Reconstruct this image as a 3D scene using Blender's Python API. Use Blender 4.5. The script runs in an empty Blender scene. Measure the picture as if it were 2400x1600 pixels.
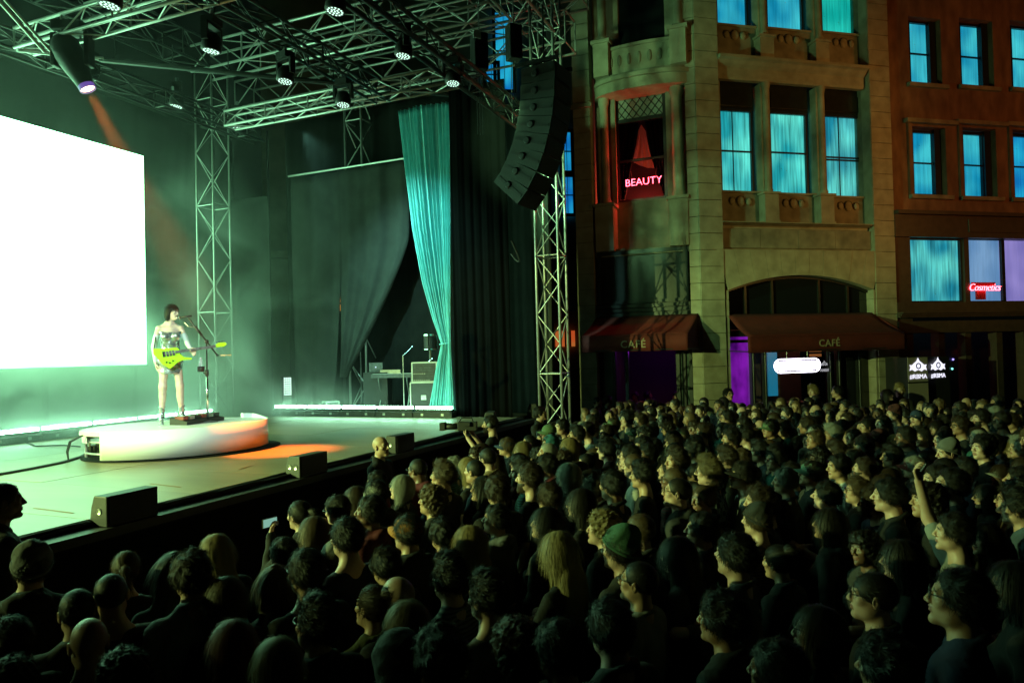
import bpy, bmesh, math, random
import numpy as np
from mathutils import Vector, Matrix, Euler

random.seed(7)
np.random.seed(7)
SC = bpy.context.scene
COL = SC.collection
PI = math.pi

# ------------------------------------------------------------------ camera
F = 1690.0                       # focal length in pixels of the 2400 px wide photograph
PITCH = math.radians(0.95)
ROLL = math.radians(1.43)
CAMZ = 2.94
CAM = Vector((0, 0, CAMZ))
FWD = Vector((0, math.cos(PITCH), math.sin(PITCH)))
_R0 = Vector((1, 0, 0))
_U0 = _R0.cross(FWD)
RIGHT = _R0 * math.cos(ROLL) - _U0 * math.sin(ROLL)
UP = _U0 * math.cos(ROLL) + _R0 * math.sin(ROLL)
cam_data = bpy.data.cameras.new('camera')
cam = bpy.data.objects.new('camera', cam_data)
COL.objects.link(cam)
cam_data.sensor_width = 36
cam_data.lens = F / 2400 * 36
cam_data.clip_start = 0.05
cam_data.clip_end = 2000
cam_data.dof.use_dof = True
cam_data.dof.focus_distance = 10.5
cam_data.dof.aperture_fstop = 4.0
cam.matrix_world = Matrix((
    (RIGHT.x, UP.x, -FWD.x, 0), (RIGHT.y, UP.y, -FWD.y, 0), (RIGHT.z, UP.z, -FWD.z, CAMZ), (0, 0, 0, 1)))
SC.camera = cam

# ------------------------------------------------------------------ night sky, exposure, render settings
world = bpy.data.worlds.new('World')
SC.world = world
world.use_nodes = True
wn = world.node_tree
bg = wn.nodes['Background']
bg.inputs['Color'].default_value = (0.25, 0.42, 0.36, 1)
bg.inputs['Strength'].default_value = 0.003
SC.view_settings.view_transform = 'Standard'
SC.view_settings.look = 'None'
SC.view_settings.exposure = 0.0
SC.view_settings.gamma = 1.0
SC.view_settings.use_curve_mapping = False
SC.render.engine = 'CYCLES'
cy = SC.cycles
cy.use_denoising = True
cy.denoiser = 'OPENIMAGEDENOISE'
cy.max_bounces = 5
cy.diffuse_bounces = 2
cy.glossy_bounces = 3
cy.transmission_bounces = 4
cy.transparent_max_bounces = 8
cy.volume_bounces = 0
cy.caustics_reflective = False
cy.caustics_refractive = False
cy.sample_clamp_indirect = 4
cy.volume_step_rate = 1.0
cy.volume_max_steps = 96


def aim(o, target):
    o.rotation_euler = (Vector(target) - o.location).to_track_quat('-Z', 'Y').to_euler()


def lamp(name, kind, loc, target, energy, color, size=0.5, angle=60, blend=0.3, size_y=None):
    d = bpy.data.lights.new(name, kind)
    d.energy = energy
    d.color = color
    o = bpy.data.objects.new(name, d)
    COL.objects.link(o)
    o.location = loc
    aim(o, target)
    if kind == 'SPOT':
        d.spot_size = math.radians(angle)
        d.spot_blend = blend
        d.shadow_soft_size = size
    elif kind == 'AREA':
        d.size = size
        if size_y:
            d.shape = 'RECTANGLE'
            d.size_y = size_y
    else:
        d.shadow_soft_size = size
    return o


# stage axes on the ground plan: S runs along the stage front away from the camera, T runs upstage
AS = math.radians(23)
SV = Vector((math.sin(AS), math.cos(AS), 0))
TV = Vector((-math.cos(AS), math.sin(AS), 0))
DECK = 1.6                        # height of the stage floor


def ST(s, t, z):
    return SV * s + TV * t + Vector((0, 0, z))


def ray(px, py):
    return FWD * F + RIGHT * (px - 1200) - UP * (py - 800)


def at_depth(px, py, y):
    d = ray(px, py)
    return CAM + d * (y / d.y)


def on_z(px, py, z):
    d = ray(px, py)
    return CAM + d * ((z - CAMZ) / d.z)


def on_s(px, py, s):
    d = ray(px, py)
    return CAM + d * ((s - CAM.dot(SV)) / d.dot(SV))


def on_t(px, py, t):
    d = ray(px, py)
    return CAM + d * ((t - CAM.dot(TV)) / d.dot(TV))


def sofp(p):
    return p.dot(SV)


def tofp(p):
    return p.dot(TV)


# lamps assumed or added for their light, with no masts or fixtures built
LAMPS = dict(
    assumed_flood_a=lamp('assumed_flood_brick', 'SPOT', (17.5, 9.0, 6.5), (13.0, 20.0, 8.5), 950, (1.0, 0.29, 0.055), 0.3, 62, 0.8),  # flood assumed from the orange light on the brick front
    assumed_flood_b=lamp('assumed_flood_stone', 'SPOT', (14.0, 7.5, 6.0), (7.6, 18.5, 7.8), 900, (1.0, 0.56, 0.11), 0.3, 46, 0.8),  # second warm flood, assumed for the light on the stone front
    wash=lamp('assumed_stage_wash', 'SPOT', ST(-1.0, 12.4, 4.5), (4.6, 12.5, 2.6), 10500, (0.68, 1.0, 0.28), 0.06, 68, 0.9),  # assumed out-of-view lamp for the yellow-green light on crowd and lower facade
    key=lamp('assumed_key_spot', 'SPOT', ST(2.2, 5.2, 5.4), (-5.1, 10.6, 2.7), 2600, (0.70, 1.0, 0.86), 0.1, 28, 0.8),  # assumed out-of-view spot for the pale light on singer and riser front
    curtain=lamp('added_curtain_wash', 'SPOT', ST(11.4, 9.2, 7.4), ST(14.5, 8.4, 4.4), 1500, (0.38, 1.0, 0.80), 0.05, 80, 0.9),  # spot added to brighten the turquoise curtain
    rig=lamp('assumed_rig_wash', 'SPOT', ST(11.6, 6.3, 7.5), (4.6, 18.5, 7.6), 1000, (0.40, 1.0, 0.40), 0.12, 80, 0.6),  # assumed lamp for the green light on the upper facade
)
# ------------------------------------------------------------------ materials
def new_mat(name):
    m = bpy.data.materials.new(name)
    m.use_nodes = True
    nt = m.node_tree
    b = nt.nodes['Principled BSDF']
    return m, nt, b


def pm(name, col, col2=None, scale=6.0, rough=0.6, metal=0.0, bump=0.0, bscale=None, detail=4.0, spec=0.5, obj_color=False, stretch=(1, 1, 1), sss=0.0):
    """a procedural material: two tones mixed by noise, optional bump"""
    m, nt, b = new_mat(name)
    tc = nt.nodes.new('ShaderNodeTexCoord')
    mp = nt.nodes.new('ShaderNodeMapping')
    mp.inputs['Scale'].default_value = stretch
    nt.links.new(tc.outputs['Object'], mp.inputs['Vector'])
    nz = nt.nodes.new('ShaderNodeTexNoise')
    nz.inputs['Scale'].default_value = scale
    nz.inputs['Detail'].default_value = detail
    nt.links.new(mp.outputs[0], nz.inputs['Vector'])
    if col2 is None:
        col2 = tuple(c * 0.72 for c in col)
    mx = nt.nodes.new('ShaderNodeMix')
    mx.data_type = 'RGBA'
    rmp = nt.nodes.new('ShaderNodeMapRange')
    rmp.inputs[1].default_value = 0.3
    rmp.inputs[2].default_value = 0.7
    nt.links.new(nz.outputs['Fac'], rmp.inputs[0])
    nt.links.new(rmp.outputs[0], mx.inputs['Factor'])
    mx.inputs[6].default_value = (*col, 1)
    mx.inputs[7].default_value = (*col2, 1)
    out = mx.outputs[2]
    if obj_color:
        oi = nt.nodes.new('ShaderNodeObjectInfo')
        ml = nt.nodes.new('ShaderNodeMix')
        ml.data_type = 'RGBA'
        ml.blend_type = 'MULTIPLY'
        ml.inputs['Factor'].default_value = 1
        nt.links.new(out, ml.inputs[6])
        nt.links.new(oi.outputs['Color'], ml.inputs[7])
        out = ml.outputs[2]
    nt.links.new(out, b.inputs['Base Color'])
    b.inputs['Roughness'].default_value = rough
    b.inputs['Metallic'].default_value = metal
    b.inputs['Specular IOR Level'].default_value = spec
    if sss:
        b.inputs['Subsurface Weight'].default_value = sss
        b.inputs['Subsurface Radius'].default_value = (0.012, 0.004, 0.002)
        b.inputs['Subsurface Scale'].default_value = 1.0
    if bump:
        n2 = nt.nodes.new('ShaderNodeTexNoise')
        n2.inputs['Scale'].default_value = bscale or scale * 5
        n2.inputs['Detail'].default_value = 5
        nt.links.new(mp.outputs[0], n2.inputs['Vector'])
        bp = nt.nodes.new('ShaderNodeBump')
        bp.inputs['Strength'].default_value = bump
        bp.inputs['Distance'].default_value = 0.01
        nt.links.new(n2.outputs['Fac'], bp.inputs['Height'])
        nt.links.new(bp.outputs[0], b.inputs['Normal'])
    return m


def em(name, col, strength, col2=None, scale=5.0, stretch=(1, 1, 1), lo=0.35, hi=0.65):
    """something that gives off light; col2 gives it an uneven glow (cloth in front of a lamp)"""
    m, nt, b = new_mat(name)
    b.inputs['Base Color'].default_value = (0.05, 0.05, 0.05, 1)
    b.inputs['Emission Strength'].default_value = strength
    if col2 is None:
        b.inputs['Emission Color'].default_value = (*col, 1)
    else:
        tc = nt.nodes.new('ShaderNodeTexCoord')
        mp = nt.nodes.new('ShaderNodeMapping')
        mp.inputs['Scale'].default_value = stretch
        nt.links.new(tc.outputs['Object'], mp.inputs['Vector'])
        nz = nt.nodes.new('ShaderNodeTexNoise')
        nz.inputs['Scale'].default_value = scale
        nz.inputs['Detail'].default_value = 3
        nt.links.new(mp.outputs[0], nz.inputs['Vector'])
        rmp = nt.nodes.new('ShaderNodeMapRange')
        rmp.inputs[1].default_value = lo
        rmp.inputs[2].default_value = hi
        nt.links.new(nz.outputs['Fac'], rmp.inputs[0])
        mx = nt.nodes.new('ShaderNodeMix')
        mx.data_type = 'RGBA'
        mx.inputs[6].default_value = (*col, 1)
        mx.inputs[7].default_value = (*col2, 1)
        nt.links.new(rmp.outputs[0], mx.inputs['Factor'])
        nt.links.new(mx.outputs[2], b.inputs['Emission Color'])
    return m


# ------------------------------------------------------------------ objects
def tag(o, label=None, cat=None, group=None, kind=None):
    if label:
        o['label'] = label
    if cat:
        o['category'] = cat
    if group:
        o['group'] = group
    if kind:
        o['kind'] = kind
    return o


def empty(name, loc=(0, 0, 0), rz=0.0, label=None, cat=None, group=None, rot=None):
    o = bpy.data.objects.new(name, None)
    o.empty_display_size = 0.2
    COL.objects.link(o)
    o.location = loc
    o.rotation_euler = rot if rot is not None else (0, 0, rz)
    return tag(o, label, cat, group)


def link_mesh(name, me, mat=None, parent=None, loc=(0, 0, 0), rot=(0, 0, 0), smooth=False):
    o = bpy.data.objects.new(name, me)
    COL.objects.link(o)
    if mat is not None and len(me.materials) == 0:
        me.materials.append(mat)
    if smooth and len(me.polygons):
        me.polygons.foreach_set('use_smooth', [True] * len(me.polygons))
    if parent is not None:
        o.parent = parent
    o.location = loc
    o.rotation_euler = rot
    return o


def share(name, src, parent=None, loc=(0, 0, 0), rot=(0, 0, 0), mat4=None):
    o = bpy.data.objects.new(name, src if isinstance(src, bpy.types.Mesh) else src.data)
    COL.objects.link(o)
    o.parent = parent
    if mat4 is not None:
        o.matrix_basis = mat4
    else:
        o.location = loc
        o.rotation_euler = rot
    return o


def copy_tree(o, parent=None, kids=None):
    c = o.copy()
    COL.objects.link(c)
    if parent is not None:
        c.parent = parent
    for ch in list(o.children):
        copy_tree(ch, c)
    return c


class MB:
    def __init__(self):
        self.v = []
        self.f = []

    def add(self, vs, fs):
        n = len(self.v)
        self.v.extend([tuple(v) for v in vs])
        self.f.extend([tuple(i + n for i in f) for f in fs])
        return self

    def box(self, c, s, rz=0.0, m=None):
        hx, hy, hz = s[0] / 2, s[1] / 2, s[2] / 2
        vs = [Vector((x * hx, y * hy, z * hz)) for z in (-1, 1) for y in (-1, 1) for x in (-1, 1)]
        if m is not None:
            vs = [m @ v for v in vs]
        elif rz:
            r = Matrix.Rotation(rz, 3, 'Z')
            vs = [r @ v for v in vs]
        c = Vector(c)
        return self.add([v + c for v in vs], [(0, 2, 3, 1), (4, 5, 7, 6), (0, 1, 5, 4), (2, 6, 7, 3), (0, 4, 6, 2), (1, 3, 7, 5)])

    def bx(self, x0, x1, y0, y1, z0, z1):
        return self.box(((x0 + x1) / 2, (y0 + y1) / 2, (z0 + z1) / 2), (abs(x1 - x0), abs(y1 - y0), abs(z1 - z0)))

    def cyl(self, p0, p1, r0, r1=None, n=10, cap=True):
        p0, p1 = Vector(p0), Vector(p1)
        r1 = r0 if r1 is None else r1
        a = (p1 - p0)
        if a.length < 1e-9:
            return self
        a.normalize()
        u = a.orthogonal().normalized()
        w = a.cross(u)
        vs = []
        for p, r in ((p0, r0), (p1, r1)):
            for i in range(n):
                t = 2 * PI * i / n
                vs.append(p + u * (math.cos(t) * r) + w * (math.sin(t) * r))
        fs = [(i, (i + 1) % n, n + (i + 1) % n, n + i) for i in range(n)]
        if cap:
            fs += [tuple(range(n - 1, -1, -1)), tuple(range(n, 2 * n))]
        return self.add(vs, fs)

    def tube(self, pts, r, n=8, closed=False, cap=True):
        pts = [Vector(p) for p in pts]
        m = len(pts)
        rs = r if isinstance(r, (list, tuple)) else [r] * m
        vs = []
        pu = None
        for i, p in enumerate(pts):
            if closed:
                d = pts[(i + 1) % m] - pts[i - 1]
            else:
                d = pts[min(i + 1, m - 1)] - pts[max(i - 1, 0)]
            d.normalize()
            if pu is None:
                u = d.orthogonal().normalized()
            else:
                u = (pu - d * pu.dot(d))
                u = u.normalized() if u.length > 1e-6 else d.orthogonal().normalized()
            pu = u
            w = d.cross(u)
            for k in range(n):
                t = 2 * PI * k / n
                vs.append(p + u * (math.cos(t) * rs[i]) + w * (math.sin(t) * rs[i]))
        fs = []
        for i in range(m if closed else m - 1):
            j = (i + 1) % m
            for k in range(n):
                fs.append((i * n + k, i * n + (k + 1) % n, j * n + (k + 1) % n, j * n + k))
        if cap and not closed:
            fs += [tuple(range(n - 1, -1, -1)), tuple(range((m - 1) * n, m * n))]
        return self.add(vs, fs)

    def lathe(self, prof, c=(0, 0, 0), n=24, m=None, a0=0.0, a1=2 * PI):
        """prof: list of (r, z)"""
        full = abs(a1 - a0 - 2 * PI) < 1e-6
        k = n if full else n + 1
        vs = []
        c = Vector(c)
        for r, z in prof:
            for i in range(k):
                t = a0 + (a1 - a0) * i / n
                v = Vector((math.cos(t) * r, math.sin(t) * r, z))
                vs.append((m @ v if m is not None else v) + c)
        fs = []
        for i in range(len(prof) - 1):
            for j in range(n):
                j2 = (j + 1) % k
                fs.append((i * k + j, i * k + j2, (i + 1) * k + j2, (i + 1) * k + j))
        return self.add(vs, fs)

    def prism(self, poly, y0, y1):
        """poly in local x,z extruded along y"""
        n = len(poly)
        ar = sum(poly[i][0] * poly[(i + 1) % n][1] - poly[(i + 1) % n][0] * poly[i][1] for i in range(n))
        if ar < 0:
            poly = list(reversed(poly))
        if y0 > y1:
            y0, y1 = y1, y0
        vs = [(x, y0, z) for x, z in poly] + [(x, y1, z) for x, z in poly]
        fs = [tuple(range(n)), tuple(range(2 * n - 1, n - 1, -1))]
        fs += [((i + 1) % n, i, n + i, n + (i + 1) % n) for i in range(n)]
        return self.add(vs, fs)

    def sphere(self, c, r, nu=12, nv=8):
        r = (r, r, r) if not isinstance(r, (tuple, list)) else r
        vs, fs = [], []
        for i in range(nv + 1):
            a = PI * i / nv
            for j in range(nu):
                b = 2 * PI * j / nu
                vs.append((c[0] + r[0] * math.sin(a) * math.cos(b), c[1] + r[1] * math.sin(a) * math.sin(b), c[2] + r[2] * math.cos(a)))
        for i in range(nv):
            for j in range(nu):
                fs.append((i * nu + j, (i + 1) * nu + j, (i + 1) * nu + (j + 1) % nu, i * nu + (j + 1) % nu))
        return self.add(vs, fs)

    def grid(self, fn, nu, nv):
        vs = [fn(i / nu, j / nv) for i in range(nu + 1) for j in range(nv + 1)]
        k = nv + 1
        fs = [(i * k + j, (i + 1) * k + j, (i + 1) * k + j + 1, i * k + j + 1) for i in range(nu) for j in range(nv)]
        return self.add(vs, fs)

    def mesh(self, name):
        me = bpy.data.meshes.new(name)
        me.from_pydata(self.v, [], self.f)
        me.update()
        return me

    def build(self, name, mat, parent=None, loc=(0, 0, 0), rot=(0, 0, 0), smooth=False, bevel=0.0):
        o = link_mesh(name, self.mesh(name), mat, parent, loc, rot, smooth)
        if bevel:
            b = o.modifiers.new('edge', 'BEVEL')
            b.width = bevel
            b.segments = 2
            b.limit_method = 'ANGLE'
        return o


def text_mesh(txt, size, depth, name='lettering', shear=0.0, spacing=1.0, bold=0.0):
    cu = bpy.data.curves.new(name, 'FONT')
    cu.body = txt
    cu.size = size
    cu.extrude = depth
    cu.shear = shear
    cu.space_character = spacing
    cu.offset = bold
    cu.align_x = 'CENTER'
    cu.align_y = 'CENTER'
    cu.resolution_u = 3
    o = bpy.data.objects.new(name, cu)
    COL.objects.link(o)
    dg = bpy.context.evaluated_depsgraph_get()
    dg.update()
    me = bpy.data.meshes.new_from_object(o.evaluated_get(dg))
    bpy.data.objects.remove(o)
    bpy.data.curves.remove(cu)
    me.name = name
    return me


# ------------------------------------------------------------------ signed-distance modelling for bodies, hair and clothes
class Field:
    def __init__(self, xs, ys, zs):
        self.xs, self.ys, self.zs = (np.asarray(a, dtype=np.float32) for a in (xs, ys, zs))
        self.d = np.full((len(xs), len(ys), len(zs)), 1.0, dtype=np.float32)

    def _sub(self, lo, hi):
        i = [np.searchsorted(a, (l, h)) for a, l, h in zip((self.xs, self.ys, self.zs), lo, hi)]
        sl = tuple(slice(max(int(q[0]) - 1, 0), int(q[1]) + 1) for q in i)
        X = self.xs[sl[0]][:, None, None]
        Y = self.ys[sl[1]][None, :, None]
        Z = self.zs[sl[2]][None, None, :]
        return sl, X, Y, Z

    def _mix(self, sl, v, k, mode):
        a = self.d[sl]
        if mode == '-':
            v = -v
            if k > 0:
                h = np.clip(0.5 - 0.5 * (a - v) / k, 0, 1)
                self.d[sl] = a * (1 - h) + v * h + k * h * (1 - h)
            else:
                self.d[sl] = np.maximum(a, v)
        elif k > 0:
            h = np.clip(0.5 + 0.5 * (a - v) / k, 0, 1)
            self.d[sl] = a * (1 - h) + v * h - k * h * (1 - h)
        else:
            self.d[sl] = np.minimum(a, v)

    def ell(self, c, r, k=0.01, mode='+', rot=None):
        c = np.array(c, dtype=np.float32)
        m = max(r) + max(k, 0.0) * 1.5 + 0.04
        sl, X, Y, Z = self._sub(c - m, c + m)
        x, y, z = X - c[0], Y - c[1], Z - c[2]
        if rot is not None:
            q = np.array(rot.transposed() if isinstance(rot, Matrix) else rot)
            x, y, z = (q[0][0] * x + q[0][1] * y + q[0][2] * z, q[1][0] * x + q[1][1] * y + q[1][2] * z, q[2][0] * x + q[2][1] * y + q[2][2] * z)
        k0 = np.sqrt((x / r[0]) ** 2 + (y / r[1]) ** 2 + (z / r[2]) ** 2)
        k1 = np.sqrt((x / r[0] ** 2) ** 2 + (y / r[1] ** 2) ** 2 + (z / r[2] ** 2) ** 2) + 1e-6
        v = k0 * (k0 - 1) / k1
        self._mix(sl, v, k, mode)
        return self

    def cap(self, a, b, r0, r1=None, k=0.02, mode='+', flat=None):
        r1 = r0 if r1 is None else r1
        a, b = np.array(a, dtype=np.float32), np.array(b, dtype=np.float32)
        m = max(r0, r1) + k * 1.5 + 0.04
        sl, X, Y, Z = self._sub(np.minimum(a, b) - m, np.maximum(a, b) + m)
        ab = b - a
        L = float(ab @ ab) + 1e-9
        x, y, z = X - a[0], Y - a[1], Z - a[2]
        t = np.clip((x * ab[0] + y * ab[1] + z * ab[2]) / L, 0, 1)
        dx, dy, dz = x - t * ab[0], y - t * ab[1], z - t * ab[2]
        if flat is not None:
            dx, dy, dz = dx / flat[0], dy / flat[1], dz / flat[2]
        v = np.sqrt(dx * dx + dy * dy + dz * dz) - (r0 + (r1 - r0) * t)
        self._mix(sl, v, k, mode)
        return self

    def chain(self, pts, rs, k=0.02, flat=None):
        for i in range(len(pts) - 1):
            self.cap(pts[i], pts[i + 1], rs[i], rs[i + 1], k, flat=flat)
        return self

    def clip(self, fn):
        X, Y, Z = self.xs[:, None, None], self.ys[None, :, None], self.zs[None, None, :]
        self.d = np.maximum(self.d, fn(X, Y, Z).astype(np.float32))
        return self

    def wobble(self, amp, freq, seed=0, zs=1.0):
        X, Y, Z = self.xs[:, None, None], self.ys[None, :, None], self.zs[None, None, :]
        rs = np.random.RandomState(seed)
        out = np.zeros_like(self.d)
        for _ in range(9):
            kx, ky, kz = rs.normal(size=3) * freq * rs.uniform(.6, 1.5)
            out += .75 * np.sin(kx * X + ky * Y + kz * Z * zs + rs.uniform(0, 6.28) + 1.3 * np.sin(ky * .7 * X - kz * .6 * Y + kx * .5 * Z))
        near = np.abs(self.d) < 0.08
        self.d = np.where(near, self.d + amp * out / 2, self.d)
        return self

    def verts_faces(self):
        d, xs, ys, zs = self.d, self.xs, self.ys, self.zs
        ins = d < 0
        cnt = np.zeros(tuple(n - 1 for n in d.shape), dtype=np.int8)
        for i in (0, 1):
            for j in (0, 1):
                for k in (0, 1):
                    cnt += ins[i:d.shape[0] - 1 + i, j:d.shape[1] - 1 + j, k:d.shape[2] - 1 + k]
        act = (cnt > 0) & (cnt < 8)
        I, J, K = np.nonzero(act)
        idx = np.full(act.shape, -1, dtype=np.int64)
        idx[I, J, K] = np.arange(len(I))
        co = [(i, j, k) for i in (0, 1) for j in (0, 1) for k in (0, 1)]
        val = {c: d[I + c[0], J + c[1], K + c[2]] for c in co}
        acc = np.zeros((len(I), 3))
        num = np.zeros(len(I))
        for c in co:
            for ax in range(3):
                if c[ax] == 1:
                    continue
                e = list(c)
                e[ax] = 1
                e = tuple(e)
                a, b = val[c], val[e]
                cr = (a < 0) != (b < 0)
                t = np.where(cr, a / np.where(cr, a - b, 1), 0)
                p = []
                for q, (arr, N) in enumerate(((xs, I), (ys, J), (zs, K))):
                    if q == ax:
                        p.append(arr[N] + t * (arr[N + 1] - arr[N]))
                    else:
                        p.append(arr[N + c[q]])
                acc += np.stack(p, 1) * cr[:, None]
                num += cr
        V = acc / num[:, None]
        faces = []
        for ax in range(3):
            a = np.take(ins, range(0, ins.shape[ax] - 1), axis=ax)
            b = np.take(ins, range(1, ins.shape[ax]), axis=ax)
            ch = a != b
            Q = np.nonzero(ch)
            o1, o2 = [(1, 2), (2, 0), (0, 1)][ax]
            ok = (Q[o1] > 0) & (Q[o2] > 0) & (Q[o1] < ins.shape[o1] - 1) & (Q[o2] < ins.shape[o2] - 1)
            Q = [q[ok] for q in Q]
            flip = b[tuple(Q)]

            def cell(u, w):
                r = [q.copy() for q in Q]
                r[o1] -= u
                r[o2] -= w
                return idx[r[0], r[1], r[2]]
            q4 = np.stack([cell(1, 1), cell(0, 1), cell(0, 0), cell(1, 0)], 1)
            q4[flip] = q4[flip][:, ::-1]
            faces.append(q4)
        Fq = np.concatenate(faces)
        Fq = Fq[(Fq >= 0).all(1)]
        return V, Fq

    def mesh(self, name, relax=1, extra=None):
        V, Fq = self.verts_faces()
        for _ in range(relax):
            s = np.zeros_like(V)
            n = np.zeros(len(V))
            for a, b in ((0, 1), (1, 2), (2, 3), (3, 0)):
                np.add.at(s, Fq[:, a], V[Fq[:, b]])
                np.add.at(s, Fq[:, b], V[Fq[:, a]])
                np.add.at(n, Fq[:, a], 1)
                np.add.at(n, Fq[:, b], 1)
            V = V * 0.5 + 0.5 * s / np.maximum(n, 1)[:, None]
        return np_mesh(name, V, Fq)


def np_mesh(name, V, Fq):
    me = bpy.data.meshes.new(name)
    k = Fq.shape[1]
    me.vertices.add(len(V))
    me.vertices.foreach_set('co', np.ascontiguousarray(V, dtype=np.float32).ravel())
    me.loops.add(len(Fq) * k)
    me.loops.foreach_set('vertex_index', np.ascontiguousarray(Fq, dtype=np.int32).ravel())
    me.polygons.add(len(Fq))
    me.polygons.foreach_set('loop_start', np.arange(0, len(Fq) * k, k, dtype=np.int32))
    me.polygons.foreach_set('use_smooth', np.ones(len(Fq), dtype=bool))
    me.update(calc_edges=True)
    me.validate()
    return me


def axis(*segs):
    """non-uniform axis from (start, stop, step) runs"""
    out = []
    for a, b, s in segs:
        n = max(1, int(round((b - a) / s)))
        out.extend(list(a + (b - a) * np.arange(n) / n))
    out.append(segs[-1][1])
    return np.array(out, dtype=np.float32)
# ------------------------------------------------------------------ people
HC = Vector((0, 0.012, 1.632))              # centre of an adult head, body 1.75 m tall, facing +y
CRAN_C, CRAN_R = (0, -0.012, 0.030), (0.076, 0.097, 0.088)


def head_matrix(yaw=0, pitch=0, roll=0, lean=(0, 0, 0)):
    piv = Vector((0, -0.025, 1.50))
    r = Euler((math.radians(pitch), math.radians(roll), math.radians(yaw)), 'XYZ').to_matrix().to_4x4()
    return Matrix.Translation(Vector(lean)) @ Matrix.Translation(piv) @ r @ Matrix.Translation(HC - piv)


def head_sdf(f, M, sex='m', seed=0):
    rnd = random.Random(seed)
    j = lambda a: rnd.uniform(-a, a)
    R3 = M.to_3x3()
    T = lambda p: tuple(M @ Vector(p))
    fem = sex == 'f'

    def E(c, r, k=0.01, mode='+', rot=None):
        q = R3 if rot is None else R3 @ rot
        f.ell(T(c), r, k, mode, q)

    def Cp(a, b, r0, r1, k, mode='+'):
        f.cap(T(a), T(b), r0, r1, k, mode)
    E(CRAN_C, CRAN_R, 0.0)
    jw = (0.054 if fem else 0.059) + j(0.003)
    E((0, 0.028, -0.045), (jw, 0.062, 0.074), 0.035)
    cz = -0.100 + j(0.004)
    E((0, 0.070 + j(0.004), cz), (0.022 if not fem else 0.018, 0.020, 0.018), 0.024)
    for s in (-1, 1):
        if not fem:
            E((s * 0.047, 0.012, -0.066), (0.018, 0.026, 0.024), 0.03)
        E((s * 0.043, 0.060, -0.016), (0.022, 0.022, 0.018), 0.022)
    Cp((-0.036, 0.080, 0.024), (0.036, 0.080, 0.024), 0.011 if not fem else 0.008, 0.011 if not fem else 0.008, 0.018)
    for s in (-1, 1):
        E((s * 0.031, 0.100, 0.004), (0.020, 0.017, 0.013), 0.012, '-')
        E((s * 0.031, 0.077, 0.004), (0.0135, 0.0125, 0.0095), 0.003)
        Cp((s * 0.018, 0.088, 0.010), (s * 0.044, 0.080, 0.010), 0.004, 0.003, 0.004)
    nl = 0.112 + j(0.006)
    nz = -0.026 + j(0.004)
    Cp((0, 0.086, 0.018), (0, nl, nz), 0.007, 0.0115 if not fem else 0.009, 0.010)
    for s in (-1, 1):
        E((s * 0.013, 0.098, nz - 0.004), (0.009, 0.011, 0.008), 0.006)
    Cp((-0.016, 0.083, -0.056), (0.016, 0.083, -0.056), 0.007, 0.007, 0.008)
    E((0, 0.0905, -0.054), (0.015, 0.008, 0.006), 0.006)
    E((0, 0.0875, -0.067), (0.015, 0.009, 0.007), 0.005)
    E((0, 0.096, -0.0605), (0.020, 0.008, 0.0022), 0.003, '-')
    E((0, 0.090, -0.080), (0.02, 0.006, 0.006), 0.008, '-')
    for s in (-1, 1):
        rot = Euler((math.radians(-12), 0, math.radians(-s * 22)), 'XYZ').to_matrix()
        E((s * 0.079, -0.006, -0.006), (0.009, 0.019, 0.032), 0.005, '+', rot)
        E((s * 0.090, 0.000, -0.004), (0.007, 0.010, 0.018), 0.004, '-', rot)


def hand_sdf(f, wrist, d, n, curl=0.35, side=1, s=1.0, spread=1.0):
    d, n = Vector(d).normalized(), Vector(n)
    n = (n - d * n.dot(d)).normalized()
    t = d.cross(n) * side
    w = Vector(wrist)
    offs = (0.028, 0.010, -0.009, -0.027)
    lens = (0.072, 0.081, 0.075, 0.059)
    for o, L in zip(offs, lens):
        k = w + d * 0.088 * s + t * o * s
        f.cap(w + t * o * 0.6 * s, k, 0.013 * s, 0.0115 * s, 0.010)
        p, a = k, curl * 0.6
        for q, fr in enumerate((0.44, 0.32, 0.24)):
            dd = d * math.cos(a) + n * math.sin(a) + t * (o * 1.5 * spread)
            e = p + dd.normalized() * L * fr * s
            f.cap(p, e, (0.0092 - q * 0.0007) * s, (0.0085 - q * 0.0008) * s, 0.003)
            p, a = e, a + curl
    b = w + d * 0.028 * s + t * 0.026 * s
    m1 = b + (d * 0.55 + t * 0.62 + n * 0.35).normalized() * 0.042 * s
    m2 = m1 + (d * 0.85 + t * 0.15 + n * (0.3 + curl * 0.5)).normalized() * 0.032 * s
    m3 = m2 + (d * 0.9 - t * 0.15 + n * (0.35 + curl * 0.5)).normalized() * 0.024 * s
    f.chain([w + d * 0.01 + t * 0.012, b, m1, m2, m3], [0.014 * s, 0.013 * s, 0.0108 * s, 0.0098 * s, 0.008 * s], 0.006)


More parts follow.
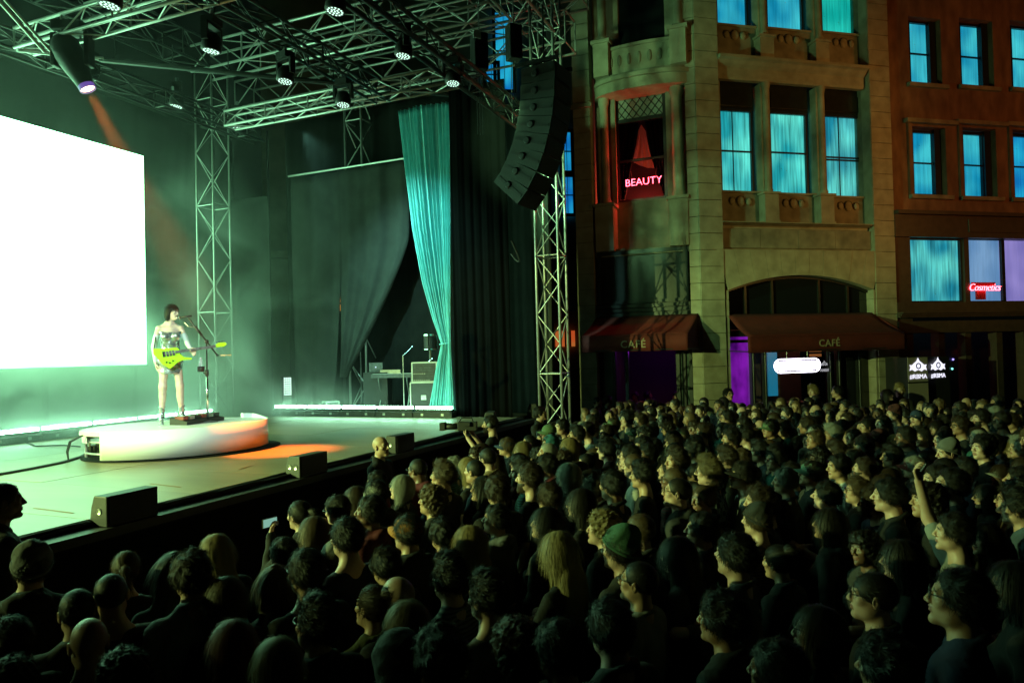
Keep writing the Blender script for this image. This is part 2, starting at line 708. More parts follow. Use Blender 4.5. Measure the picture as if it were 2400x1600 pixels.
POSES = {   # per side (-1 left of body, +1 right): shoulder, elbow, wrist, palm normal, curl
    'down': [((-.185, -.02, 1.385), (-.235, -.04, 1.12), (-.235, .05, .88), (1, 0, 0), .35), ((.185, -.02, 1.385), (.235, -.04, 1.12), (.235, .05, .88), (-1, 0, 0), .35)],
    'fold': [((-.185, -.02, 1.385), (-.25, .04, 1.14), (.06, .215, 1.17), (0, -1, .2), .5), ((.185, -.02, 1.385), (.25, .04, 1.14), (-.06, .235, 1.20), (0, -1, .2), .5)],
    'clasp': [((-.185, -.02, 1.385), (-.25, -.01, 1.13), (-.06, .20, 1.0), (0, -1, 0), .6), ((.185, -.02, 1.385), (.25, -.01, 1.13), (.06, .20, 1.0), (0, -1, 0), .6)],
    'phone': [((-.185, -.01, 1.385), (-.22, .15, 1.18), (-.07, .28, 1.45), (.6, -.8, .2), .7), ((.185, -.02, 1.385), (.235, -.04, 1.12), (.235, .05, .88), (-1, 0, 0), .35)],
    'chin': [((-.185, -.01, 1.385), (-.20, .14, 1.17), (-.05, .19, 1.43), (.3, -1, .3), .9), ((.185, -.02, 1.385), (.25, .04, 1.14), (-.02, .20, 1.13), (0, -1, .2), .5)],
    'raise': [((-.185, -.02, 1.385), (-.235, -.04, 1.12), (-.235, .05, .88), (1, 0, 0), .35), ((.185, -.0, 1.41), (.30, .10, 1.66), (.22, .16, 1.93), (-.5, -1, 0), .7)],
    'camera': [((-.185, -.01, 1.385), (-.24, .12, 1.18), (-.07, .34, 1.44), (.4, -.4, .9), .8), ((.185, -.01, 1.385), (.25, .12, 1.20), (.08, .30, 1.50), (-.6, -.8, .2), .8)],
}
SKIN = None
BODY = {}


def torso_parts(f, sex, inf=0.0, k=0.06):
    fem = sex == 'f'
    sw = 0.155 if fem else 0.172
    f.ell((0, -.02, 1.24), ((.135 if fem else .158) + inf, (.098 if fem else .112) + inf, .20 + inf), 0.0)
    f.ell((0, -.015, 1.02), ((.125 if fem else .148) + inf, (.095 if fem else .105) + inf, .16), k)
    f.ell((0, -.02, .90), ((.165 if fem else .16) + inf, .112 + inf, .13), k)
    f.cap((-sw + .012, -.025, 1.375), (sw - .012, -.025, 1.375), (.048 if fem else .056) + inf, (.048 if fem else .056) + inf, k * .8)
    for s in (-1, 1):
        f.cap((s * .045, -.035, 1.470), (s * (sw - .03), -.028, 1.385), .030 + inf, .034 + inf, .05)
    if fem:
        for s in (-1, 1):
            f.ell((s * .07, .070, 1.245), (.060 + inf, .050 + inf * 1.25, .058 + inf), .04)


def body_sdf(f, M, sex, pose, seed, hands=False):
    head_sdf(f, M, sex, seed)
    fem = sex == 'f'
    nr = .047 if fem else .056
    f.cap(tuple(M @ Vector((0, -.022, -.05))), (0, -.035, 1.44), nr, nr + .008, .022)
    g = 0.0
    torso_parts(f, sex, g)
    sw = -.018 if fem else 0
    for side, (sh, el, wr, pn, curl) in zip((-1, 1), POSES[pose]):
        sh = (sh[0] - side * 0 + side * sw, sh[1], sh[2])
        r = .042 if fem else .050
        f.chain([sh, el, wr], [r, r * .82, r * .58], .03)
        d = Vector(wr) - Vector(el)
        if hands:
            hand_sdf(f, wr, d, pn, curl, side, .92 if fem else 1.0)
        else:
            e = Vector(wr) + d.normalized() * .09
            f.cap(wr, e, .032, .036, .02, flat=(1, 1, 1))
            f.cap(e, e + d.normalized() * .06 + Vector(pn) * .02, .03, .018, .02)
    for s in (-1, 1):
        f.chain([(s * .09, -.01, .90), (s * .10, .01, .50), (s * .10, -.02, .09)], [.082, .056, .038], .05)
        f.cap((s * .10, -.05, .035), (s * .115, .13, .03), .035, .03, .03)


def paint_face(me, M, fem):
    """surface colours that stay with the person: brows, lips, eyes"""
    n = len(me.vertices)
    co = np.empty(n * 3, dtype=np.float32)
    me.vertices.foreach_get('co', co)
    co = co.reshape(-1, 3)
    Mi = np.array(M.inverted())
    p = co @ Mi[:3, :3].T + Mi[:3, 3]
    ax = np.abs(p[:, 0])
    front = p[:, 1] > 0.055
    brow = front & (ax > .012) & (ax < .047) & (np.abs(p[:, 2] - (.0245 - .12 * (ax - .03))) < .0052)
    lip = (p[:, 1] > .07) & (ax < .024) & (p[:, 2] < -.049) & (p[:, 2] > -.0745)
    eye = front & (((ax - .031) / .0125) ** 2 + ((p[:, 2] - .003) / .0062) ** 2 < 1)
    iris = front & (((ax - .031) / .0055) ** 2 + ((p[:, 2] - .003) / .006) ** 2 < 1)
    c = np.zeros((n, 4), dtype=np.float32)
    c[:, 3] = 1
    c[brow | iris, 0] = 1
    c[lip, 1] = 1
    c[eye & ~iris, 2] = 1
    at = me.color_attributes.new('paint', 'FLOAT_COLOR', 'POINT')
    at.data.foreach_set('color', c.ravel())


def make_skin():
    m, nt, b = new_mat('skin')
    oi = nt.nodes.new('ShaderNodeObjectInfo')
    at = nt.nodes.new('ShaderNodeAttribute')
    at.attribute_name = 'paint'
    sep = nt.nodes.new('ShaderNodeSeparateColor')
    nt.links.new(at.outputs['Color'], sep.inputs[0])
    tc = nt.nodes.new('ShaderNodeTexCoord')
    nz = nt.nodes.new('ShaderNodeTexNoise')
    nz.inputs['Scale'].default_value = 22
    nt.links.new(tc.outputs['Object'], nz.inputs['Vector'])
    last = oi.outputs['Color']

    def mix(fac, col, blend='MIX'):
        nonlocal last
        mx = nt.nodes.new('ShaderNodeMix')
        mx.data_type = 'RGBA'
        mx.blend_type = blend
        if isinstance(fac, float):
            mx.inputs['Factor'].default_value = fac
        else:
            nt.links.new(fac, mx.inputs['Factor'])
        nt.links.new(last, mx.inputs[6])
        mx.inputs[7].default_value = (*col, 1)
        last = mx.outputs[2]
    mr = nt.nodes.new('ShaderNodeMapRange')
    mr.inputs[1].default_value = .45
    mr.inputs[2].default_value = .75
    mr.inputs[4].default_value = .35
    nt.links.new(nz.outputs['Fac'], mr.inputs[0])
    mix(mr.outputs[0], (.36, .16, .11))
    mix(sep.outputs[0], (.025, .017, .012))
    mix(sep.outputs[1], (.27, .12, .09))
    mix(sep.outputs[2], (.55, .52, .48))
    nt.links.new(last, b.inputs['Base Color'])
    b.inputs['Roughness'].default_value = .48
    b.inputs['Subsurface Weight'].default_value = .12
    b.inputs['Subsurface Radius'].default_value = (.012, .004, .002)
    b.inputs['Subsurface Scale'].default_value = 1.0
    return m


def strand_points(V, N, count, rnd, length, gravity, lift, comb=(0, 0, 0), width=.0030, noise=.5, segs=3, mask=None):
    pick = np.arange(len(V)) if mask is None else np.nonzero(mask)[0]
    ii = rnd.choice(pick, count)
    p = V[ii] + rnd.normal(size=(count, 3)) * .003
    nn = N[ii]
    d = rnd.normal(size=(count, 3)) * noise + np.array(comb)
    d -= nn * (d * nn).sum(1, keepdims=True)
    d /= np.linalg.norm(d, axis=1, keepdims=True) + 1e-6
    L = length * rnd.uniform(.6, 1.3, size=(count, 1))
    vs, fs = [], []
    pts = []
    for s in range(segs + 1):
        q = s / segs
        pts.append(p + nn * (lift * q + .0012))
        d2 = d + np.array((0, 0, -gravity)) * q + rnd.normal(size=(count, 3)) * noise * .25
        d2 /= np.linalg.norm(d2, axis=1, keepdims=True) + 1e-6
        p = p + d2 * L / segs
    pts = np.stack(pts, 1)
    tan = pts[:, -1] - pts[:, 0]
    wv = np.cross(tan, nn)
    wv /= np.linalg.norm(wv, axis=1, keepdims=True) + 1e-6
    ws = width * np.linspace(1, .25, segs + 1)
    A = pts + wv[:, None, :] * ws[None, :, None] / 2
    B = pts - wv[:, None, :] * ws[None, :, None] / 2
    VV = np.stack([A, B], 2).reshape(-1, 3)
    base = np.arange(count)[:, None] * (segs + 1) * 2 + np.arange(segs)[None, :] * 2
    base = base.ravel()
    FF = np.stack([base, base + 1, base + 3, base + 2], 1)
    return VV, FF


def normals_of(V, Fq):
    n = np.zeros_like(V)
    fn = np.cross(V[Fq[:, 1]] - V[Fq[:, 0]], V[Fq[:, 2]] - V[Fq[:, 0]])
    for a in range(4):
        np.add.at(n, Fq[:, a], fn)
    return n / (np.linalg.norm(n, axis=1, keepdims=True) + 1e-9)


HAIRLINE = ([-.2, -.06, -.03, .0, .018, .03, .05, .062, .078, .092, .2], [-.085, -.085, -.07, -.035, -.012, -.022, .0, .035, .062, .074, .12])


def hair_mesh(kind, seed=0, coarse=False):
    rnd = np.random.RandomState(seed)
    big = kind in ('long', 'longwave', 'ponytail')
    zlo = -.46 if big else (-.20 if kind in ('bob', 'hood', 'chinbob') else -.13)
    st = .0065 if not coarse else .012
    f = Field(axis((-.17, .17, st)), axis((-.24, .15, st)), axis((zlo, .19, .012 if coarse else (st if not big else .0075))))

    def cr(t, tz=None):
        f.ell(CRAN_C, (CRAN_R[0] + t, CRAN_R[1] + t, CRAN_R[2] + (tz or t)), 0.0)
    hl = [list(HAIRLINE[0]), list(HAIRLINE[1])]
    par = dict(count=2000, length=.03, gravity=.3, lift=.006, comb=(0, -.6, -.3), noise=.42)
    if kind == 'buzz':
        cr(.004)
        par = dict(count=900, length=.006, gravity=0, lift=.003, comb=(0, -.2, -.3), noise=.7)
    elif kind == 'balding':
        cr(.007)
        hl[1] = [min(z, 0) for z in hl[1]]
        par.update(count=800, length=.02)
    elif kind == 'short':
        cr(.013, .016)
        f.wobble(.004, 40, seed)
        par.update(count=3000, length=.032, lift=.009)
    elif kind == 'quiff':
        cr(.010, .012)
        f.ell((.01, .045, .112), (.056, .052, .030), .025)
        f.ell((0, .0, .118), (.055, .06, .02), .03)
        f.wobble(.004, 45, seed)
        par.update(count=2800, length=.04, lift=.015, comb=(.2, -.8, .2), noise=.4)
    elif kind == 'messy':
        cr(.022, .026)
        f.wobble(.006, 45, seed)
        par.update(count=3400, length=.034, lift=.009, noise=.5)
    elif kind in ('curly', 'afro'):
        t = .030 if kind == 'curly' else .040
        cr(t)
        if kind == 'curly':
            f.ell((0, -.05, -.05), (.105, .075, .085), .04)
        f.wobble(.008, 70, seed)
        hl[1] = [z - .03 for z in hl[1]]
        par.update(count=3000, length=.020, lift=.007, noise=1.6, comb=(0, 0, 0))
    elif kind == 'bob':
        cr(.018)
        f.ell((0, -.025, -.05), (.097, .085, .105), .03)
        hl = [[-.2, -.06, .0, .03, .045, .06, .078, .092, .2], [-.125, -.125, -.135, -.115, -.02, .03, .058, .07, .12]]
        par.update(count=3600, length=.09, gravity=2.2, lift=.0015, comb=(0, -.1, -1), noise=.13)
    elif kind == 'chinbob':
        cr(.016)
        f.ell((0, -.035, -.035), (.092, .078, .085), .03)
        hl = [[-.2, -.06, -.02, .0, .02, .05, .07, .092, .2], [-.10, -.105, -.105, -.085, -.01, .045, .060, .070, .12]]
        par.update(count=3600, length=.06, gravity=2.0, lift=.002, comb=(0, -.2, -1), noise=.16)
    elif kind in ('long', 'longwave'):
        cr(.017)
        f.ell((0, -.040, -.09), (.098, .072, .15), .04)
        f.ell((0, -.112, -.235), (.105, .058, .20), .05)
        if kind == 'longwave':
            f.wobble(.007, 45, seed, .6)
        hl = [[-.2, -.06, .0, .025, .04, .058, .078, .092, .2], [-.41, -.41, -.33, -.15, -.03, .028, .060, .071, .12]]
        par.update(count=4200, length=.15, gravity=3.0, lift=.0015, comb=(0, -.15, -1), segs=4, noise=.12)
    elif kind == 'ponytail':
        cr(.008)
        f.chain([(0, -.10, .06), (0, -.15, .05), (0, -.165, -.05), (0, -.15, -.22)], [.022, .026, .032, .012], .012)
        par.update(count=2600, length=.06, gravity=.8, lift=.0015, comb=(0, -.9, -.1), noise=.15)
    elif kind == 'bun':
        cr(.009)
        f.ell((0, -.085, .105), (.042, .042, .038), .012)
        par.update(count=2600, length=.05, lift=.0015, comb=(0, -.9, .4), noise=.15)
    X, Y, Z = f.xs[:, None, None], f.ys[None, :, None], f.zs[None, None, :]
    lim = np.interp(f.ys, hl[0], hl[1])[None, :, None]
    f.d = np.maximum(f.d, (lim - Z) * .8 + np.sin(X * 160) * .0015)
    if kind in ('bob', 'long', 'longwave'):
        face = np.maximum(np.maximum(np.abs(X) - .07, .012 - Y), np.maximum(Z - .05, -.5 - Z))
        f.d = np.maximum(f.d, -face)
    V, Fq = f.verts_faces()
    if coarse:
        return V, Fq
    N = normals_of(V, Fq)
    sgn = np.sign((N * (V - np.array(CRAN_C))).sum())
    N = N * sgn
    outer = (np.linalg.norm((V - np.array(CRAN_C)) / np.array(CRAN_R), axis=1) > 1.0)
    VV, FF = strand_points(V, N, rnd=rnd, mask=outer, **par)
    allV = np.concatenate([V, VV])
    allF = np.concatenate([Fq, FF + len(V)])
    return np_mesh('hair_' + kind, allV, allF)


def beanie_mesh():
    f = Field(axis((-.13, .13, .007)), axis((-.17, .13, .007)), axis((-.06, .19, .007)))
    f.ell((0, -.018, .05), (.094, .112, .108), 0)
    f.ell((0, -.05, .12), (.06, .06, .05), .04)
    f.wobble(.005, 30, 3)
    Y, Z = f.ys[None, :, None], f.zs[None, None, :]
    f.d = np.maximum(f.d, (.018 + .35 * Y) - Z)
    f.cap((0, -.105, -.03), (0, .09, .04), .001, .001, 0)
    V, Fq = f.verts_faces()
    b = MB()
    pts = []
    for i in range(28):
        t = 2 * PI * i / 28
        x, y = .092 * math.cos(t), -.016 + .110 * math.sin(t)
        pts.append((x, y, .030 + .35 * y))
    rim = MB().tube(pts, .011, 8, closed=True)
    allV = np.concatenate([V, np.array(rim.v)])
    allF = np.concatenate([Fq, np.array(rim.f) + len(V)])
    return np_mesh('beanie', allV, allF)


def cap_mesh():
    b = MB()
    prof = [(.089 * math.cos(a), .046 + .082 * math.sin(a)) for a in np.linspace(0, PI / 2 - .02, 9)]
    m = Matrix.Diagonal((1, 1.22, 1))
    b.lathe([(.089, .022)] + prof, (0, -.014, 0), 28, m)
    b.sphere((0, -.014, .129), .008, 8, 5)
    # brim
    n = 12
    vs = []
    for lay, z in ((0, .0), (1, -.006)):
        for i in range(n + 1):
            a = PI * (.12 + .76 * i / n)
            x0, y0 = .086 * math.cos(a), -.014 + .105 * math.sin(a)
            ext = .075 * math.sin(PI * i / n) ** .6
            for q in (0, .5, 1):
                vs.append((x0 * (1 + .04 * q), y0 + ext * q, .030 + z - .012 * q - .05 * q * (x0 / .09) ** 2))
    k = 3
    fs = []
    half = (n + 1) * 3
    for i in range(n):
        for q in range(2):
            a = i * 3 + q
            fs.append((a, a + 3, a + 4, a + 1))
            fs.append((half + a, half + a + 1, half + a + 4, half + a + 3))
        a = i * 3 + 2
        fs.append((a, a + 3, half + a + 3, half + a))
    b.add(vs, fs)
    me = b.mesh('cap')
    me.polygons.foreach_set('use_smooth', [True] * len(me.polygons))
    return me


def hood_mesh():
    f = Field(axis((-.17, .17, .007)), axis((-.2, .15, .007)), axis((-.22, .2, .007)))
    f.ell((0, -.02, .03), (.105, .125, .12), 0)
    f.ell((0, -.05, -.1), (.12, .10, .12), .05)
    f.ell((0, .08, -.02), (.078, .12, .105), .015, '-')
    f.wobble(.004, 30, 5)
    V, Fq = f.verts_faces()
    return np_mesh('hood', V, Fq)


def glasses_mesh():
    b = MB()
    for s in (-1, 1):
        pts = [(s * .032 + .0235 * math.cos(t), .103, .004 + .0185 * math.sin(t)) for t in np.linspace(0, 2 * PI, 16, endpoint=False)]
        b.tube(pts, .0026, 6, closed=True)
        b.tube([(s * .056, .101, .010), (s * .076, .06, .012), (s * .084, -.004, .010), (s * .084, -.025, -.008)], .0026, 6)
    b.tube([(-.010, .104, .008), (0, .107, .010), (.010, .104, .008)], .0024, 6)
    return b.mesh('glasses')


def beard_mesh():
    f = Field(axis((-.08, .08, .006)), axis((-.02, .12, .006)), axis((-.14, .0, .006)))
    f.ell((0, .028, -.052), (.066, .068, .074), 0)
    f.ell((0, .075, -.105), (.028, .026, .026), .02)
    f.ell((0, .098, -.058), (.026, .03, .016), .006, '-')
    Y, Z = f.ys[None, :, None], f.zs[None, None, :]
    f.d = np.maximum(f.d, Z + .042 - .35 * np.minimum(.02, 0.03 - Y * .3))
    f.wobble(.0015, 90, 2)
    V, Fq = f.verts_faces()
    N = normals_of(V, Fq)
    N *= np.sign((N * (V - np.array((0, .028, -.05)))).sum())
    VV, FF = strand_points(V, N, 700, np.random.RandomState(4), .012, .5, .004, (0, .2, -1), noise=.5, width=.002)
    return np_mesh('beard', np.concatenate([V, VV]), np.concatenate([Fq, FF + len(V)]))


def shirt_mesh(sex, pose, kind, seed):
    zt = 2.0 if pose in ('raise',) else (1.62 if pose in ('phone', 'chin', 'camera') else 1.60)
    st = .0125
    f = Field(axis((-.42, .42, st)), axis((-.26, .42, st)), axis((.70, zt, st)))
    inf = {'tee': .010, 'shirt': .013, 'jacket': .020, 'hoodie': .023, 'knit': .017}[kind]
    torso_parts(f, sex, inf)
    fem = sex == 'f'
    sw = -.018 if fem else 0
    for side, (sh, el, wr, pn, curl) in zip((-1, 1), POSES[pose]):
        sh = (sh[0] + side * sw, sh[1], sh[2])
        r = (.042 if fem else .050) + inf
        if kind == 'tee':
            mid = Vector(sh).lerp(Vector(el), .72)
            f.cap(sh, mid, r, r + .004, .03)
        else:
            f.chain([sh, el, wr], [r, r * .86, r * .66], .03)
    if kind in ('jacket', 'shirt'):
        pts = [(.075 * math.sin(t), -.035 + .072 * math.cos(t), 1.485 - .03 * math.cos(t)) for t in np.linspace(.5, 2 * PI - .5, 12)]
        f.chain(pts, [.017] * len(pts), .01)
    if kind == 'hoodie':
        f.ell((0, -.105, 1.465), (.11, .065, .06), .03)
        f.cap((-.07, .03, 1.44), (.07, .03, 1.44), .02, .02, .03)
    if kind == 'knit':
        pts = [(.066 * math.sin(t), -.035 + .066 * math.cos(t), 1.482 - .012 * math.cos(t)) for t in np.linspace(0, 2 * PI, 14)]
        f.chain(pts, [.014] * len(pts), .008)
    f.wobble(.0030, 18, seed)
    f.wobble(.0030, 34, seed + 9, .5)
    X, Y, Z = f.xs[:, None, None], f.ys[None, :, None], f.zs[None, None, :]
    # neck hole and hem
    neck = np.sqrt(X ** 2 + (Y + .035) ** 2) - .062
    if kind == 'tee':
        f.d = np.maximum(f.d, np.minimum(Z - 1.462 + .0 * X + np.maximum(Y, 0) * .35, .2) * np.where(np.abs(X) < .12, 1, 0) - np.where(np.abs(X) < .12, 0, .2))
    f.d = np.maximum(f.d, .82 - Z)
    return f.mesh('shirt_' + kind, 1)


def trousers_mesh(sex):
    f = Field(axis((-.30, .30, .016)), axis((-.2, .2, .016)), axis((.05, 1.02, .018)))
    f.ell((0, -.02, .90), (.18, .128, .13), 0)
    for s in (-1, 1):
        f.chain([(s * .09, -.01, .90), (s * .10, .01, .50), (s * .10, -.02, .09)], [.094, .070, .058], .03)
    f.wobble(.004, 20, 2)
    f.clip(lambda X, Y, Z: np.maximum(Z - .99, .075 - Z) + 0 * X + 0 * Y)
    return f.mesh('trousers')


def shoes_mesh():
    f = Field(axis((-.2, .2, .012)), axis((-.13, .22, .012)), axis((-.02, .14, .01)))
    for s in (-1, 1):
        f.cap((s * .10, -.045, .042), (s * .118, .135, .036), .047, .042, .02)
        f.cap((s * .10, -.03, .06), (s * .10, -.03, .10), .045, .045, .02)
    f.clip(lambda X, Y, Z: np.maximum(-Z, Z - .11) + 0 * X + 0 * Y)
    return f.mesh('shoes')


SKIN = make_skin()
HAIRM, _nt, _b = new_mat('hair')
_oi = _nt.nodes.new('ShaderNodeObjectInfo')
_tc = _nt.nodes.new('ShaderNodeTexCoord')
_mp = _nt.nodes.new('ShaderNodeMapping')
_mp.inputs['Scale'].default_value = (1, 1, .12)
_nz = _nt.nodes.new('ShaderNodeTexNoise')
_nz.inputs['Scale'].default_value = 120
_nt.links.new(_tc.outputs['Object'], _mp.inputs['Vector'])
_nt.links.new(_mp.outputs[0], _nz.inputs['Vector'])
_mr = _nt.nodes.new('ShaderNodeMapRange')
_mr.inputs[3].default_value = .4
_mr.inputs[4].default_value = .95
_nt.links.new(_nz.outputs['Fac'], _mr.inputs[0])
_ml = _nt.nodes.new('ShaderNodeVectorMath')
_ml.operation = 'SCALE'
_nt.links.new(_oi.outputs['Color'], _ml.inputs[0])
_nt.links.new(_mr.outputs[0], _ml.inputs['Scale'])
_nt.links.new(_ml.outputs[0], _b.inputs['Base Color'])
_b.inputs['Roughness'].default_value = .55
_b.inputs['Specular IOR Level'].default_value = .28
CLOTH = pm('cloth', (1, 1, 1), (.75, .75, .75), 9, .85, bump=.35, bscale=60, obj_color=True, spec=.25)
CLOTH_STRIPE, _nt, _b = new_mat('striped_cloth')
_oi = _nt.nodes.new('ShaderNodeObjectInfo')
_wv = _nt.nodes.new('ShaderNodeTexWave')
_wv.bands_direction = 'Z'
_wv.inputs['Scale'].default_value = 14
_wv.inputs['Distortion'].default_value = 1.2
_tc = _nt.nodes.new('ShaderNodeTexCoord')
_nt.links.new(_tc.outputs['Object'], _wv.inputs['Vector'])
_mx = _nt.nodes.new('ShaderNodeMix')
_mx.data_type = 'RGBA'
_mx.inputs[6].default_value = (.02, .02, .025, 1)
_nt.links.new(_wv.outputs['Fac'], _mx.inputs['Factor'])
_nt.links.new(_oi.outputs['Color'], _mx.inputs[7])
_nt.links.new(_mx.outputs[2], _b.inputs['Base Color'])
_b.inputs['Roughness'].default_value = .9
CLOTH_CHECK, _nt, _b = new_mat('checked_cloth')
_oi = _nt.nodes.new('ShaderNodeObjectInfo')
_tc = _nt.nodes.new('ShaderNodeTexCoord')
_ck = _nt.nodes.new('ShaderNodeTexChecker')
_ck.inputs['Scale'].default_value = 22
_nt.links.new(_tc.outputs['Object'], _ck.inputs['Vector'])
_nt.links.new(_oi.outputs['Color'], _ck.inputs['Color1'])
_ck.inputs['Color2'].default_value = (.03, .04, .06, 1)
_nt.links.new(_ck.outputs['Color'], _b.inputs['Base Color'])
_b.inputs['Roughness'].default_value = .9
PLASTIC = pm('black_plastic', (.02, .02, .02), (.012, .012, .012), 20, .35)

VARIANTS = [   # sex, yaw, pitch, roll, pose, seed
    ('m', 0, 4, 0, 'down', 1), ('m', 14, 8, 3, 'fold', 2), ('m', -12, 2, -3, 'clasp', 3), ('m', 6, 12, 0, 'down', 4), ('m', -20, 6, 2, 'fold', 5),
    ('f', 0, 5, 0, 'down', 11), ('f', 12, 10, 5, 'clasp', 12), ('f', -14, 3, -5, 'fold', 13),
    ('f', 4, 2, 0, 'phone', 14), ('m', 8, -4, 0, 'chin', 6), ('m', 0, 6, 0, 'raise', 7), ('m', 0, 0, 0, 'camera', 8),
]
HANDS = {'phone', 'chin', 'raise', 'camera'}


def get_body(i):
    if i in BODY:
        return BODY[i]
    sex, yaw, pitch, roll, pose, seed = VARIANTS[i]
    M = head_matrix(yaw, pitch, roll)
    if pose in HANDS:
        zt = 2.16 if pose == 'raise' else 1.78
        f = Field(axis((-.40, -.28, .012), (-.28, .30 if pose != 'raise' else .40, .0052), (.30 if pose != 'raise' else .40, .45, .012)),
                  axis((-.24, -.13, .012), (-.13, .26, .005), (.26, .48, .006)), axis((-.02, 1.36, .017), (1.36, zt, .005)))
    else:
        f = Field(axis((-.36, -.10, .0125), (-.10, .10, .0043), (.10, .36, .0125)), axis((-.24, -.13, .0125), (-.13, .145, .0043), (.145, .34, .0125)),
                  axis((-.02, 1.40, .018), (1.40, 1.50, .008), (1.50, 1.79, .0043)))
    body_sdf(f, M, sex, pose, seed, pose in HANDS)
    me = f.mesh('person_body_%d' % i, 1)
    me.materials.append(SKIN)
    paint_face(me, M, sex == 'f')
    BODY[i] = (me, M, sex, pose)
    return BODY[i]


_cache = {}


def cached(key, fn):
    if key not in _cache:
        _cache[key] = fn()
    return _cache[key]


SHIRT_MAT = {'plain': CLOTH, 'stripe': CLOTH_STRIPE, 'check': CLOTH_CHECK}


def person(loc, heading, var=0, hair='short', hair_col=(.012, .009, .007), skin=(.42, .26, .18), top='tee', top_col=(.02, .02, .022), fabric='plain',
           extras=(), scale=1.0, lean=0.0, label=None, group='audience standing in front of the stage', trousers=(.02, .02, .03), sc_head=None, category='person'):
    """heading: direction on the ground that the body faces"""
    me, M, sex, pose = get_body(var)
    o = link_mesh('person', me, None)
    o.color = (*skin, 1)
    h = Vector(heading)
    o.rotation_euler = (math.radians(-lean), 0, math.atan2(-h.x, h.y))
    o.location = loc
    o.scale = (scale, scale, scale)
    tag(o, label, category, group)

    def child(name, mesh, mat, col, at_head=False):
        if not mesh.materials:
            mesh.materials.append(mat)
        c = bpy.data.objects.new(name, mesh)
        COL.objects.link(c)
        c.parent = o
        if at_head:
            c.matrix_basis = M
        if len(mesh.materials) and mesh.materials[0] is not mat:
            c.material_slots[0].link = 'OBJECT'
            c.material_slots[0].material = mat
        c.color = (*col, 1)
        return c
    if hair not in ('bald', None):
        child('hair', cached(('hair', hair), lambda: hair_mesh(hair, len(hair) * 7)), HAIRM, hair_col, True)
    child('jumper' if top == 'knit' else ('hooded_top' if top == 'hoodie' else {'tee': 'shirt'}.get(top, top)),
          cached(('top', sex, pose, top), lambda: shirt_mesh(sex, pose, top, len(top) + len(pose))), SHIRT_MAT[fabric], top_col)
    child('trousers', cached(('tr', sex), lambda: trousers_mesh(sex)), CLOTH, trousers)
    child('shoes', cached(('sh',), shoes_mesh), CLOTH, (.02, .02, .02))
    for e in extras:
        if e == 'glasses':
            child('glasses', cached(('gl',), glasses_mesh), PLASTIC, (1, 1, 1), True)
        elif e == 'beard':
            child('beard', cached(('be',), beard_mesh), HAIRM, hair_col, True)
        elif e[0] == 'cap':
            child('cap', cached(('cap',), cap_mesh), CLOTH, e[1], True)
        elif e[0] == 'beanie':
            child('beanie', cached(('bn',), beanie_mesh), CLOTH, e[1], True)
        elif e[0] == 'hood':
            child('hood', cached(('hd',), hood_mesh), CLOTH, e[1], True)
    return o
# ------------------------------------------------------------------ ground and stage
M_ASPHALT = pm('asphalt', (.045, .045, .047), (.03, .03, .032), 3, .85, bump=.4, bscale=90)
M_DECK = pm('stage_floor', (.28, .205, .11), (.19, .14, .075), 2.2, .42, bump=.14, bscale=7, stretch=(1, .25, 1), detail=6)
M_BLACK = pm('black_paint', (.018, .018, .018), (.010, .010, .010), 8, .55, bump=.15)
M_BLACKCLOTH = pm('black_serge', (.012, .013, .012), (.008, .009, .008), 4, .95, bump=.3, bscale=80, spec=.15)
M_LEG = pm('black_velvet', (.003, .003, .003), (.002, .002, .002), 4, 1.0, spec=.05)
M_GREYCLOTH = pm('grey_serge', (.045, .048, .045), (.032, .034, .032), 3, .95, bump=.3, bscale=80, spec=.15)
M_TEAL = pm('teal_velvet', (.23, .64, .67), (.19, .55, .58), 5, .75, bump=.2, bscale=60, spec=.3)
M_ALU = pm('aluminium', (.52, .52, .51), (.42, .42, .41), 9, .36, metal=.5, bump=.05)
M_BLACKTRUSS = pm('black_truss_paint', (.03, .03, .03), (.02, .02, .02), 9, .42, metal=.2)
M_STEEL = pm('steel', (.45, .46, .46), (.3, .3, .31), 15, .35, metal=.9)
M_WHITE = pm('white_laminate', (.74, .76, .75), (.70, .72, .71), 2, .45)
M_RUBBER = pm('rubber', (.015, .015, .016), None, 10, .7)
M_CHROME = pm('chrome', (.8, .8, .8), (.7, .7, .7), 6, .12, metal=1.0)
M_SCREEN = em('led_screen_face', (.36, 1.0, .52), 8.5)
M_LED = em('led_cell', (.42, 1.0, .62), 40.0)
M_DOT = em('led_dot', (.62, 1.0, .80), 1.6)
M_GRILLE = pm('speaker_grille', (.014, .014, .015), (.008, .008, .008), 60, .6, bump=.5, bscale=220)

tag(MB().bx(-160, 160, -60, 260, -.4, 0).build('ground', M_ASPHALT), kind='structure')


def stq(s0, s1, t0, t1, z0, z1, mb=None):
    """box given in stage axes"""
    mb = mb or MB()
    c = ST((s0 + s1) / 2, (t0 + t1) / 2, (z0 + z1) / 2)
    m = Matrix((SV, TV, Vector((0, 0, 1)))).transposed()
    return mb.box(c, (abs(s1 - s0), abs(t1 - t0), abs(z1 - z0)), m=m)


S0, S1, T0, T1 = -4.0, 15.0, 5.85, 15.4
stage = empty('stage', ST(5, 10, 0), 0)
tag(stage, 'raised wooden concert stage with black front and pale floor sheets', 'stage')
PW, PL = 1.22, 2.44
def pinv(o, parent):
    """parent without moving"""
    o.parent = parent
    o.matrix_parent_inverse = (Matrix.Translation(parent.location) @ parent.rotation_euler.to_matrix().to_4x4()).inverted()
    return o


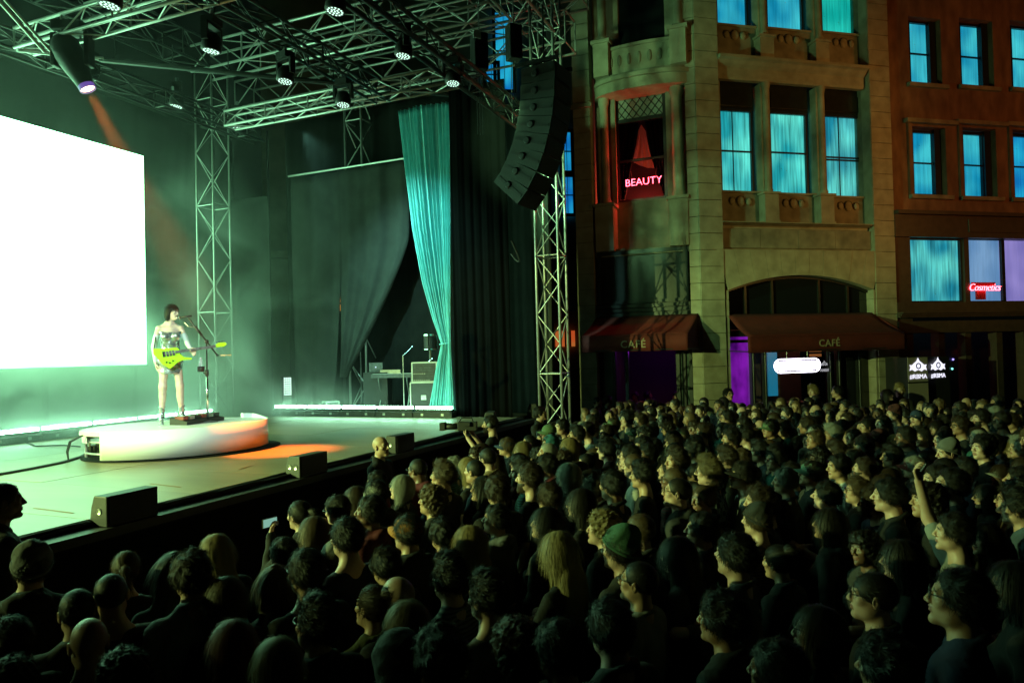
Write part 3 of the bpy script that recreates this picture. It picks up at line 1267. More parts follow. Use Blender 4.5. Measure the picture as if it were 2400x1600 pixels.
ns, ntt = int(round((S1 - S0) / PW)), int(round((T1 - T0) / PL))
pw, pl = (S1 - S0) / ns, (T1 - T0) / ntt
m3 = Matrix((SV, TV, Vector((0, 0, 1)))).transposed().to_4x4()
_pan = None
for i in range(ns):
    for j in range(ntt):
        if _pan is None:
            b = MB().bx(-pw / 2 + .004, pw / 2 - .004, -pl / 2 + .004, pl / 2 - .004, -.03, 0)
            _pan = b.mesh('deck_panel')
            _pan.materials.append(M_DECK)
        o = bpy.data.objects.new('deck_panel', _pan)
        COL.objects.link(o)
        p = ST(S0 + pw * (i + .5), T0 + pl * (j + .5), DECK - random.uniform(0, .004))
        o.matrix_basis = Matrix.Translation(p) @ m3
        pinv(o, stage)
pinv(stq(S0, S1, T0 + .02, T1, 1.2, DECK - .04).build('deck_frame', M_BLACK), stage)
pinv(stq(S0, S1, T0, T0 + .018, .0, DECK - .035).build('front_fascia', M_BLACKCLOTH), stage)
pinv(stq(S0, S1, T0 - .26, T0 - .004, DECK - .14, DECK - .06).build('front_ledge', M_BLACK), stage)
pinv(stq(S1 + .004, S1 + .02, T0, T1, 0, DECK - .035).build('end_fascia', M_BLACKCLOTH), stage)

# cable bundle along the front edge
b = MB()
for k in range(4):
    pts = [ST(s, T0 - .06 + k * .016 + .02 * math.sin(s * 1.7 + k), DECK - .03 + .012 * math.sin(s * 3 + k * 2) + k * .004) for s in np.linspace(0, 14.2, 60)]
    b.tube(pts, .013, 6)
tag(b.build('cable_bundle', M_RUBBER), 'black cable bundle lying along the front edge of the stage', 'cable')

# ------------------------------------------------------------------ LED wall
TS = 14.4
p1 = on_t(340, 610, TS)
s_r = sofp(p1)
ztop = on_t(340, 367, TS).z
zbot = on_t(340, 854, TS).z
wall = empty('led_wall', ST(s_r - 4.6, TS, zbot), 0, 'huge white glowing video screen at the back of the stage', 'screen')
b = MB()
stq(s_r - 9.2, s_r, TS, TS + .01, zbot, ztop, b)
pinv(b.build('screen_face', M_SCREEN), wall)
b = MB()
stq(s_r - 9.25, s_r + .035, TS + .014, TS + .16, zbot - .04, ztop + .04, b)
pinv(b.build('screen_frame', M_BLACK), wall)
b = MB()
for s in np.arange(s_r - 8.6, s_r, 2.1):
    stq(s, s + .08, TS + .17, TS + .25, DECK, zbot + 1, b)
pinv(b.build('screen_stand', M_BLACK), wall)

# ------------------------------------------------------------------ LED battens
def led_batten(s0, s1, t0, t1, label, grp):
    p0, p1 = ST(s0, t0, DECK), ST(s1, t1, DECK)
    c = (p0 + p1) / 2
    d = p1 - p0
    L = d.length - .02
    o = empty('led_batten', c, math.atan2(d.y, d.x), label, 'stage light', grp)
    MB().bx(-L / 2, L / 2, -.11, .11, .0, .12).build('housing', M_BLACK, o)
    MB().bx(-L / 2 + .03, L / 2 - .03, -.055, .055, .125, .18).build('light_bar', M_BLACK, o)
    b = MB()
    n = 13
    for i in range(n):
        x = -L / 2 + .06 + (L - .12) * i / (n - 1)
        b.box((x, -.02, .210), (.042, .070, .056))
    lens = b.build('lens_row', M_LED, o)
    lens['kind'] = 'stuff'
    for x in (-.25, .25):
        MB().bx(x - .03, x + .03, -.116, -.111, .04, .09).build('socket', M_STEEL, o)
    return o


names = ['first', 'second', 'third', 'fourth', 'fifth', 'sixth', 'seventh', 'eighth', 'ninth']
NB = 9
for i in range(NB):
    k = NB - 1 - i
    led_batten(12.57 - NB + i, 12.57 - NB + i + 1, 12.85, 12.85,
               'green-white LED batten under the video screen, %s from its mic stand end' % names[k], 'LED battens under the screen')
for i in range(5):
    a = 12.05 - i * .97
    led_batten(13.72, 13.72, a, a - .97, 'bright LED batten along the far stage end, %s counting from the turquoise curtain' % names[4 - i], 'LED battens along the far stage end')

# small blinder panel and flight case by the far end
p = on_s(672, 905, 13.9)
o = empty('blinder_light', (p.x, p.y, DECK), AS * -1 + PI / 2 + PI / 2 - 2.0, 'upright LED blinder panel glowing in the mist at the far stage end', 'stage light')
MB().bx(-.10, .10, -.03, .03, .0, .62).build('stand', M_BLACK, o)
hz = p.z - DECK
MB().bx(-.11, .11, -.045, .03, hz - .23, hz + .23).build('housing', M_BLACK, o)
b = MB()
for i in range(4):
    for j in range(8):
        b.box((-.072 + i * .048, -.049, hz - .19 + j * .054), (.036, .008, .042))
b.build('lens_grid', em('blinder_cell', (.7, 1, .85), 1.6), o)['kind'] = 'stuff'


def flight_case(name, c, s, rz, label, rack=False):
    o = empty(name, c, rz, label, 'flight case')
    x, y, z = s[0] / 2, s[1] / 2, s[2]
    MB().bx(-x, x, -y, y, .0, z).build('panel', pm('case_ply', (.03, .03, .035), None, 10, .5), o)
    b = MB()
    e = .014
    for sx in (-1, 1):
        for sy in (-1, 1):
            b.bx(sx * x - e, sx * x + e, sy * y - e, sy * y + e, 0, z)
        for zz in (0, z):
            b.bx(sx * x - e, sx * x + e, -y + e, y - e, zz - e, zz + e)
    for sy in (-1, 1):
        for zz in (0, z):
            b.bx(-x + e, x - e, sy * y - e, sy * y + e, zz - e, zz + e)
    b.build('edge_trim', M_ALU, o)
    if rack:
        b = MB()
        for k in range(6):
            b.bx(-x + .03, x - .03, -y - .012, -y + .01, z * (k + .3) / 6.4, z * (k + 1.05) / 6.4)
        b.build('rack_unit', pm('rack_face', (.05, .05, .055), (.02, .02, .02), 14, .35), o)
        b = MB()
        for k in range(14):
            b.cyl((-x + .05 + .05 * (k % 8), -y - .014, z * (.5 + k // 8 * 2) / 6), (-x + .05 + .05 * (k % 8), -y - .026, z * (.5 + k // 8 * 2) / 6), .012, n=8)
        b.build('knob', M_STEEL, o)
    else:
        MB().bx(-.06, .06, -y - .02, -y - .002, z * .45, z * .6).build('handle', M_STEEL, o)
    return o


p = on_s(775, 948, 14.2)
flight_case('flight_case', (p.x, p.y, DECK), (.34, .3, .30), math.radians(-60), 'small open-topped silver-edged flight case beside the far LED battens')

# ------------------------------------------------------------------ trusses
_unit = MB().cyl((0, 0, 0), (0, 0, 1), 1.0, n=6, cap=False).mesh('brace')


def truss(name, p0, p1, size, bay, mat, label, cat, grp, rc=.030, rb=.014, roll_up=Vector((0, 0, 1))):
    p0, p1 = Vector(p0), Vector(p1)
    a = p1 - p0
    L = a.length
    a.normalize()
    if abs(a.z) > .9:
        u = SV.copy()
    else:
        u = a.cross(roll_up).normalized()
    v = u.cross(a).normalized()
    o = empty(name, p0, 0, label, cat, grp)
    h = size / 2
    corners = [(-h, -h), (h, -h), (h, h), (-h, h)]
    for cu, cv in corners:
        q = u * cu + v * cv
        MB().cyl(q, q + a * L, rc, n=8).build('chord', mat, o, smooth=True)
    mesh = cached(('brace', mat.name), lambda: _unit.copy())
    if not mesh.materials:
        mesh.materials.append(mat)
        mesh.polygons.foreach_set('use_smooth', [True] * len(mesh.polygons))
    n = max(1, int(round(L / bay)))

    def brace(q0, q1, r):
        d = q1 - q0
        m = Matrix.Translation(q0) @ d.to_track_quat('Z', 'Y').to_matrix().to_4x4() @ Matrix.Diagonal((r, r, d.length, 1))
        share('brace', mesh, o, mat4=m)
    for f4 in range(4):
        c0, c1 = corners[f4], corners[(f4 + 1) % 4]
        q0, q1 = u * c0[0] + v * c0[1], u * c1[0] + v * c1[1]
        for i in range(n):
            z0, z1 = L * i / n, L * (i + 1) / n
            if (i + f4) % 2 == 0:
                brace(q0 + a * z0, q1 + a * z1, rb)
            else:
                brace(q1 + a * z0, q0 + a * z1, rb)
        step = 4 if L > 6 else 2
        for i in range(0, n + 1, step):
            brace(q0 + a * (L * i / n), q1 + a * (L * i / n), rb * 1.35)
    return o


# towers
tw = 'aluminium towers holding the stage roof'
pA, pB, pC = ST(12.75, 12.9, 0), ST(15.55, 10.75, 0), ST(14.5, 5.2, 0)
truss('truss_tower', pA + Vector((0, 0, DECK)), pA + Vector((0, 0, 9.6)), .50, .62, M_ALU, 'aluminium truss tower standing in the mist beside the screen', 'truss tower', tw, .021, .008)
truss('truss_tower', pB + Vector((0, 0, DECK)), pB + Vector((0, 0, 9.6)), .50, .62, M_ALU, 'aluminium truss tower half wrapped by the grey drape', 'truss tower', tw)
truss('truss_tower', pC + Vector((0, 0, 0)), pC + Vector((0, 0, 10.6)), .50, .62, M_ALU, 'bright truss tower between the black drapes and the cafe building', 'truss tower', tw)
# lighting rig
lr = 'trusses of the stage roof'
RZ = 7.78


def rig(s0, t0, s1, t1, z, size, mat, label, bay=.5, rc=.026, rb=.011):
    truss('roof_truss', ST(s0, t0, z), ST(s1, t1, z), size, bay, mat, label, 'truss', lr, rc, rb)


rig(1.5, 11.0, 12.2, 11.0, RZ, .29, M_BLACKTRUSS, 'dark truss carrying the row of wash lights nearest the screen')
rig(1.5, 7.25, 11.3, 7.25, RZ, .29, M_BLACKTRUSS, 'dark truss along the middle of the stage roof carrying wash lights')
rig(1.5, 5.45, 14.0, 5.45, RZ - .05, .29, M_BLACKTRUSS, 'black truss along the stage front ending above the line array', rc=.034)
rig(7.05, 5.65, 7.05, 10.8, RZ + .0, .29, M_ALU, 'silver cross truss above the big moving head spotlight')
rig(11.15, 5.65, 11.15, 10.8, RZ + .0, .29, M_ALU, 'silver cross truss at the far end of the lighting rig')
rig(15.0, 4.8, 15.0, 14.0, 9.95, .70, M_ALU, 'deep silver roof truss spanning the far end between the towers', .75, .03, .014)
rig(3.0, 5.2, 14.2, 5.2, 9.95, .60, M_ALU, 'deep silver roof truss running above the stage front', .75, .03, .014)
rig(12.75, 5.6, 12.75, 13.2, 9.95, .60, M_ALU, 'deep silver roof truss crossing above the screen corner tower', .75, .03, .014)
rig(9.6, 5.6, 9.6, 12.5, 10.0, .60, M_ALU, 'deep silver roof truss crossing above the singer', .75, .03, .014)
rig(3.0, 12.9, 12.4, 12.9, 9.95, .60, M_BLACKTRUSS, 'dark deep roof truss running high above the screen', .75, .03, .014)
rig(16.2, 4.8, 16.2, 13.5, 11.4, .60, M_ALU, 'uppermost silver roof truss seen beyond the far end', .75, .03, .014)
# curtain track and loose pipes
pt0, pt1 = on_t(200, 137, 13.0), on_s(1066, 224, 14.2)
b = MB()
b.tube([pt0, (pt0 + pt1) / 2, pt1], .055, 8)
for k in range(7):
    q = pt0.lerp(pt1, (k + .5) / 7)
    b.cyl(q, q + Vector((0, 0, .45)), .012, n=6)
tag(b.build('curtain_track', M_BLACKTRUSS), 'long black curtain track sloping across under the roof to the turquoise curtain', 'curtain track')
for (x0, y0, x1, y1, t, lab) in ((-40, -40, 105, 122, 9.9, 'steep aluminium brace pipe above the big moving head'), (40, 118, 230, 138, 10.4, 'short level aluminium pipe beside the big moving head')):
    a, c = on_t(x0, y0, t), on_t(x1, y1, t)
    b = MB().cyl(a, c, .026, n=10)
    b.cyl(a + Vector((.05, .05, .03)), c + Vector((.05, .05, .03)), .02, n=10)
    tag(b.build('brace_pipe', M_ALU), lab, 'pipe')

# ------------------------------------------------------------------ stage lights
def stage_light(p, drop, tilt, rz, label, grp='LED wash lights on the roof trusses'):
    o = empty('wash_light', p, rz, label, 'stage light', grp)
    MB().bx(-.11, .11, -.09, .09, -.10, -.0).build('base', M_BLACK, o)
    b = MB()
    b.cyl((-.0, 0, 0), (0, 0, .10), .025, n=8)
    b.build('clamp', M_STEEL, o)
    b = MB()
    for s in (-1, 1):
        b.bx(s * .155 - .018, s * .155 + .018, -.045, .045, -.34, -.10)
    b.bx(-.173, .173, -.045, .045, -.128, -.102)
    b.build('yoke', M_BLACK, o)
    hd = MB().lathe([(0, .12), (.07, .115), (.115, .06), (.13, -.02), (.13, -.10), (.118, -.115)], (0, 0, 0), 20).build('head', M_BLACK, o, (0, 0, -.33), (tilt, 0, 0), smooth=True)
    b = MB()
    b.lathe([(0, -.112), (.118, -.112)], (0, 0, 0), 20)
    b.build('face_plate', M_BLACK, hd)
    b = MB()
    for q in range(3):
        n = (1, 7, 13)[q]
        for i in range(n):
            t = 2 * PI * i / n
            b.lathe([(0, -.121), (.010, -.119), (.015, -.113)], (math.cos(t) * .045 * q, math.sin(t) * .045 * q, 0), 6)
    b.build('lens_array', M_DOT, hd)['kind'] = 'stuff'
    return o


WL = [((260, 14), 'M', 'wash light at the top edge above the screen'), ((497, 120), 'M', 'wash light hung centrally over the singer'), ((670, 192), 'M', 'wash light hung over the gap before the grey drape'),
      ((805, 247), 'M', 'last wash light of the middle truss, above the grey drape'), ((212, 184), 'U', 'wash light beside the big moving head'), ((415, 250), 'U', 'wash light above the screen corner'),
      ((557, 299), 'U', 'lowest wash light, beside the misty tower top'), ((788, 28), 'D', 'wash light high on the black front truss'), ((947, 132), 'D', 'wash light above the turquoise curtain on the front truss'),
      ((1062, 197), 'D', 'wash light above the black drape top')]
TT = {'M': 7.25, 'U': 11.0, 'D': 5.45}
for (px, py), k, lab in WL:
    p = on_t(px, py, TT[k])
    zz = RZ - .26
    stage_light((p.x, p.y, p.z + .44), .3, math.radians(8), random.uniform(0, 3), lab)
    if p.z + .44 < zz:
        pass

# the big moving head with its warm beam
pm_ = on_s(170, 130, 7.05)
tgt = on_z(655, 1056, 1.6)
d = (tgt - pm_).normalized()
mh = empty('moving_head_spotlight', pm_ + Vector((0, 0, .45)), 0, 'big black moving head spotlight with a glowing warm lens', 'stage light')
MB().bx(-.22, .22, -.17, .17, -.14, .0).build('base', M_BLACK, mh, bevel=.02)
b = MB()
for s in (-1, 1):
    b.bx(s * .24 - .035, s * .24 + .035, -.09, .09, -.62, -.14)
b.build('yoke', M_BLACK, mh, bevel=.015)
Q = (-d).to_track_quat('Z', 'Y').to_euler()
hd = MB().lathe([(0, .36), (.13, .35), (.19, .25), (.20, .05), (.17, -.12), (.13, -.30), (.105, -.44), (.10, -.46)], (0, 0, 0), 24).build('head', M_BLACK, mh, (0, 0, -.52), Q, smooth=True)
MB().lathe([(0, -.455), (.085, -.455), (.098, -.45)], (0, 0, 0), 24).build('lens', em('spot_lens', (1.0, .70, .45), 6.0), hd)
MB().lathe([(.102, -.40), (.112, -.405), (.112, -.47), (.104, -.475), (.100, -.455)], (0, 0, 0), 24).build('lens_ring', em('lens_ring_glow', (.4, .2, 1.0), .35), hd)
lp = pm_ + Vector((0, 0, -.07)) + d * .50
LAMPS['spot'] = lamp('warm_spot_beam', 'SPOT', lp, tgt, 15000, (1.0, .19, .02), .06, 17, .9)

# black hoists / hanging boxes over the line array
for (px, py, s, h, lab) in ((1123, 120, 12.6, .62, 'slanted black hoist with a white tag above the array cables'), (1204, 98, 13.2, .62, 'middle black hoist hanging over the line array'), (1297, 82, 13.9, .62, 'black hoist hanging beside the stage roof corner')):
    p = on_t(px, py, 5.45) if px < 1150 else on_t(px, py, 5.2)
    o = empty('chain_hoist', p, AS, lab, 'hoist', 'hoists over the line array')
    MB().bx(-.13, .13, -.13, .13, -.36, .30).build('body', M_BLACK, o, bevel=.02)
    b = MB()
    b.cyl((0, 0, .3), (0, 0, .85), .014, n=6)
    b.tube([(0.03, 0, .85), (.0, 0, .92), (-.03, 0, .88)], .014, 6)
    b.build('hook', M_STEEL, o)
    b = MB()
    for k in range(3):
        b.cyl((-.05 + .05 * k, .03, -.36), (-.05 + .05 * k, .03, -1.5), .008, n=5)
    b.build('chain', M_BLACK, o)
    if px < 1150:
        MB().bx(-.16, -.02, -.16, -.135, .16, .3).build('white_tag', pm('tag_white', (.6, .62, .6), None, 8, .5), o)

# ------------------------------------------------------------------ line array
p_top, p_bot = at_depth(1262, 172, 13.4), at_depth(1195, 440, 13.4)
la = empty('line_array', p_top + Vector((0, 0, .3)), 0, 'curved hanging black line array of eight loudspeakers', 'loudspeaker')
LR = Matrix.Rotation(math.radians(-28), 4, 'Z')
la.scale = (.86, .86, .86)
la.location = at_depth(1280, 160, 13.4)


def cabinet_mesh():
    b = MB()
    poly = [(-.40, -.155), (.40, -.19), (.40, .19), (-.40, .155)]
    b.prism(poly, -.44, .44)
    return b


mats = pm('cabinet_paint', (.030, .032, .030), (.022, .023, .022), 30, .6, bump=.3, bscale=150)
n = 8
curve = [(0, 0), (-.02, -.36), (-.06, -.72), (-.13, -.1 - .97), (-.23, -.1 - 1.31), (-.36, -1.73), (-.53, -2.04), (-.73, -2.32)]
ang = [0, 3, 7, 12, 18, 25, 33, 42]
cm = cabinet_mesh().mesh('speaker_cabinet')
cm.materials.append(mats)
gm = MB().bx(.402, .416, -.40, .40, -.16, .16).mesh('grille')
gm.materials.append(M_GRILLE)
hm = MB().lathe([(.085, 0), (.075, -.03), (.055, -.045), (.0, -.048)], (0, 0, 0), 16).mesh('rear_dish')
hm.materials.append(M_GRILLE)
dm = MB().sphere((0, 0, 0), (.042, .042, .026), 14, 8).mesh('horn_dome')
dm.materials.append(pm('dark_chrome', (.25, .25, .25), None, 8, .2, metal=.9))
rm = MB()
rm.bx(-.36, .36, -.453, -.441, -.03, .03)
rmm = rm.mesh('rigging_rail')
rmm.materials.append(M_BLACK)
for (cx_, cz_), a_ in zip(curve, ang):
    m = LR @ Matrix.Translation((cx_, 0, cz_ - .25)) @ Matrix.Rotation(math.radians(a_), 4, 'Y')
    c = share('speaker_cabinet', cm, la, mat4=m)
    share('grille', gm, c)
    share('rigging_rail', rmm, c)
    for yy in (-.02,):
        share('horn_dome', dm, c, mat4=Matrix.Translation((-.06, -.452, 0)) @ Matrix.Rotation(PI / 2, 4, 'X'))
        share('rear_dish', hm, c, mat4=Matrix.Translation((-.06, -.441, 0)) @ Matrix.Rotation(-PI / 2, 4, 'X'))
b = MB()
b.bx(-.5, .5, -.42, -.36, -.02, .06).bx(-.5, .5, .36, .42, -.02, .06).bx(-.04, .04, -.36, .36, -.02, .06)
b.cyl((0, 0, .06), (0, 0, 1.4), .02, n=8)
o = b.build('flying_frame', M_BLACK, la)
o.matrix_basis = LR @ Matrix.Translation((-.05, 0, .0))
b = MB().tube([ST(13.3, 5.6, 5.2) + Vector((.15 * math.sin(t), .1 * t, -.4 * math.sin(t * .8))) for t in np.linspace(0, 3.2, 12)], .022, 6)
o = b.build('speaker_cable', M_RUBBER)
tag(o, 'thick black cable loop hanging below the line array', 'cable')

# ------------------------------------------------------------------ drapes
def drape(name, pa, pb, ztop, zbot, folds, amp, mat, label, seed=0, nu=None, nv=26, shape=None, cat='drape', grp=None):
    """hanging cloth between plan points pa and pb; shape(u, v) -> (u', extra depth) lets it be gathered"""
    rnd = random.Random(seed)
    pa, pb = Vector(pa), Vector(pb)
    d = (pb - pa)
    L = d.length
    d.normalize()
    nrm = Vector((-d.y, d.x, 0))
    ph = [rnd.uniform(0, 6.28) for _ in range(6)]
    nu = nu or int(folds * 10)

    def fn(v, u):
        z = ztop + (zbot - ztop) * v
        uu = shape(u, v) if shape else u
        w = uu * L
        g = u + .012 * math.sin(v * 4 + ph[0])
        ff = math.sin(2 * PI * folds * g + ph[1] + .9 * math.sin(2 * PI * folds * .31 * g + ph[3]))
        y = amp * (.55 + .45 * v) * (ff + .35 * math.sin(2 * PI * folds * 2.3 * g + ph[2])) + amp * .5 * math.sin(v * 3 + u * 9 + ph[4])
        p = pa + d * w + nrm * y
        return (p.x, p.y, z)
    b = MB().grid(fn, nv, nu)
    o = b.build(name, mat, smooth=True)
    so = o.modifiers.new('thickness', 'SOLIDIFY')
    so.thickness = .012
    return tag(o, label, cat, grp)


def h3(p):
    return (p.x, p.y, 0)


drape('black_drape', ST(13.95, 7.28, 0), ST(13.95, 5.95, 0), 8.75, 1.55, 6, .022, M_LEG, 'tall black leg drape beside the turquoise curtain', 1)
drape('side_drape', ST(15.1, 6.75, 0), ST(15.0, 5.35, 0), 8.2, .7, 3, .05, M_GREYCLOTH, 'dark grey drape hanging between the black leg and the bright tower', 2)
z3 = 7.64
drape('grey_drape', ST(15.05, 12.55, 0), ST(15.05, 10.95, 0), z3, 1.7, 2, .045, M_GREYCLOTH, 'straight grey drape panel left of the wrapped tower', 3,
      shape=lambda u, v: u * (1 - .30 * max(0, v - .3)))


def gather(u, v):
    if v < .35:
        k = 1 - .06 * v
    else:
        k = .98 - .90 * ((v - .35) / .65) ** 1.25
    return .0 + u * max(k, .10) + .02


drape('gathered_drape', ST(15.0, 11.12, 0), ST(15.0, 9.0, 0), z3 + .02, 2.45, 3, .05, M_GREYCLOTH, 'grey drape pulled sideways and tied to the tower foot', 4, nv=44, shape=gather)
b = MB().cyl(ST(15.02, 12.6, z3 + .06), ST(15.02, 8.9, z3 + .08), .028, n=8)
tag(b.build('drape_pipe', M_ALU), 'thin horizontal pipe carrying the grey drapes', 'pipe')
drape('back_drape', ST(15.1, 15.3, 0), ST(15.1, 13.35, 0), 7.3, 1.6, 2, .04, M_GREYCLOTH, 'grey drape panel behind the misty tower', 5)
drape('back_drape', ST(15.75, 13.3, 0), ST(15.75, 7.0, 0), 9.4, 1.3, 9, .04, M_BLACKCLOTH, 'wide black backdrop drape behind the grey drapes', 6)
b = MB().cyl(ST(15.05, 13.3, DECK), ST(15.05, 13.3, 9.0), .03, n=8)
tag(b.build('drape_pole', M_BLACKTRUSS), 'thin upright pole between the misty tower and the grey drape', 'pole')
drape('upstage_backdrop', ST(16.2, 15.6, 0), ST(-2.5, 15.6, 0), 9.4, 0.4, 20, .04, M_BLACKCLOTH, 'full height black backdrop hanging behind the video screen', 7, cat='backdrop')


def teal(u, v):
    # left edge u=0 sweeps in to the tie at v=.785 and flares again below
    L = np.interp(v, [0, .20, .40, .58, .70, .785, .86, 1.0], [0.0, .10, .22, .40, .58, .735, .64, .50])
    R = np.interp(v, [0, .4, .785, 1.0], [1.0, .965, .90, .93])
    return float(L + (R - L) * u)


drape('turquoise_curtain', ST(14.3, 8.80, 0), ST(14.3, 7.36, 0), 8.62, 1.70, 12, .085, M_TEAL, 'turquoise stage curtain gathered at a tie', 8, nu=240, nv=60, shape=teal, cat='curtain')
b = MB()
p = ST(14.26, 7.66, 3.19)
b.tube([p + SV * (.12 * math.cos(t)) + TV * (.15 * math.sin(t)) + Vector((0, 0, .01 * math.sin(2 * t))) for t in np.linspace(0, 2 * PI, 18, endpoint=False)], .012, 6, closed=True)
tag(b.build('curtain_tie', M_TEAL), 'thin cord tied round the turquoise curtain', 'cord')

# ------------------------------------------------------------------ backstage gear behind the curtain gap
GX = pm('gear_grey', (.10, .10, .105), (.05, .05, .05), 14, .5)
p = on_z(1000, 945, 1.62)
rzb = math.radians(-8)
pr = on_s(1000, 938, 14.75)
flight_case('amp_case', (pr.x, pr.y, DECK), (.62, .5, .72), rzb, 'silver-edged speaker case standing under the rack behind the turquoise curtain')
flight_case('rack_case', (pr.x + .02, pr.y, DECK + .74), (.58, .46, .44), rzb, 'open equipment rack with knobs on top of the speaker case', True)
pk = on_s(925, 850, 14.9)
o = empty('keyboard_stand', (pk.x, pk.y, DECK), rzb, 'stand with keyboard and mixer in the curtain gap', 'keyboard')
b = MB()
for s in (-1, 1):
    b.cyl((s * .35, -.2, 0), (s * .35, .2, .82), .018, n=8).cyl((s * .35, .2, 0), (s * .35, -.2, .82), .018, n=8)
b.build('leg', M_STEEL, o)
MB().bx(-.55, .55, -.16, .16, .83, .92).build('keyboard', GX, o)
b = MB()
for i in range(28):
    b.box((-.5 + i * .037, -.07, .927), (.032, .13, .012))
b.build('key_row', pm('ivory', (.6, .6, .58), None, 5, .4), o)
MB().bx(-.35, .15, -.05, .15, .93, 1.02).build('mixer', M_STEEL, o)
pl_ = on_s(885, 858, 14.9)
o = empty('laptop', (pl_.x, pl_.y, pl_.z - .14), rzb, 'open silver laptop with a glowing emblem by the tower foot', 'laptop')
MB().bx(-.17, .17, -.12, .12, 0, .016).build('base', GX, o)
MB().box((0, -.135, .115), (.34, .012, .23)).build('lid', GX, o)
MB().lathe([(0, 0), (.018, 0)], (0, 0, 0), 12).build('emblem', em('emblem_glow', (.7, .75, 1), 1.2), o, (0, -.143, .12), (PI / 2, 0, 0))
MB().bx(-.3, .3, -.2, .2, -(pl_.z - .14 - DECK), -.005).build('table', M_BLACK, o)
for (px, zt, lab) in ((947, 1.35, 'plain microphone stand in the curtain gap'), (992, 1.05, 'short microphone stand before the equipment rack')):
    q = on_s(px, 945, 14.55)
    o = empty('gear_stand', (q.x, q.y, DECK), 0, lab, 'microphone stand')
    MB().lathe([(.15, 0), (.14, .02), (.02, .03), (.012, .05), (.012, zt)], (0, 0, 0), 12).build('pole', M_STEEL, o)
    MB().cyl((0, 0, zt), (.22, .1, zt + .22), .009, n=6).build('boom', M_STEEL, o)
# drum shells behind the curtain
q = on_s(1008, 800, 14.9)
o = empty('drum', (q.x, q.y, q.z - .2), .4, 'chrome-rimmed dark drum standing high behind the turquoise curtain', 'drum')
MB().lathe([(.0, 0), (.16, 0), (.16, .36), (0, .36)], (0, 0, 0), 20).build('shell', M_BLACK, o)
MB().lathe([(.163, .33), (.172, .33), (.172, .37), (.163, .37)], (0, 0, 0), 20).lathe([(.163, 0), (.172, 0), (.172, .03), (.163, .03)], (0, 0, 0), 20).build('rim', M_CHROME, o)
b = MB()
for k in range(6):
    t = k * PI / 3
    b.cyl((.168 * math.cos(t), .168 * math.sin(t), .02), (.168 * math.cos(t), .168 * math.sin(t), .35), .007, n=6)
b.build('tension_rod', M_CHROME, o)
MB().cyl((0, 0, 0), (0, 0, -(q.z - .2 - DECK)), .03, n=8).build('stand', M_STEEL, o)

# ------------------------------------------------------------------ wedge boxes along the front, facing the audience
def front_fill(s, t, L, h, lab, lit=False, rz=0.0):
    o = empty('front_fill_speaker', ST(s, t, DECK - .058 if t < T0 - .02 else DECK), PI / 2 - AS + rz, lab, 'loudspeaker', 'front fill speakers along the stage front')
    # local x along S, local y upstage
    poly = [(-.11, 0), (.11, 0), (.085, h * .6), (.05, h), (-.11, h)]
    b = MB()
    vs = [(x, y, z) for x in (-L / 2, L / 2) for y, z in poly]
    n = 5
    b.add(vs, [tuple(range(n - 1, -1, -1)), tuple(range(n, 2 * n))] + [(i, (i + 1) % n, n + (i + 1) % n, n + i) for i in range(n)])
    b.build('cabinet', pm('lit_unlit_tone', (.05, .053, .052) if lit else (.010, .010, .010), None, 40, .55, bump=.25, bscale=140), o, bevel=.008)  # light on the lit ones is put into a paler cabinet colour
    b = MB()
    b.bx(-L / 2 + .02, L / 2 - .02, -.122, -.112, .02, h - .02)
    b.build('grille', M_GRILLE, o)
    b = MB()
    for k in ((-.02,), (-.05, .035))[1 if lit else 0]:
        b.lathe([(.030, 0), (.027, .006), (.012, .002), (.0, .002)], (0, 0, 0), 14, Matrix.Rotation(-PI / 2, 3, 'Y'))
        for i in range(len(b.v) - 14 * 4, len(b.v)):
            b.v[i] = (b.v[i][0] - L / 2 - .001, b.v[i][1] + k, b.v[i][2] + h * .5)
    b.build('socket_plate', M_STEEL, o)
    return o


front_fill(4.58, 5.74, .52, .26, 'black front fill speaker nearest the suited guard at the stage edge')
q = on_z(720, 1088, DECK - .03)
front_fill(sofp(q) - .5, 5.74, .52, .25, 'front fill speaker coloured grey as if lit, in front of the orange floor glow', True)
q = on_z(938, 1040, DECK - .03)
front_fill(sofp(q) - .55, 5.74, .52, .25, 'black front fill speaker just behind the bald guard')
q = on_z(1124, 998, DECK - .03)
front_fill(sofp(q), 5.80, .40, .30, 'front fill speaker coloured paler as if lit, above the camera operator', True, .35)
q = on_z(1236, 974, DECK - .03)
front_fill(min(sofp(q), 15.2), 5.80, .40, .30, 'far front fill speaker coloured paler as if lit, below the drapes at the stage corner', True, .35)

# board added out of view to cut the top of the stage wash
w_ = LAMPS['wash'].location
wd_ = Vector((4.6, 12.5, 2.6)) - w_
wd_.z = 0
wd_.normalize()
fc_ = w_ + wd_ * 1.3
fl_ = empty('added_light_board', (fc_.x, fc_.y, DECK), math.atan2(wd_.y, wd_.x) - PI / 2, 'unseen black board added to shade the stage wash light', 'flag')
zf_ = w_.z - DECK + 1.3 * math.tan(math.radians(2.2))
MB().bx(-1.6, 1.6, -.02, .02, zf_, zf_ + 1.3).build('board', M_BLACK, fl_)
for x in (-1.5, 1.5):
    MB().cyl((x, .04, 0), (x, .04, zf_ + .6), .02, n=8).build('stand', M_STEEL, fl_)

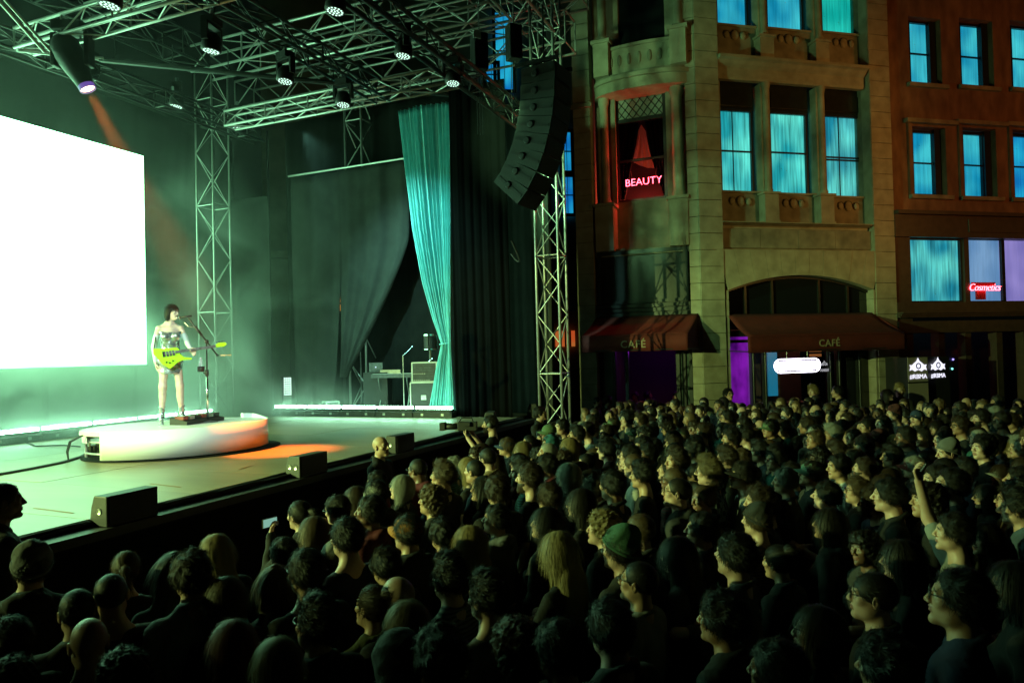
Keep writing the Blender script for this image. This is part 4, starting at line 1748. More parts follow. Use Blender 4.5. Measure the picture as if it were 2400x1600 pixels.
wl_ = empty('amber_work_light', ST(15.5, 11.32, 0), AS, 'tall narrow amber work light glimpsed in the gap between the grey drapes', 'light')
MB().cyl((0, 0, 0), (0, 0, 4.1), .03, n=8).build('stand', M_BLACK, wl_)
MB().bx(-.10, .10, -.06, .06, 4.1, 5.7).build('housing', M_BLACK, wl_)
b = MB()
for k in range(7):
    b.bx(-.085, .085, -.075, -.061, 4.15 + .22 * k, 4.31 + .22 * k)
b.build('lamp_row', em('amber_lamp', (1.0, .38, .05), .7), wl_)['kind'] = 'stuff'
# ------------------------------------------------------------------ riser
RC = Vector((-5.05, 10.86, 0))
rm_, rn_ = Vector((.83, .56, 0)).normalized(), None
rn_ = Vector((-rm_.y, rm_.x, 0))
RA, RB = 1.30, 1.02
RTOP = 2.0


def rpt(phi, k=1.0, z=0.0):
    return rm_ * (RA * k * math.cos(phi)) + rn_ * (RB * k * math.sin(phi)) + Vector((0, 0, z))


riser = empty('round_riser', (RC.x, RC.y, DECK), 0, 'low round white riser that the singer stands on', 'riser')
H = RTOP - DECK
N = 72
b = MB()
vs = [rpt(2 * PI * i / N, .985, H) for i in range(N)] + [rpt(2 * PI * i / N, .985, H - .05) for i in range(N)]
b.add(vs, [tuple(range(N)), tuple(range(2 * N - 1, N - 1, -1))] + [(N + i, N + (i + 1) % N, (i + 1) % N, i) for i in range(N)])
b.build('top', pm('riser_top', (.72, .66, .62), (.66, .60, .56), 3, .4), riser)
a0, a1 = PI + .60, 2 * PI + .62
b = MB()
M2 = 70
vs = []
for i in range(M2 + 1):
    a = a0 + (a1 - a0) * i / M2
    zt = H + .018 + .05 * max(0, min(1, (a - 2 * PI - .05) / .35))
    for k, z in ((1.0, .03), (1.0, zt), (.988, zt), (.988, .03)):
        vs.append(rpt(a, k, z))
fs = []
for i in range(M2):
    for q in range(4):
        fs.append((i * 4 + q, (i + 1) * 4 + q, (i + 1) * 4 + (q + 1) % 4, i * 4 + (q + 1) % 4))
fs += [(0, 1, 2, 3), (M2 * 4 + 3, M2 * 4 + 2, M2 * 4 + 1, M2 * 4)]
b.add(vs, fs)
b.build('side_panel', M_WHITE, riser, smooth=True)
b = MB()
for k in (.55, .8):
    for z in (.10, .26):
        b.tube([rpt(2 * PI * i / 40, .93, z) for i in range(40)], .016, 6, closed=True)
    break
for i in range(14):
    a = 2 * PI * i / 14 + .1
    b.cyl(rpt(a, .93, .04), rpt(a, .93, H - .05), .018, n=8)
b.build('frame', M_ALU, riser)
b = MB()
vs = [rpt(PI - .75 + 1.02 * i / 12, .96, z) for i in range(13) for z in (H - .16, H - .05)]
b.add(vs, [(2 * i, 2 * i + 2, 2 * i + 3, 2 * i + 1) for i in range(12)])
b.build('edge_band', M_WHITE, riser)
for i in range(6):
    a = PI - .55 + .18 * i if i < 3 else i * 1.3
    q = rpt(a, .9, .05)
    b = MB().cyl(q + Vector((-.03, 0, 0)), q + Vector((.03, 0, 0)), .05, n=14)
    b.bx(q.x - .04, q.x + .04, q.y - .03, q.y + .03, .06, .16)
    b.build('caster', M_RUBBER, riser)
b = MB()
vs = [rpt(2 * PI * i / N, 1.0, 0) + rm_ * .10 for i in range(N)]
vs = [(v.x * 1.06, v.y * 1.06, z) for z in (.002, .012) for v in vs]
b.add(vs, [tuple(range(N - 1, -1, -1)), tuple(range(N, 2 * N))] + [(i, (i + 1) % N, N + (i + 1) % N, N + i) for i in range(N)])
b.build('shadow_gap_disc', M_BLACKCLOTH, riser)  # black disc stands in for the dark shadow gap at the riser foot

# ------------------------------------------------------------------ singer
SKN = (.66, .52, .43)
sing_p = on_z(402, 993, RTOP)
sing_p = Vector((sing_p.x, sing_p.y, RTOP))
hd_s = Vector((.50, -.87, 0)).normalized()
lf_s = Vector((-hd_s.y, hd_s.x, 0))          # her left
S_SC, HEEL = .985, .085


def s_local(w):
    r = Vector(w) - sing_p - Vector((0, 0, HEEL))
    return Vector((-r.dot(lf_s), r.dot(hd_s), r.z)) / S_SC


g_o = at_depth(421, 823, sing_p.y - .14)      # where neck meets body of the guitar
g_u = (at_depth(505, 811, sing_p.y + .05) - g_o)
NECK = g_u.length
g_u.normalize()
g_n = (hd_s - g_u * hd_s.dot(g_u)).normalized()
g_w = g_n.cross(g_u) * 1.0
if g_w.z < 0:
    g_w = -g_w
hand_w = g_o + g_u * .19 - g_w * .045 + g_n * .0
wl = s_local(hand_w - g_n * .02 - g_w * .035)
POSES['singer'] = [((-.160, -.02, 1.385), (-.245, .075, 1.135), (wl.x, wl.y, wl.z), tuple(s_local(sing_p + Vector((0, 0, HEEL)) + g_n)), .75),
                   ((.160, -.02, 1.385), (.225, -.06, 1.11), (.205, -.02, .865), (-1, .2, 0), .35)]
Ms = head_matrix(46, -2, -3)
f = Field(axis((-.36, .32, .0055)), axis((-.20, -.1, .009), (-.1, .36, .0055)), axis((-.02, .84, .009), (.84, 1.79, .005)))
head_sdf(f, Ms, 'f', 21)
f.cap(tuple(Ms @ Vector((0, -.022, -.05))), (0, -.035, 1.44), .045, .052, .02)
torso_parts(f, 'f', -.004)
for side, (sh, el, wr, pn, curl) in zip((-1, 1), POSES['singer']):
    f.chain([sh, el, wr], [.039, .032, .023], .03)
    hand_sdf(f, wr, Vector(wr) - Vector(el) if side > 0 else Vector((.05, .25, .9)), pn, curl, side, .9)
LEGS = {-1: [(-.085, -.01, .90), (-.125, .015, .49), (-.145, -.03, .10)], 1: [(.085, -.01, .90), (.115, .02, .49), (.125, -.03, .10)]}
for s in (-1, 1):
    f.chain(LEGS[s], [.078, .051, .036], .045)
    kn = Vector(LEGS[s][1])
    f.ell((kn.x, kn.y - .035, .36), (.044, .046, .11), .04)
    f.cap((LEGS[s][2][0], -.04, .06), (LEGS[s][2][0] * 1.12, .08, .0), .030, .024, .02)
me = f.mesh('singer_body', 1)
me.materials.append(SKIN)
paint_face(me, Ms, True)
singer = link_mesh('person', me)
singer.color = (*SKN, 1)
singer.location = sing_p + Vector((0, 0, HEEL))
singer.rotation_euler = (0, 0, math.atan2(-hd_s.x, hd_s.y))
singer.scale = (S_SC,) * 3
tag(singer, 'singer with a dark bob in a short silver dress playing a yellow-green guitar', 'person')
hm_ = hair_mesh('chinbob', 5)
hm_.materials.append(HAIRM)
c = link_mesh('hair', hm_, None, singer)
c.matrix_basis = Ms
c.color = (.004, .003, .003, 1)
M_SILVER = pm('silver_lame', (.62, .70, .73), (.40, .45, .47), 16, .24, metal=.8, bump=.5, bscale=24)
f = Field(axis((-.24, .24, .006)), axis((-.18, .2, .006)), axis((.62, 1.44, .006)))
f.ell((0, -.02, 1.22), (.139, .103, .21), 0)
f.ell((0, -.015, 1.02), (.128, .098, .16), .05)
f.ell((0, -.02, .90), (.170, .118, .13), .05)
f.cap((0, -.015, .90), (0, -.01, .70), .135, .128, .05, flat=(1.28, .92, 1))
for s in (-1, 1):
    f.ell((s * .075, .085, 1.255), (.072, .062, .070), .012)
    f.ell((s * .125, .075, 1.325), (.035, .022, .05), .012)
f.wobble(.003, 26, 3)
f.clip(lambda X, Y, Z: np.maximum(Z - (1.33 + .10 * np.clip(np.abs(X) - .03, 0, .1) + 0 * Y), .685 - Z))
f.d = np.maximum(f.d, -(np.abs(f.zs[None, None, :] - 1.10) - .004) * np.where(f.d > -.006, 1, 0) - np.where(f.d > -.006, 0, 1))
dm_ = f.mesh('silver_dress', 1)
dm_.materials.append(M_SILVER)
link_mesh('dress', dm_, None, singer)
f = Field(axis((-.36, .32, .006)), axis((-.20, .36, .006)), axis((.80, 1.36, .006)))
for side, (sh, el, wr, pn, curl) in zip((-1, 1), POSES['singer']):
    m_ = Vector(sh).lerp(Vector(el), .42)
    w_ = Vector(el).lerp(Vector(wr), .94)
    f.chain([m_, el, w_], [.043, .038, .029], .012)
gl_ = f.mesh('glove', 1)
gl_.materials.append(pm('mint_glove', (.62, .72, .68), (.55, .65, .61), 12, .45))
link_mesh('glove', gl_, None, singer)
for s in (-1, 1):
    f = Field(axis((-.09, .09, .005)), axis((-.11, .19, .005)), axis((-.02, .26, .005)))
    f.cap((0, 0, .075), (0, -.002, .23), .046, .050, .0)
    f.cap((0, -.03, .055), (0, .125, .008), .040, .032, .03)
    f.clip(lambda X, Y, Z: np.maximum(Z - .205, -.02 + 0 * X - Z + 0 * Y - .0))
    bm_ = f.mesh('boot', 1)
    bm_.materials.append(M_SILVER)
    ax_ = LEGS[s][2]
    bo = link_mesh('boot', bm_, None, singer, (ax_[0] * 1.02, ax_[1], -.012), (0, 0, -s * .18))
    MB().cyl((0, -.055, .03), (0, -.062, -.075), .022, .008, 10).build('heel', M_SILVER, bo)
    MB().bx(-.03, .03, .05, .15, -.075, -.062).cyl((0, .10, -.065), (0, .10, -.0), .028, .034, 10).build('sole', M_SILVER, bo)

# ------------------------------------------------------------------ guitar
M_NEON = pm('neon_lacquer', (.40, .78, .015), (.36, .72, .015), 3, .25)
gm4 = Matrix((g_u, g_n * -1, g_w)).transposed().to_4x4()
gtr = empty('electric_guitar', g_o, 0, 'angular fluorescent yellow-green electric guitar held by the singer', 'guitar')
gtr.rotation_euler = gm4.to_euler()
poly = [(-.345, .095), (-.20, .075), (-.03, .062), (.005, .028), (.0, -.045), (.05, -.095), (.155, -.125), (.150, -.150), (.02, -.138), (-.06, -.165), (-.165, -.240), (-.26, -.155), (-.355, .02)]
MB().prism(poly, -.022, .022).build('body', M_NEON, gtr, bevel=.006)
b = MB()
b.prism([(-.06, .018), (NECK, .020), (NECK, -.020), (-.06, -.024)], -.036, -.022)
b.build('fretboard', pm('rosewood', (.035, .022, .015), None, 30, .5), gtr)
b = MB()
for i in range(20):
    x = NECK - (NECK + .05) * (1 - 2 ** (-i / 12.)) * 1.35
    if x > -.05:
        b.bx(x - .0012, x + .0012, -.039, -.036, -.019, .019)
b.build('fret', M_CHROME, gtr)
MB().prism([(-.03, .016), (NECK - .02, .016), (NECK - .02, -.016), (-.03, -.016)], -.022, -.004).build('neck', pm('maple', (.45, .30, .14), None, 20, .4), gtr)
MB().prism([(NECK, .022), (NECK + .05, .045), (NECK + .15, .035), (NECK + .165, .005), (NECK + .12, -.025), (NECK, -.020)], -.030, -.012).build('headstock', M_NEON, gtr, bevel=.003)
for i in range(6):
    x = NECK + .03 + .02 * i
    MB().cyl((x, -.02, .04), (x, -.02, .066), .006, n=8).build('tuner', M_CHROME, gtr)
for x in (-.085, -.125, -.168):
    MB().bx(x - .016, x + .016, -.033, -.022, -.045, .035).build('pickup', M_BLACK, gtr, rot=(0, -.05, 0))
MB().bx(-.235, -.195, -.034, -.022, -.05, .03).build('bridge', M_CHROME, gtr)
for x, z in ((-.20, -.135), (-.155, -.150), (-.11, -.125)):
    MB().cyl((x, -.022, z), (x, -.038, z), .013, n=14).build('knob', M_CHROME, gtr)
b = MB()
for k in range(6):
    z = -.013 + .0052 * k
    b.cyl((-.21, -.040, z * 1.3), (NECK + .01, -.041, z), .0011, n=4)
b.build('string', M_STEEL, gtr)
# strap over her shoulder
w0 = g_o + g_u * -.34 + g_w * .08 - g_n * .03
w1 = g_o + g_u * .0 + g_w * .02 - g_n * .03
sl = [s_local(w0), Vector((.20, -.0, 1.25)), Vector((.13, -.07, 1.40)), Vector((.07, -.07, 1.452)), Vector((-.02, -.11, 1.40)), Vector((-.12, -.115, 1.25)), s_local(w1)]
b = MB().tube([Vector(q) for q in sl], .008, 6)
ob = b.build('strap', M_BLACK, gtr)
ob.matrix_basis = (Matrix.Translation(gtr.location) @ gtr.rotation_euler.to_matrix().to_4x4()).inverted() @ (Matrix.Translation(singer.location) @ singer.rotation_euler.to_matrix().to_4x4() @ Matrix.Diagonal((S_SC, S_SC, S_SC, 1)))

# ------------------------------------------------------------------ microphone stand
mb_ = on_z(487, 989, RTOP)
ms = empty('microphone_stand', (mb_.x, mb_.y, RTOP), 0, 'black boom microphone stand in front of the singer', 'microphone stand')
O = Vector((mb_.x, mb_.y, RTOP))
piv = at_depth(484, 800, mb_.y) - O
tip = at_depth(441, 745, sing_p.y - .06) - O
cw = piv + (piv - tip).normalized() * .26
MB().lathe([(0, .03), (.03, .03), (.13, .012), (.15, .004), (.15, 0)], (0, 0, 0), 24).build('base', pm('cast_base', (.12, .12, .12), None, 9, .5), ms)
b = MB().cyl((0, 0, .02), (piv.x * .6, piv.y * .6, piv.z * .62), .017, n=10)
b.build('lower_pole', M_CHROME, ms, smooth=True)
b = MB().cyl((piv.x * .58, piv.y * .58, piv.z * .6), piv, .012, n=10)
b.build('upper_pole', M_BLACK, ms, smooth=True)
b = MB().cyl((piv.x * .57, piv.y * .57, piv.z * .57), (piv.x * .64, piv.y * .64, piv.z * .65), .026, n=10)
b.sphere(tuple(piv), .032, 12, 8)
b.build('clutch', M_BLACK, ms, smooth=True)
MB().cyl(cw, tip, .012, n=8).cyl(cw, cw + (piv - tip).normalized() * .03, .022, n=10).cyl(piv + (tip - piv) * .25, piv + (tip - piv) * .62, .019, n=8).build('boom', M_BLACK, ms, smooth=True)
q = piv + (tip - piv) * .60
MB().tube([q, q + Vector((-.10, -.02, .02)), q + Vector((-.15, -.02, .08))], .014, 6).build('pick_holder', M_STEEL, ms)
hb = at_depth(471, 858, mb_.y) - O
b = MB()
b.lathe([(0, -.085), (.052, -.085), (.055, .0), (.050, .0), (.047, -.078), (0, -.078)], tuple(hb), 20)
b.cyl(hb + Vector((.04, 0, -.1)), Vector((piv.x * .5, piv.y * .5, hb.z - .13)), .013, n=8)
b.build('bottle_holder', M_BLACK, ms, smooth=True)
# water bottle
M_PET, _nt, _b = new_mat('clear_plastic')
_b.inputs['Base Color'].default_value = (.93, .97, .96, 1)
_b.inputs['Roughness'].default_value = .08
_b.inputs['Transmission Weight'].default_value = .55
_b.inputs['IOR'].default_value = 1.2
wb = empty('water_bottle', O + hb + Vector((0, 0, -.072)), 0, 'clear plastic water bottle sitting in the stand holder', 'bottle')
MB().lathe([(0, 0), (.030, 0), (.034, .01), (.034, .05), (.031, .058), (.034, .066), (.034, .12), (.031, .13), (.020, .165), (.013, .178), (.013, .19), (0, .19)], (0, 0, 0), 18).build('body', M_PET, wb, smooth=True)
MB().lathe([(0, .208), (.015, .208), (.016, .19), (.0, .19)], (0, 0, 0), 14).build('bottle_cap', M_WHITE, wb)
# microphone
t0 = at_depth(416, 745, sing_p.y - .05)
t1 = at_depth(449, 740, sing_p.y - .05)
mic = empty('microphone', t0, 0, 'handheld microphone clipped at the singer mouth', 'microphone')
dv = (t1 - t0)
MB().cyl(dv * .14, dv, .018, .013, 12).build('handle', M_BLACK, mic, smooth=True)
MB().sphere((0, 0, 0), .026, 14, 10).build('head_grille', M_STEEL, mic, smooth=True)
MB().cyl(dv * .12, dv * .2, .024, .024, 12).build('collar', M_CHROME, mic, smooth=True)
# pedal board
q0, q1 = on_z(418, 996, RTOP), on_z(506, 984, RTOP)
pc = (q0 + q1) / 2
dd = q1 - q0
pb = empty('pedalboard', (pc.x, pc.y, RTOP), math.atan2(dd.y, dd.x), 'black pedal board lying at the singer feet', 'pedal board')
L = dd.length
MB().add([(-L / 2, -.16, 0), (L / 2, -.16, 0), (L / 2, .16, 0), (-L / 2, .16, 0), (-L / 2, -.16, .05), (L / 2, -.16, .05), (L / 2, .16, .11), (-L / 2, .16, .11)],
         [(0, 3, 2, 1), (4, 5, 6, 7), (0, 1, 5, 4), (2, 3, 7, 6), (1, 2, 6, 5), (3, 0, 4, 7)]).build('board', M_BLACK, pb)
pr_ = pm('pedal_red', (.25, .05, .04), None, 8, .4)
for i in range(6):
    x = -L / 2 + L * (i + .5) / 6
    MB().bx(x - .05, x + .05, -.08, .08, .075, .125).build('pedal', (pr_, M_STEEL, M_BLACK)[i % 3], pb)
    MB().cyl((x, -.04, .125), (x, -.04, .14), .012, n=10).build('footswitch', M_CHROME, pb)
# set list paper
q = on_z(400, 1000, RTOP)
tag(MB().bx(-.13, .13, -.05, .05, .002, .006).build('set_list', M_WHITE, None, (q.x, q.y, RTOP), (0, 0, .5)), 'white set list sheet lying before the singer boots', 'paper')


def floor_cable(pix, lab, r=.011, z=DECK, k=1):
    b = MB()
    for q in range(k):
        pts = [on_z(x, y, z + .013) + Vector((.02 * q, .018 * q, .0)) for x, y in pix]
        fine = []
        for i in range(len(pts) - 1):
            for s in range(4):
                fine.append(pts[i].lerp(pts[i + 1], s / 4))
        fine.append(pts[-1])
        b.tube(fine, r, 6)
    tag(b.build('stage_cable', M_RUBBER), lab, 'cable')


floor_cable([(-60, 1120), (20, 1107), (80, 1096), (140, 1084), (185, 1071), (203, 1062), (207, 1054)], 'thick double cable running across the floor to the riser end', .016, k=2)
floor_cable([(62, 1037), (75, 1041), (85, 1045), (110, 1044), (150, 1043), (188, 1046)], 'thin cable curving on the pale floor behind the riser end')
b = MB()
for k in range(2):
    pts = [RC + rpt(PI + .26 + .02 * k, 1.0, DECK + .36), RC + rpt(PI + .2 - .06 * k, 1.09, DECK + .28), RC + rpt(PI + .16 - .06 * k, 1.11, DECK + .14), RC + rpt(PI + .13, 1.10, DECK + .03)]
    b.tube(pts, .010, 6)
tag(b.build('riser_cable', M_RUBBER), 'looped black cables hanging at the open end of the riser', 'cable')

for k, (x0, y0, x1, y1, lb) in enumerate(((80, 1190, 172, 1202, 'thin tan tape line on the pale floor near the picture edge'), (352, 1133, 424, 1141, 'thin tan tape line on the floor behind the front speaker'), (560, 1100, 590, 1090, 'short tape mark on the floor before the riser'))):
    a_, c_ = on_z(x0, y0, DECK), on_z(x1, y1, DECK)
    dv_ = c_ - a_
    o = MB().bx(0, dv_.length, -.012, .012, .0015, .003).build('tape_mark', pm('tan_tape', (.30, .16, .05), None, 20, .6), None, a_, (0, 0, math.atan2(dv_.y, dv_.x)))
    tag(o, lb, 'tape')
# orange lit lamp in the mist and the fixture glowing behind the drapes
p = on_s(530, 832, 13.6)
o = empty('amber_tube_light', p, 0, 'short amber tube light glowing in the mist behind the guitar neck', 'light')
MB().cyl(TV * .17, TV * -.17, .014, n=8).build('tube', em('amber_tube', (1.0, .45, .08), 2.2), o)
MB().cyl(TV * .22, TV * -.22 , .008, n=6).build('holder', M_BLACK, o)
MB().cyl((0, 0, -.01), (0, 0, DECK - p.z), .010, n=6).build('stand', M_BLACK, o)

# ------------------------------------------------------------------ stage smoke
m, nt, bb = new_mat('stage_smoke')
nt.nodes.remove(bb)
out = nt.nodes['Material Output']
pv = nt.nodes.new('ShaderNodeVolumePrincipled')
pv.inputs['Color'].default_value = (.86, .93, .88, 1)
pv.inputs['Anisotropy'].default_value = .25
nt.links.new(pv.outputs[0], out.inputs['Volume'])
tc = nt.nodes.new('ShaderNodeTexCoord')
n1 = nt.nodes.new('ShaderNodeTexNoise')
n1.inputs['Scale'].default_value = .55
n1.inputs['Detail'].default_value = 5
n1.inputs['Distortion'].default_value = .8
nt.links.new(tc.outputs['Object'], n1.inputs['Vector'])
r1 = nt.nodes.new('ShaderNodeMapRange')
r1.inputs[1].default_value = .44
r1.inputs[2].default_value = .66
nt.links.new(n1.outputs['Fac'], r1.inputs[0])
sx = nt.nodes.new('ShaderNodeSeparateXYZ')
nt.links.new(tc.outputs['Object'], sx.inputs[0])


def mth(op, a, b=None, c=None):
    n = nt.nodes.new('ShaderNodeMath')
    n.operation = op
    for i, v in enumerate((a, b, c)):
        if v is None:
            continue
        if isinstance(v, (int, float)):
            n.inputs[i].default_value = v
        else:
            nt.links.new(v, n.inputs[i])
    return n.outputs[0]


def ramp(v, a, b):
    n = nt.nodes.new('ShaderNodeMapRange')
    n.interpolation_type = 'SMOOTHSTEP'
    n.inputs[1].default_value = a
    n.inputs[2].default_value = b
    nt.links.new(v, n.inputs[0])
    return n.outputs[0]


# object space: x along S, y along T, z above the deck
low = mth('EXPONENT', mth('MULTIPLY', sx.outputs['Z'], -2.1))
thick = mth('ADD', mth('MULTIPLY', low, 15.0), mth('MULTIPLY', mth('EXPONENT', mth('MULTIPLY', sx.outputs['Z'], -.45)), mth('MULTIPLY_ADD', ramp(sx.outputs['X'], 11.7, 12.9), 2.6, .03)))
edge = mth('MULTIPLY', mth('MULTIPLY', ramp(sx.outputs['Y'], 11.9, 13.3), ramp(sx.outputs['Y'], 15.4, 15.0)), mth('MULTIPLY', ramp(sx.outputs['X'], 14.9, 12.8), ramp(sx.outputs['Z'], 7.2, 4.5)))
dens = mth('MULTIPLY', mth('MULTIPLY', mth('MULTIPLY_ADD', r1.outputs[0], 1.0, .06), thick), edge)
dx_ = mth('DIVIDE', mth('SUBTRACT', sx.outputs['X'], 12.6), 1.9)
dy_ = mth('DIVIDE', mth('SUBTRACT', sx.outputs['Y'], 11.4), 1.25)
bank = mth('EXPONENT', mth('MULTIPLY', mth('ADD', mth('MULTIPLY', dx_, dx_), mth('MULTIPLY', dy_, dy_)), -1.0))
bank = mth('MULTIPLY', mth('MULTIPLY', bank, mth('EXPONENT', mth('MULTIPLY', sx.outputs['Z'], -.75))), mth('MULTIPLY_ADD', r1.outputs[0], 1.3, .12))
bank = mth('MULTIPLY', bank, mth('MULTIPLY', ramp(sx.outputs['X'], 14.9, 14.2), 1.15))
dens = mth('ADD', dens, bank)
thin = mth('MULTIPLY', mth('MULTIPLY', ramp(sx.outputs['Y'], 7.3, 8.6), mth('MULTIPLY_ADD', r1.outputs[0], .8, .4)), mth('MULTIPLY', mth('MULTIPLY', ramp(sx.outputs['Y'], 15.4, 15.0), ramp(sx.outputs['X'], 12.5, 9.0)), .011))
dens = mth('ADD', dens, thin)
nt.links.new(dens, pv.inputs['Density'])
b = MB().bx(1.0, 15.0, 7.2, 15.5, .012, 7.4)
smoke = b.build('stage_smoke', m, None, (0, 0, DECK))
smoke.rotation_euler = (0, 0, PI / 2 - AS)
tag(smoke, kind='stuff')
try:
    m.cycles.volume_step_rate = 1.0
except Exception:
    pass
# ------------------------------------------------------------------ buildings
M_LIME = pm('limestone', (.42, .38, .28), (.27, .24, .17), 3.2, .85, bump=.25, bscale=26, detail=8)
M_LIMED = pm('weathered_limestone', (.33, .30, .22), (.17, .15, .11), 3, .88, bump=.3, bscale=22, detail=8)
M_BRICK = pm('brown_brick_wall', (.28, .16, .10), (.12, .062, .042), 3.5, .88, bump=.35, bscale=50, detail=8, stretch=(1, 1, .4))
M_MORTAR = pm('mortar', (.20, .17, .13), (.15, .13, .10), 12, .9)
M_DARKWOOD = pm('dark_painted_wood', (.022, .026, .024), (.014, .016, .015), 7, .28, bump=.1)
M_FRAME = pm('black_sash_paint', (.015, .017, .018), None, 10, .4)
M_AWN = pm('dark_red_canvas', (.15, .016, .012), (.11, .012, .010), 5, .85, bump=.3, bscale=60)
M_LETTER = pm('faded_awning_lettering', (.40, .30, .20), (.33, .24, .17), 30, .8)
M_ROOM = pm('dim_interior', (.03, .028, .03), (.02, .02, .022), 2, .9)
M_GLASSD, _nt, _b = new_mat('dark_window_glass')
_b.inputs['Base Color'].default_value = (.01, .012, .014, 1)
_b.inputs['Roughness'].default_value = .06
_b.inputs['Specular IOR Level'].default_value = .7
M_GLASS, _nt, _b = new_mat('clear_glass')
_b.inputs['Base Color'].default_value = (1, 1, 1, 1)
_b.inputs['Roughness'].default_value = .02
_b.inputs['Transmission Weight'].default_value = 1.0
_b.inputs['IOR'].default_value = 1.05


class Face:
    """a facade: local x runs along it, local y into the building, z up"""

    def __init__(self, name, org, dirv, label, cat='building'):
        self.o = Vector((org[0], org[1], 0))
        self.x = Vector((dirv[0], dirv[1], 0)).normalized()
        self.n = Vector((-self.x.y, self.x.x, 0))     # into the building
        self.root = empty(name, self.o, math.atan2(self.x.y, self.x.x), label, cat) if name else None

    def pt(self, px, py, off=0.0):
        d = ray(px, py)
        t = (self.o + self.n * off - CAM).dot(self.n) / d.dot(self.n)
        p = CAM + d * t
        return (p - self.o).dot(self.x), p.z

    def rect(self, x0, y0, x1, y1, off=0.0):
        ym, xm = (y0 + y1) / 2, (x0 + x1) / 2
        return self.pt(x0, ym, off)[0], self.pt(xm, y0, off)[1], self.pt(x1, ym, off)[0], self.pt(xm, y1, off)[1]

    def world(self, lx, ly, z):
        return self.o + self.x * lx + self.n * ly + Vector((0, 0, z))


def cloth_em(name, c1, c2, s, st=.16):
    """a lit curtain: room glow and fold streaks are put into its own emission"""
    m, nt, b = new_mat(name)
    b.inputs['Base Color'].default_value = (.10, .12, .12, 1)
    b.inputs['Roughness'].default_value = .9
    tc = nt.nodes.new('ShaderNodeTexCoord')
    def nse(scale, stretch, detail=3):
        mp = nt.nodes.new('ShaderNodeMapping')
        mp.inputs['Scale'].default_value = stretch
        nt.links.new(tc.outputs['Object'], mp.inputs['Vector'])
        n = nt.nodes.new('ShaderNodeTexNoise')
        n.inputs['Scale'].default_value = scale
        n.inputs['Detail'].default_value = detail
        nt.links.new(mp.outputs[0], n.inputs['Vector'])
        return n.outputs['Fac']
    a = nse(16, (1, 1, .06))
    c = nse(1.3, (1, 1, .8), 1)
    mr = nt.nodes.new('ShaderNodeMapRange')
    mr.inputs[1].default_value, mr.inputs[2].default_value = .35, .68
    nt.links.new(c, mr.inputs[0])
    mx = nt.nodes.new('ShaderNodeMix')
    mx.data_type = 'RGBA'
    mx.inputs[6].default_value = (*c1, 1)
    mx.inputs[7].default_value = (*c2, 1)
    nt.links.new(mr.outputs[0], mx.inputs['Factor'])
    m2 = nt.nodes.new('ShaderNodeMapRange')
    m2.inputs[1].default_value, m2.inputs[2].default_value = .3, .7
    m2.inputs[3].default_value, m2.inputs[4].default_value = (1 - 2 * st) * s, (1 + st) * s
    nt.links.new(a, m2.inputs[0])
    nt.links.new(mx.outputs[2], b.inputs['Emission Color'])
    nt.links.new(m2.outputs[0], b.inputs['Emission Strength'])
    return m


CYAN = cloth_em('cyan_lit_curtain', (.015, .36, .40), (.12, .78, .66), .95, .26)
BLUE = cloth_em('blue_lit_curtain', (.004, .16, .50), (.02, .50, .72), .9, .08)
BLUEC = cloth_em('blue_cyan_lit_blind', (.006, .27, .46), (.06, .62, .70), .9, .12)
GREENC = cloth_em('sea_green_lit_curtain', (.0, .34, .30), (.02, .60, .48), .95)
TEALC = cloth_em('teal_lit_curtain', (.012, .24, .34), (.12, .68, .62), .95, .26)
LILAC = cloth_em('lilac_lit_blind', (.22, .19, .56), (.36, .30, .74), .8, .05)
LAVEN = cloth_em('pale_blue_lit_blind', (.12, .28, .54), (.22, .42, .70), .8, .07)


def sash_window(fc, glass, opening, rail=None, mat=CYAN, mull=None, depth=.22, lab=None, curtain='folds', rail2=None, seed=0, frame=.05, top_panel=None):
    """window part with frame, curtain, pane and glazing bars; pixel boxes measured on the photograph"""
    x0, z1, x1, z0 = fc.rect(*glass, depth)
    rnd = random.Random(seed)
    b = MB()
    f = frame
    b.bx(x0 - f, x0, depth - .03, depth + .05, z0 - f, z1 + f)
    b.bx(x1, x1 + f, depth - .03, depth + .05, z0 - f, z1 + f)
    b.bx(x0, x1, depth - .03, depth + .05, z1, z1 + f)
    b.bx(x0, x1, depth - .03, depth + .05, z0 - f, z0)
    w = b.build('window', M_FRAME, fc.root)
    if lab:
        w['label'] = lab
    rails = [r for r in (rail, rail2) if r is not None]
    b = MB()
    for r in rails:
        z = fc.pt((glass[0] + glass[2]) / 2, r, depth)[1]
        b2 = MB().bx(x0, x1, depth - .02, depth + .03, z - .02, z + .02)
        b2.build('sash_rail', M_FRAME, w)
    if mull is not None:
        xm = fc.pt(mull, (glass[1] + glass[3]) / 2, depth)[0]
        MB().bx(xm - .009, xm + .009, depth - .012, depth + .02, z0, z1).build('glazing_bar', M_FRAME, w)
    MB().bx(x0, x1, depth + .022, depth + .028, z0, z1).build('pane', M_GLASS, w)
    # the curtain hangs behind the glass
    W = x1 - x0
    nf = max(3, int(W * 13))
    ph = rnd.uniform(0, 6)
    amp = .022 if curtain == 'folds' else .006

    def fn(u, v):
        x = x0 - .06 + (W + .12) * u
        y = depth + .12 + amp * math.sin(2 * PI * nf * u + ph + .8 * math.sin(9 * u + ph)) + .01 * math.sin(4 * u)
        return (x, y, z1 + .05 - (z1 - z0 + .1) * v)
    MB().grid(fn, nf * 8 if curtain == 'folds' else 16, 2).build('curtain', mat, w, smooth=True)
    return x0, z0, x1, z1


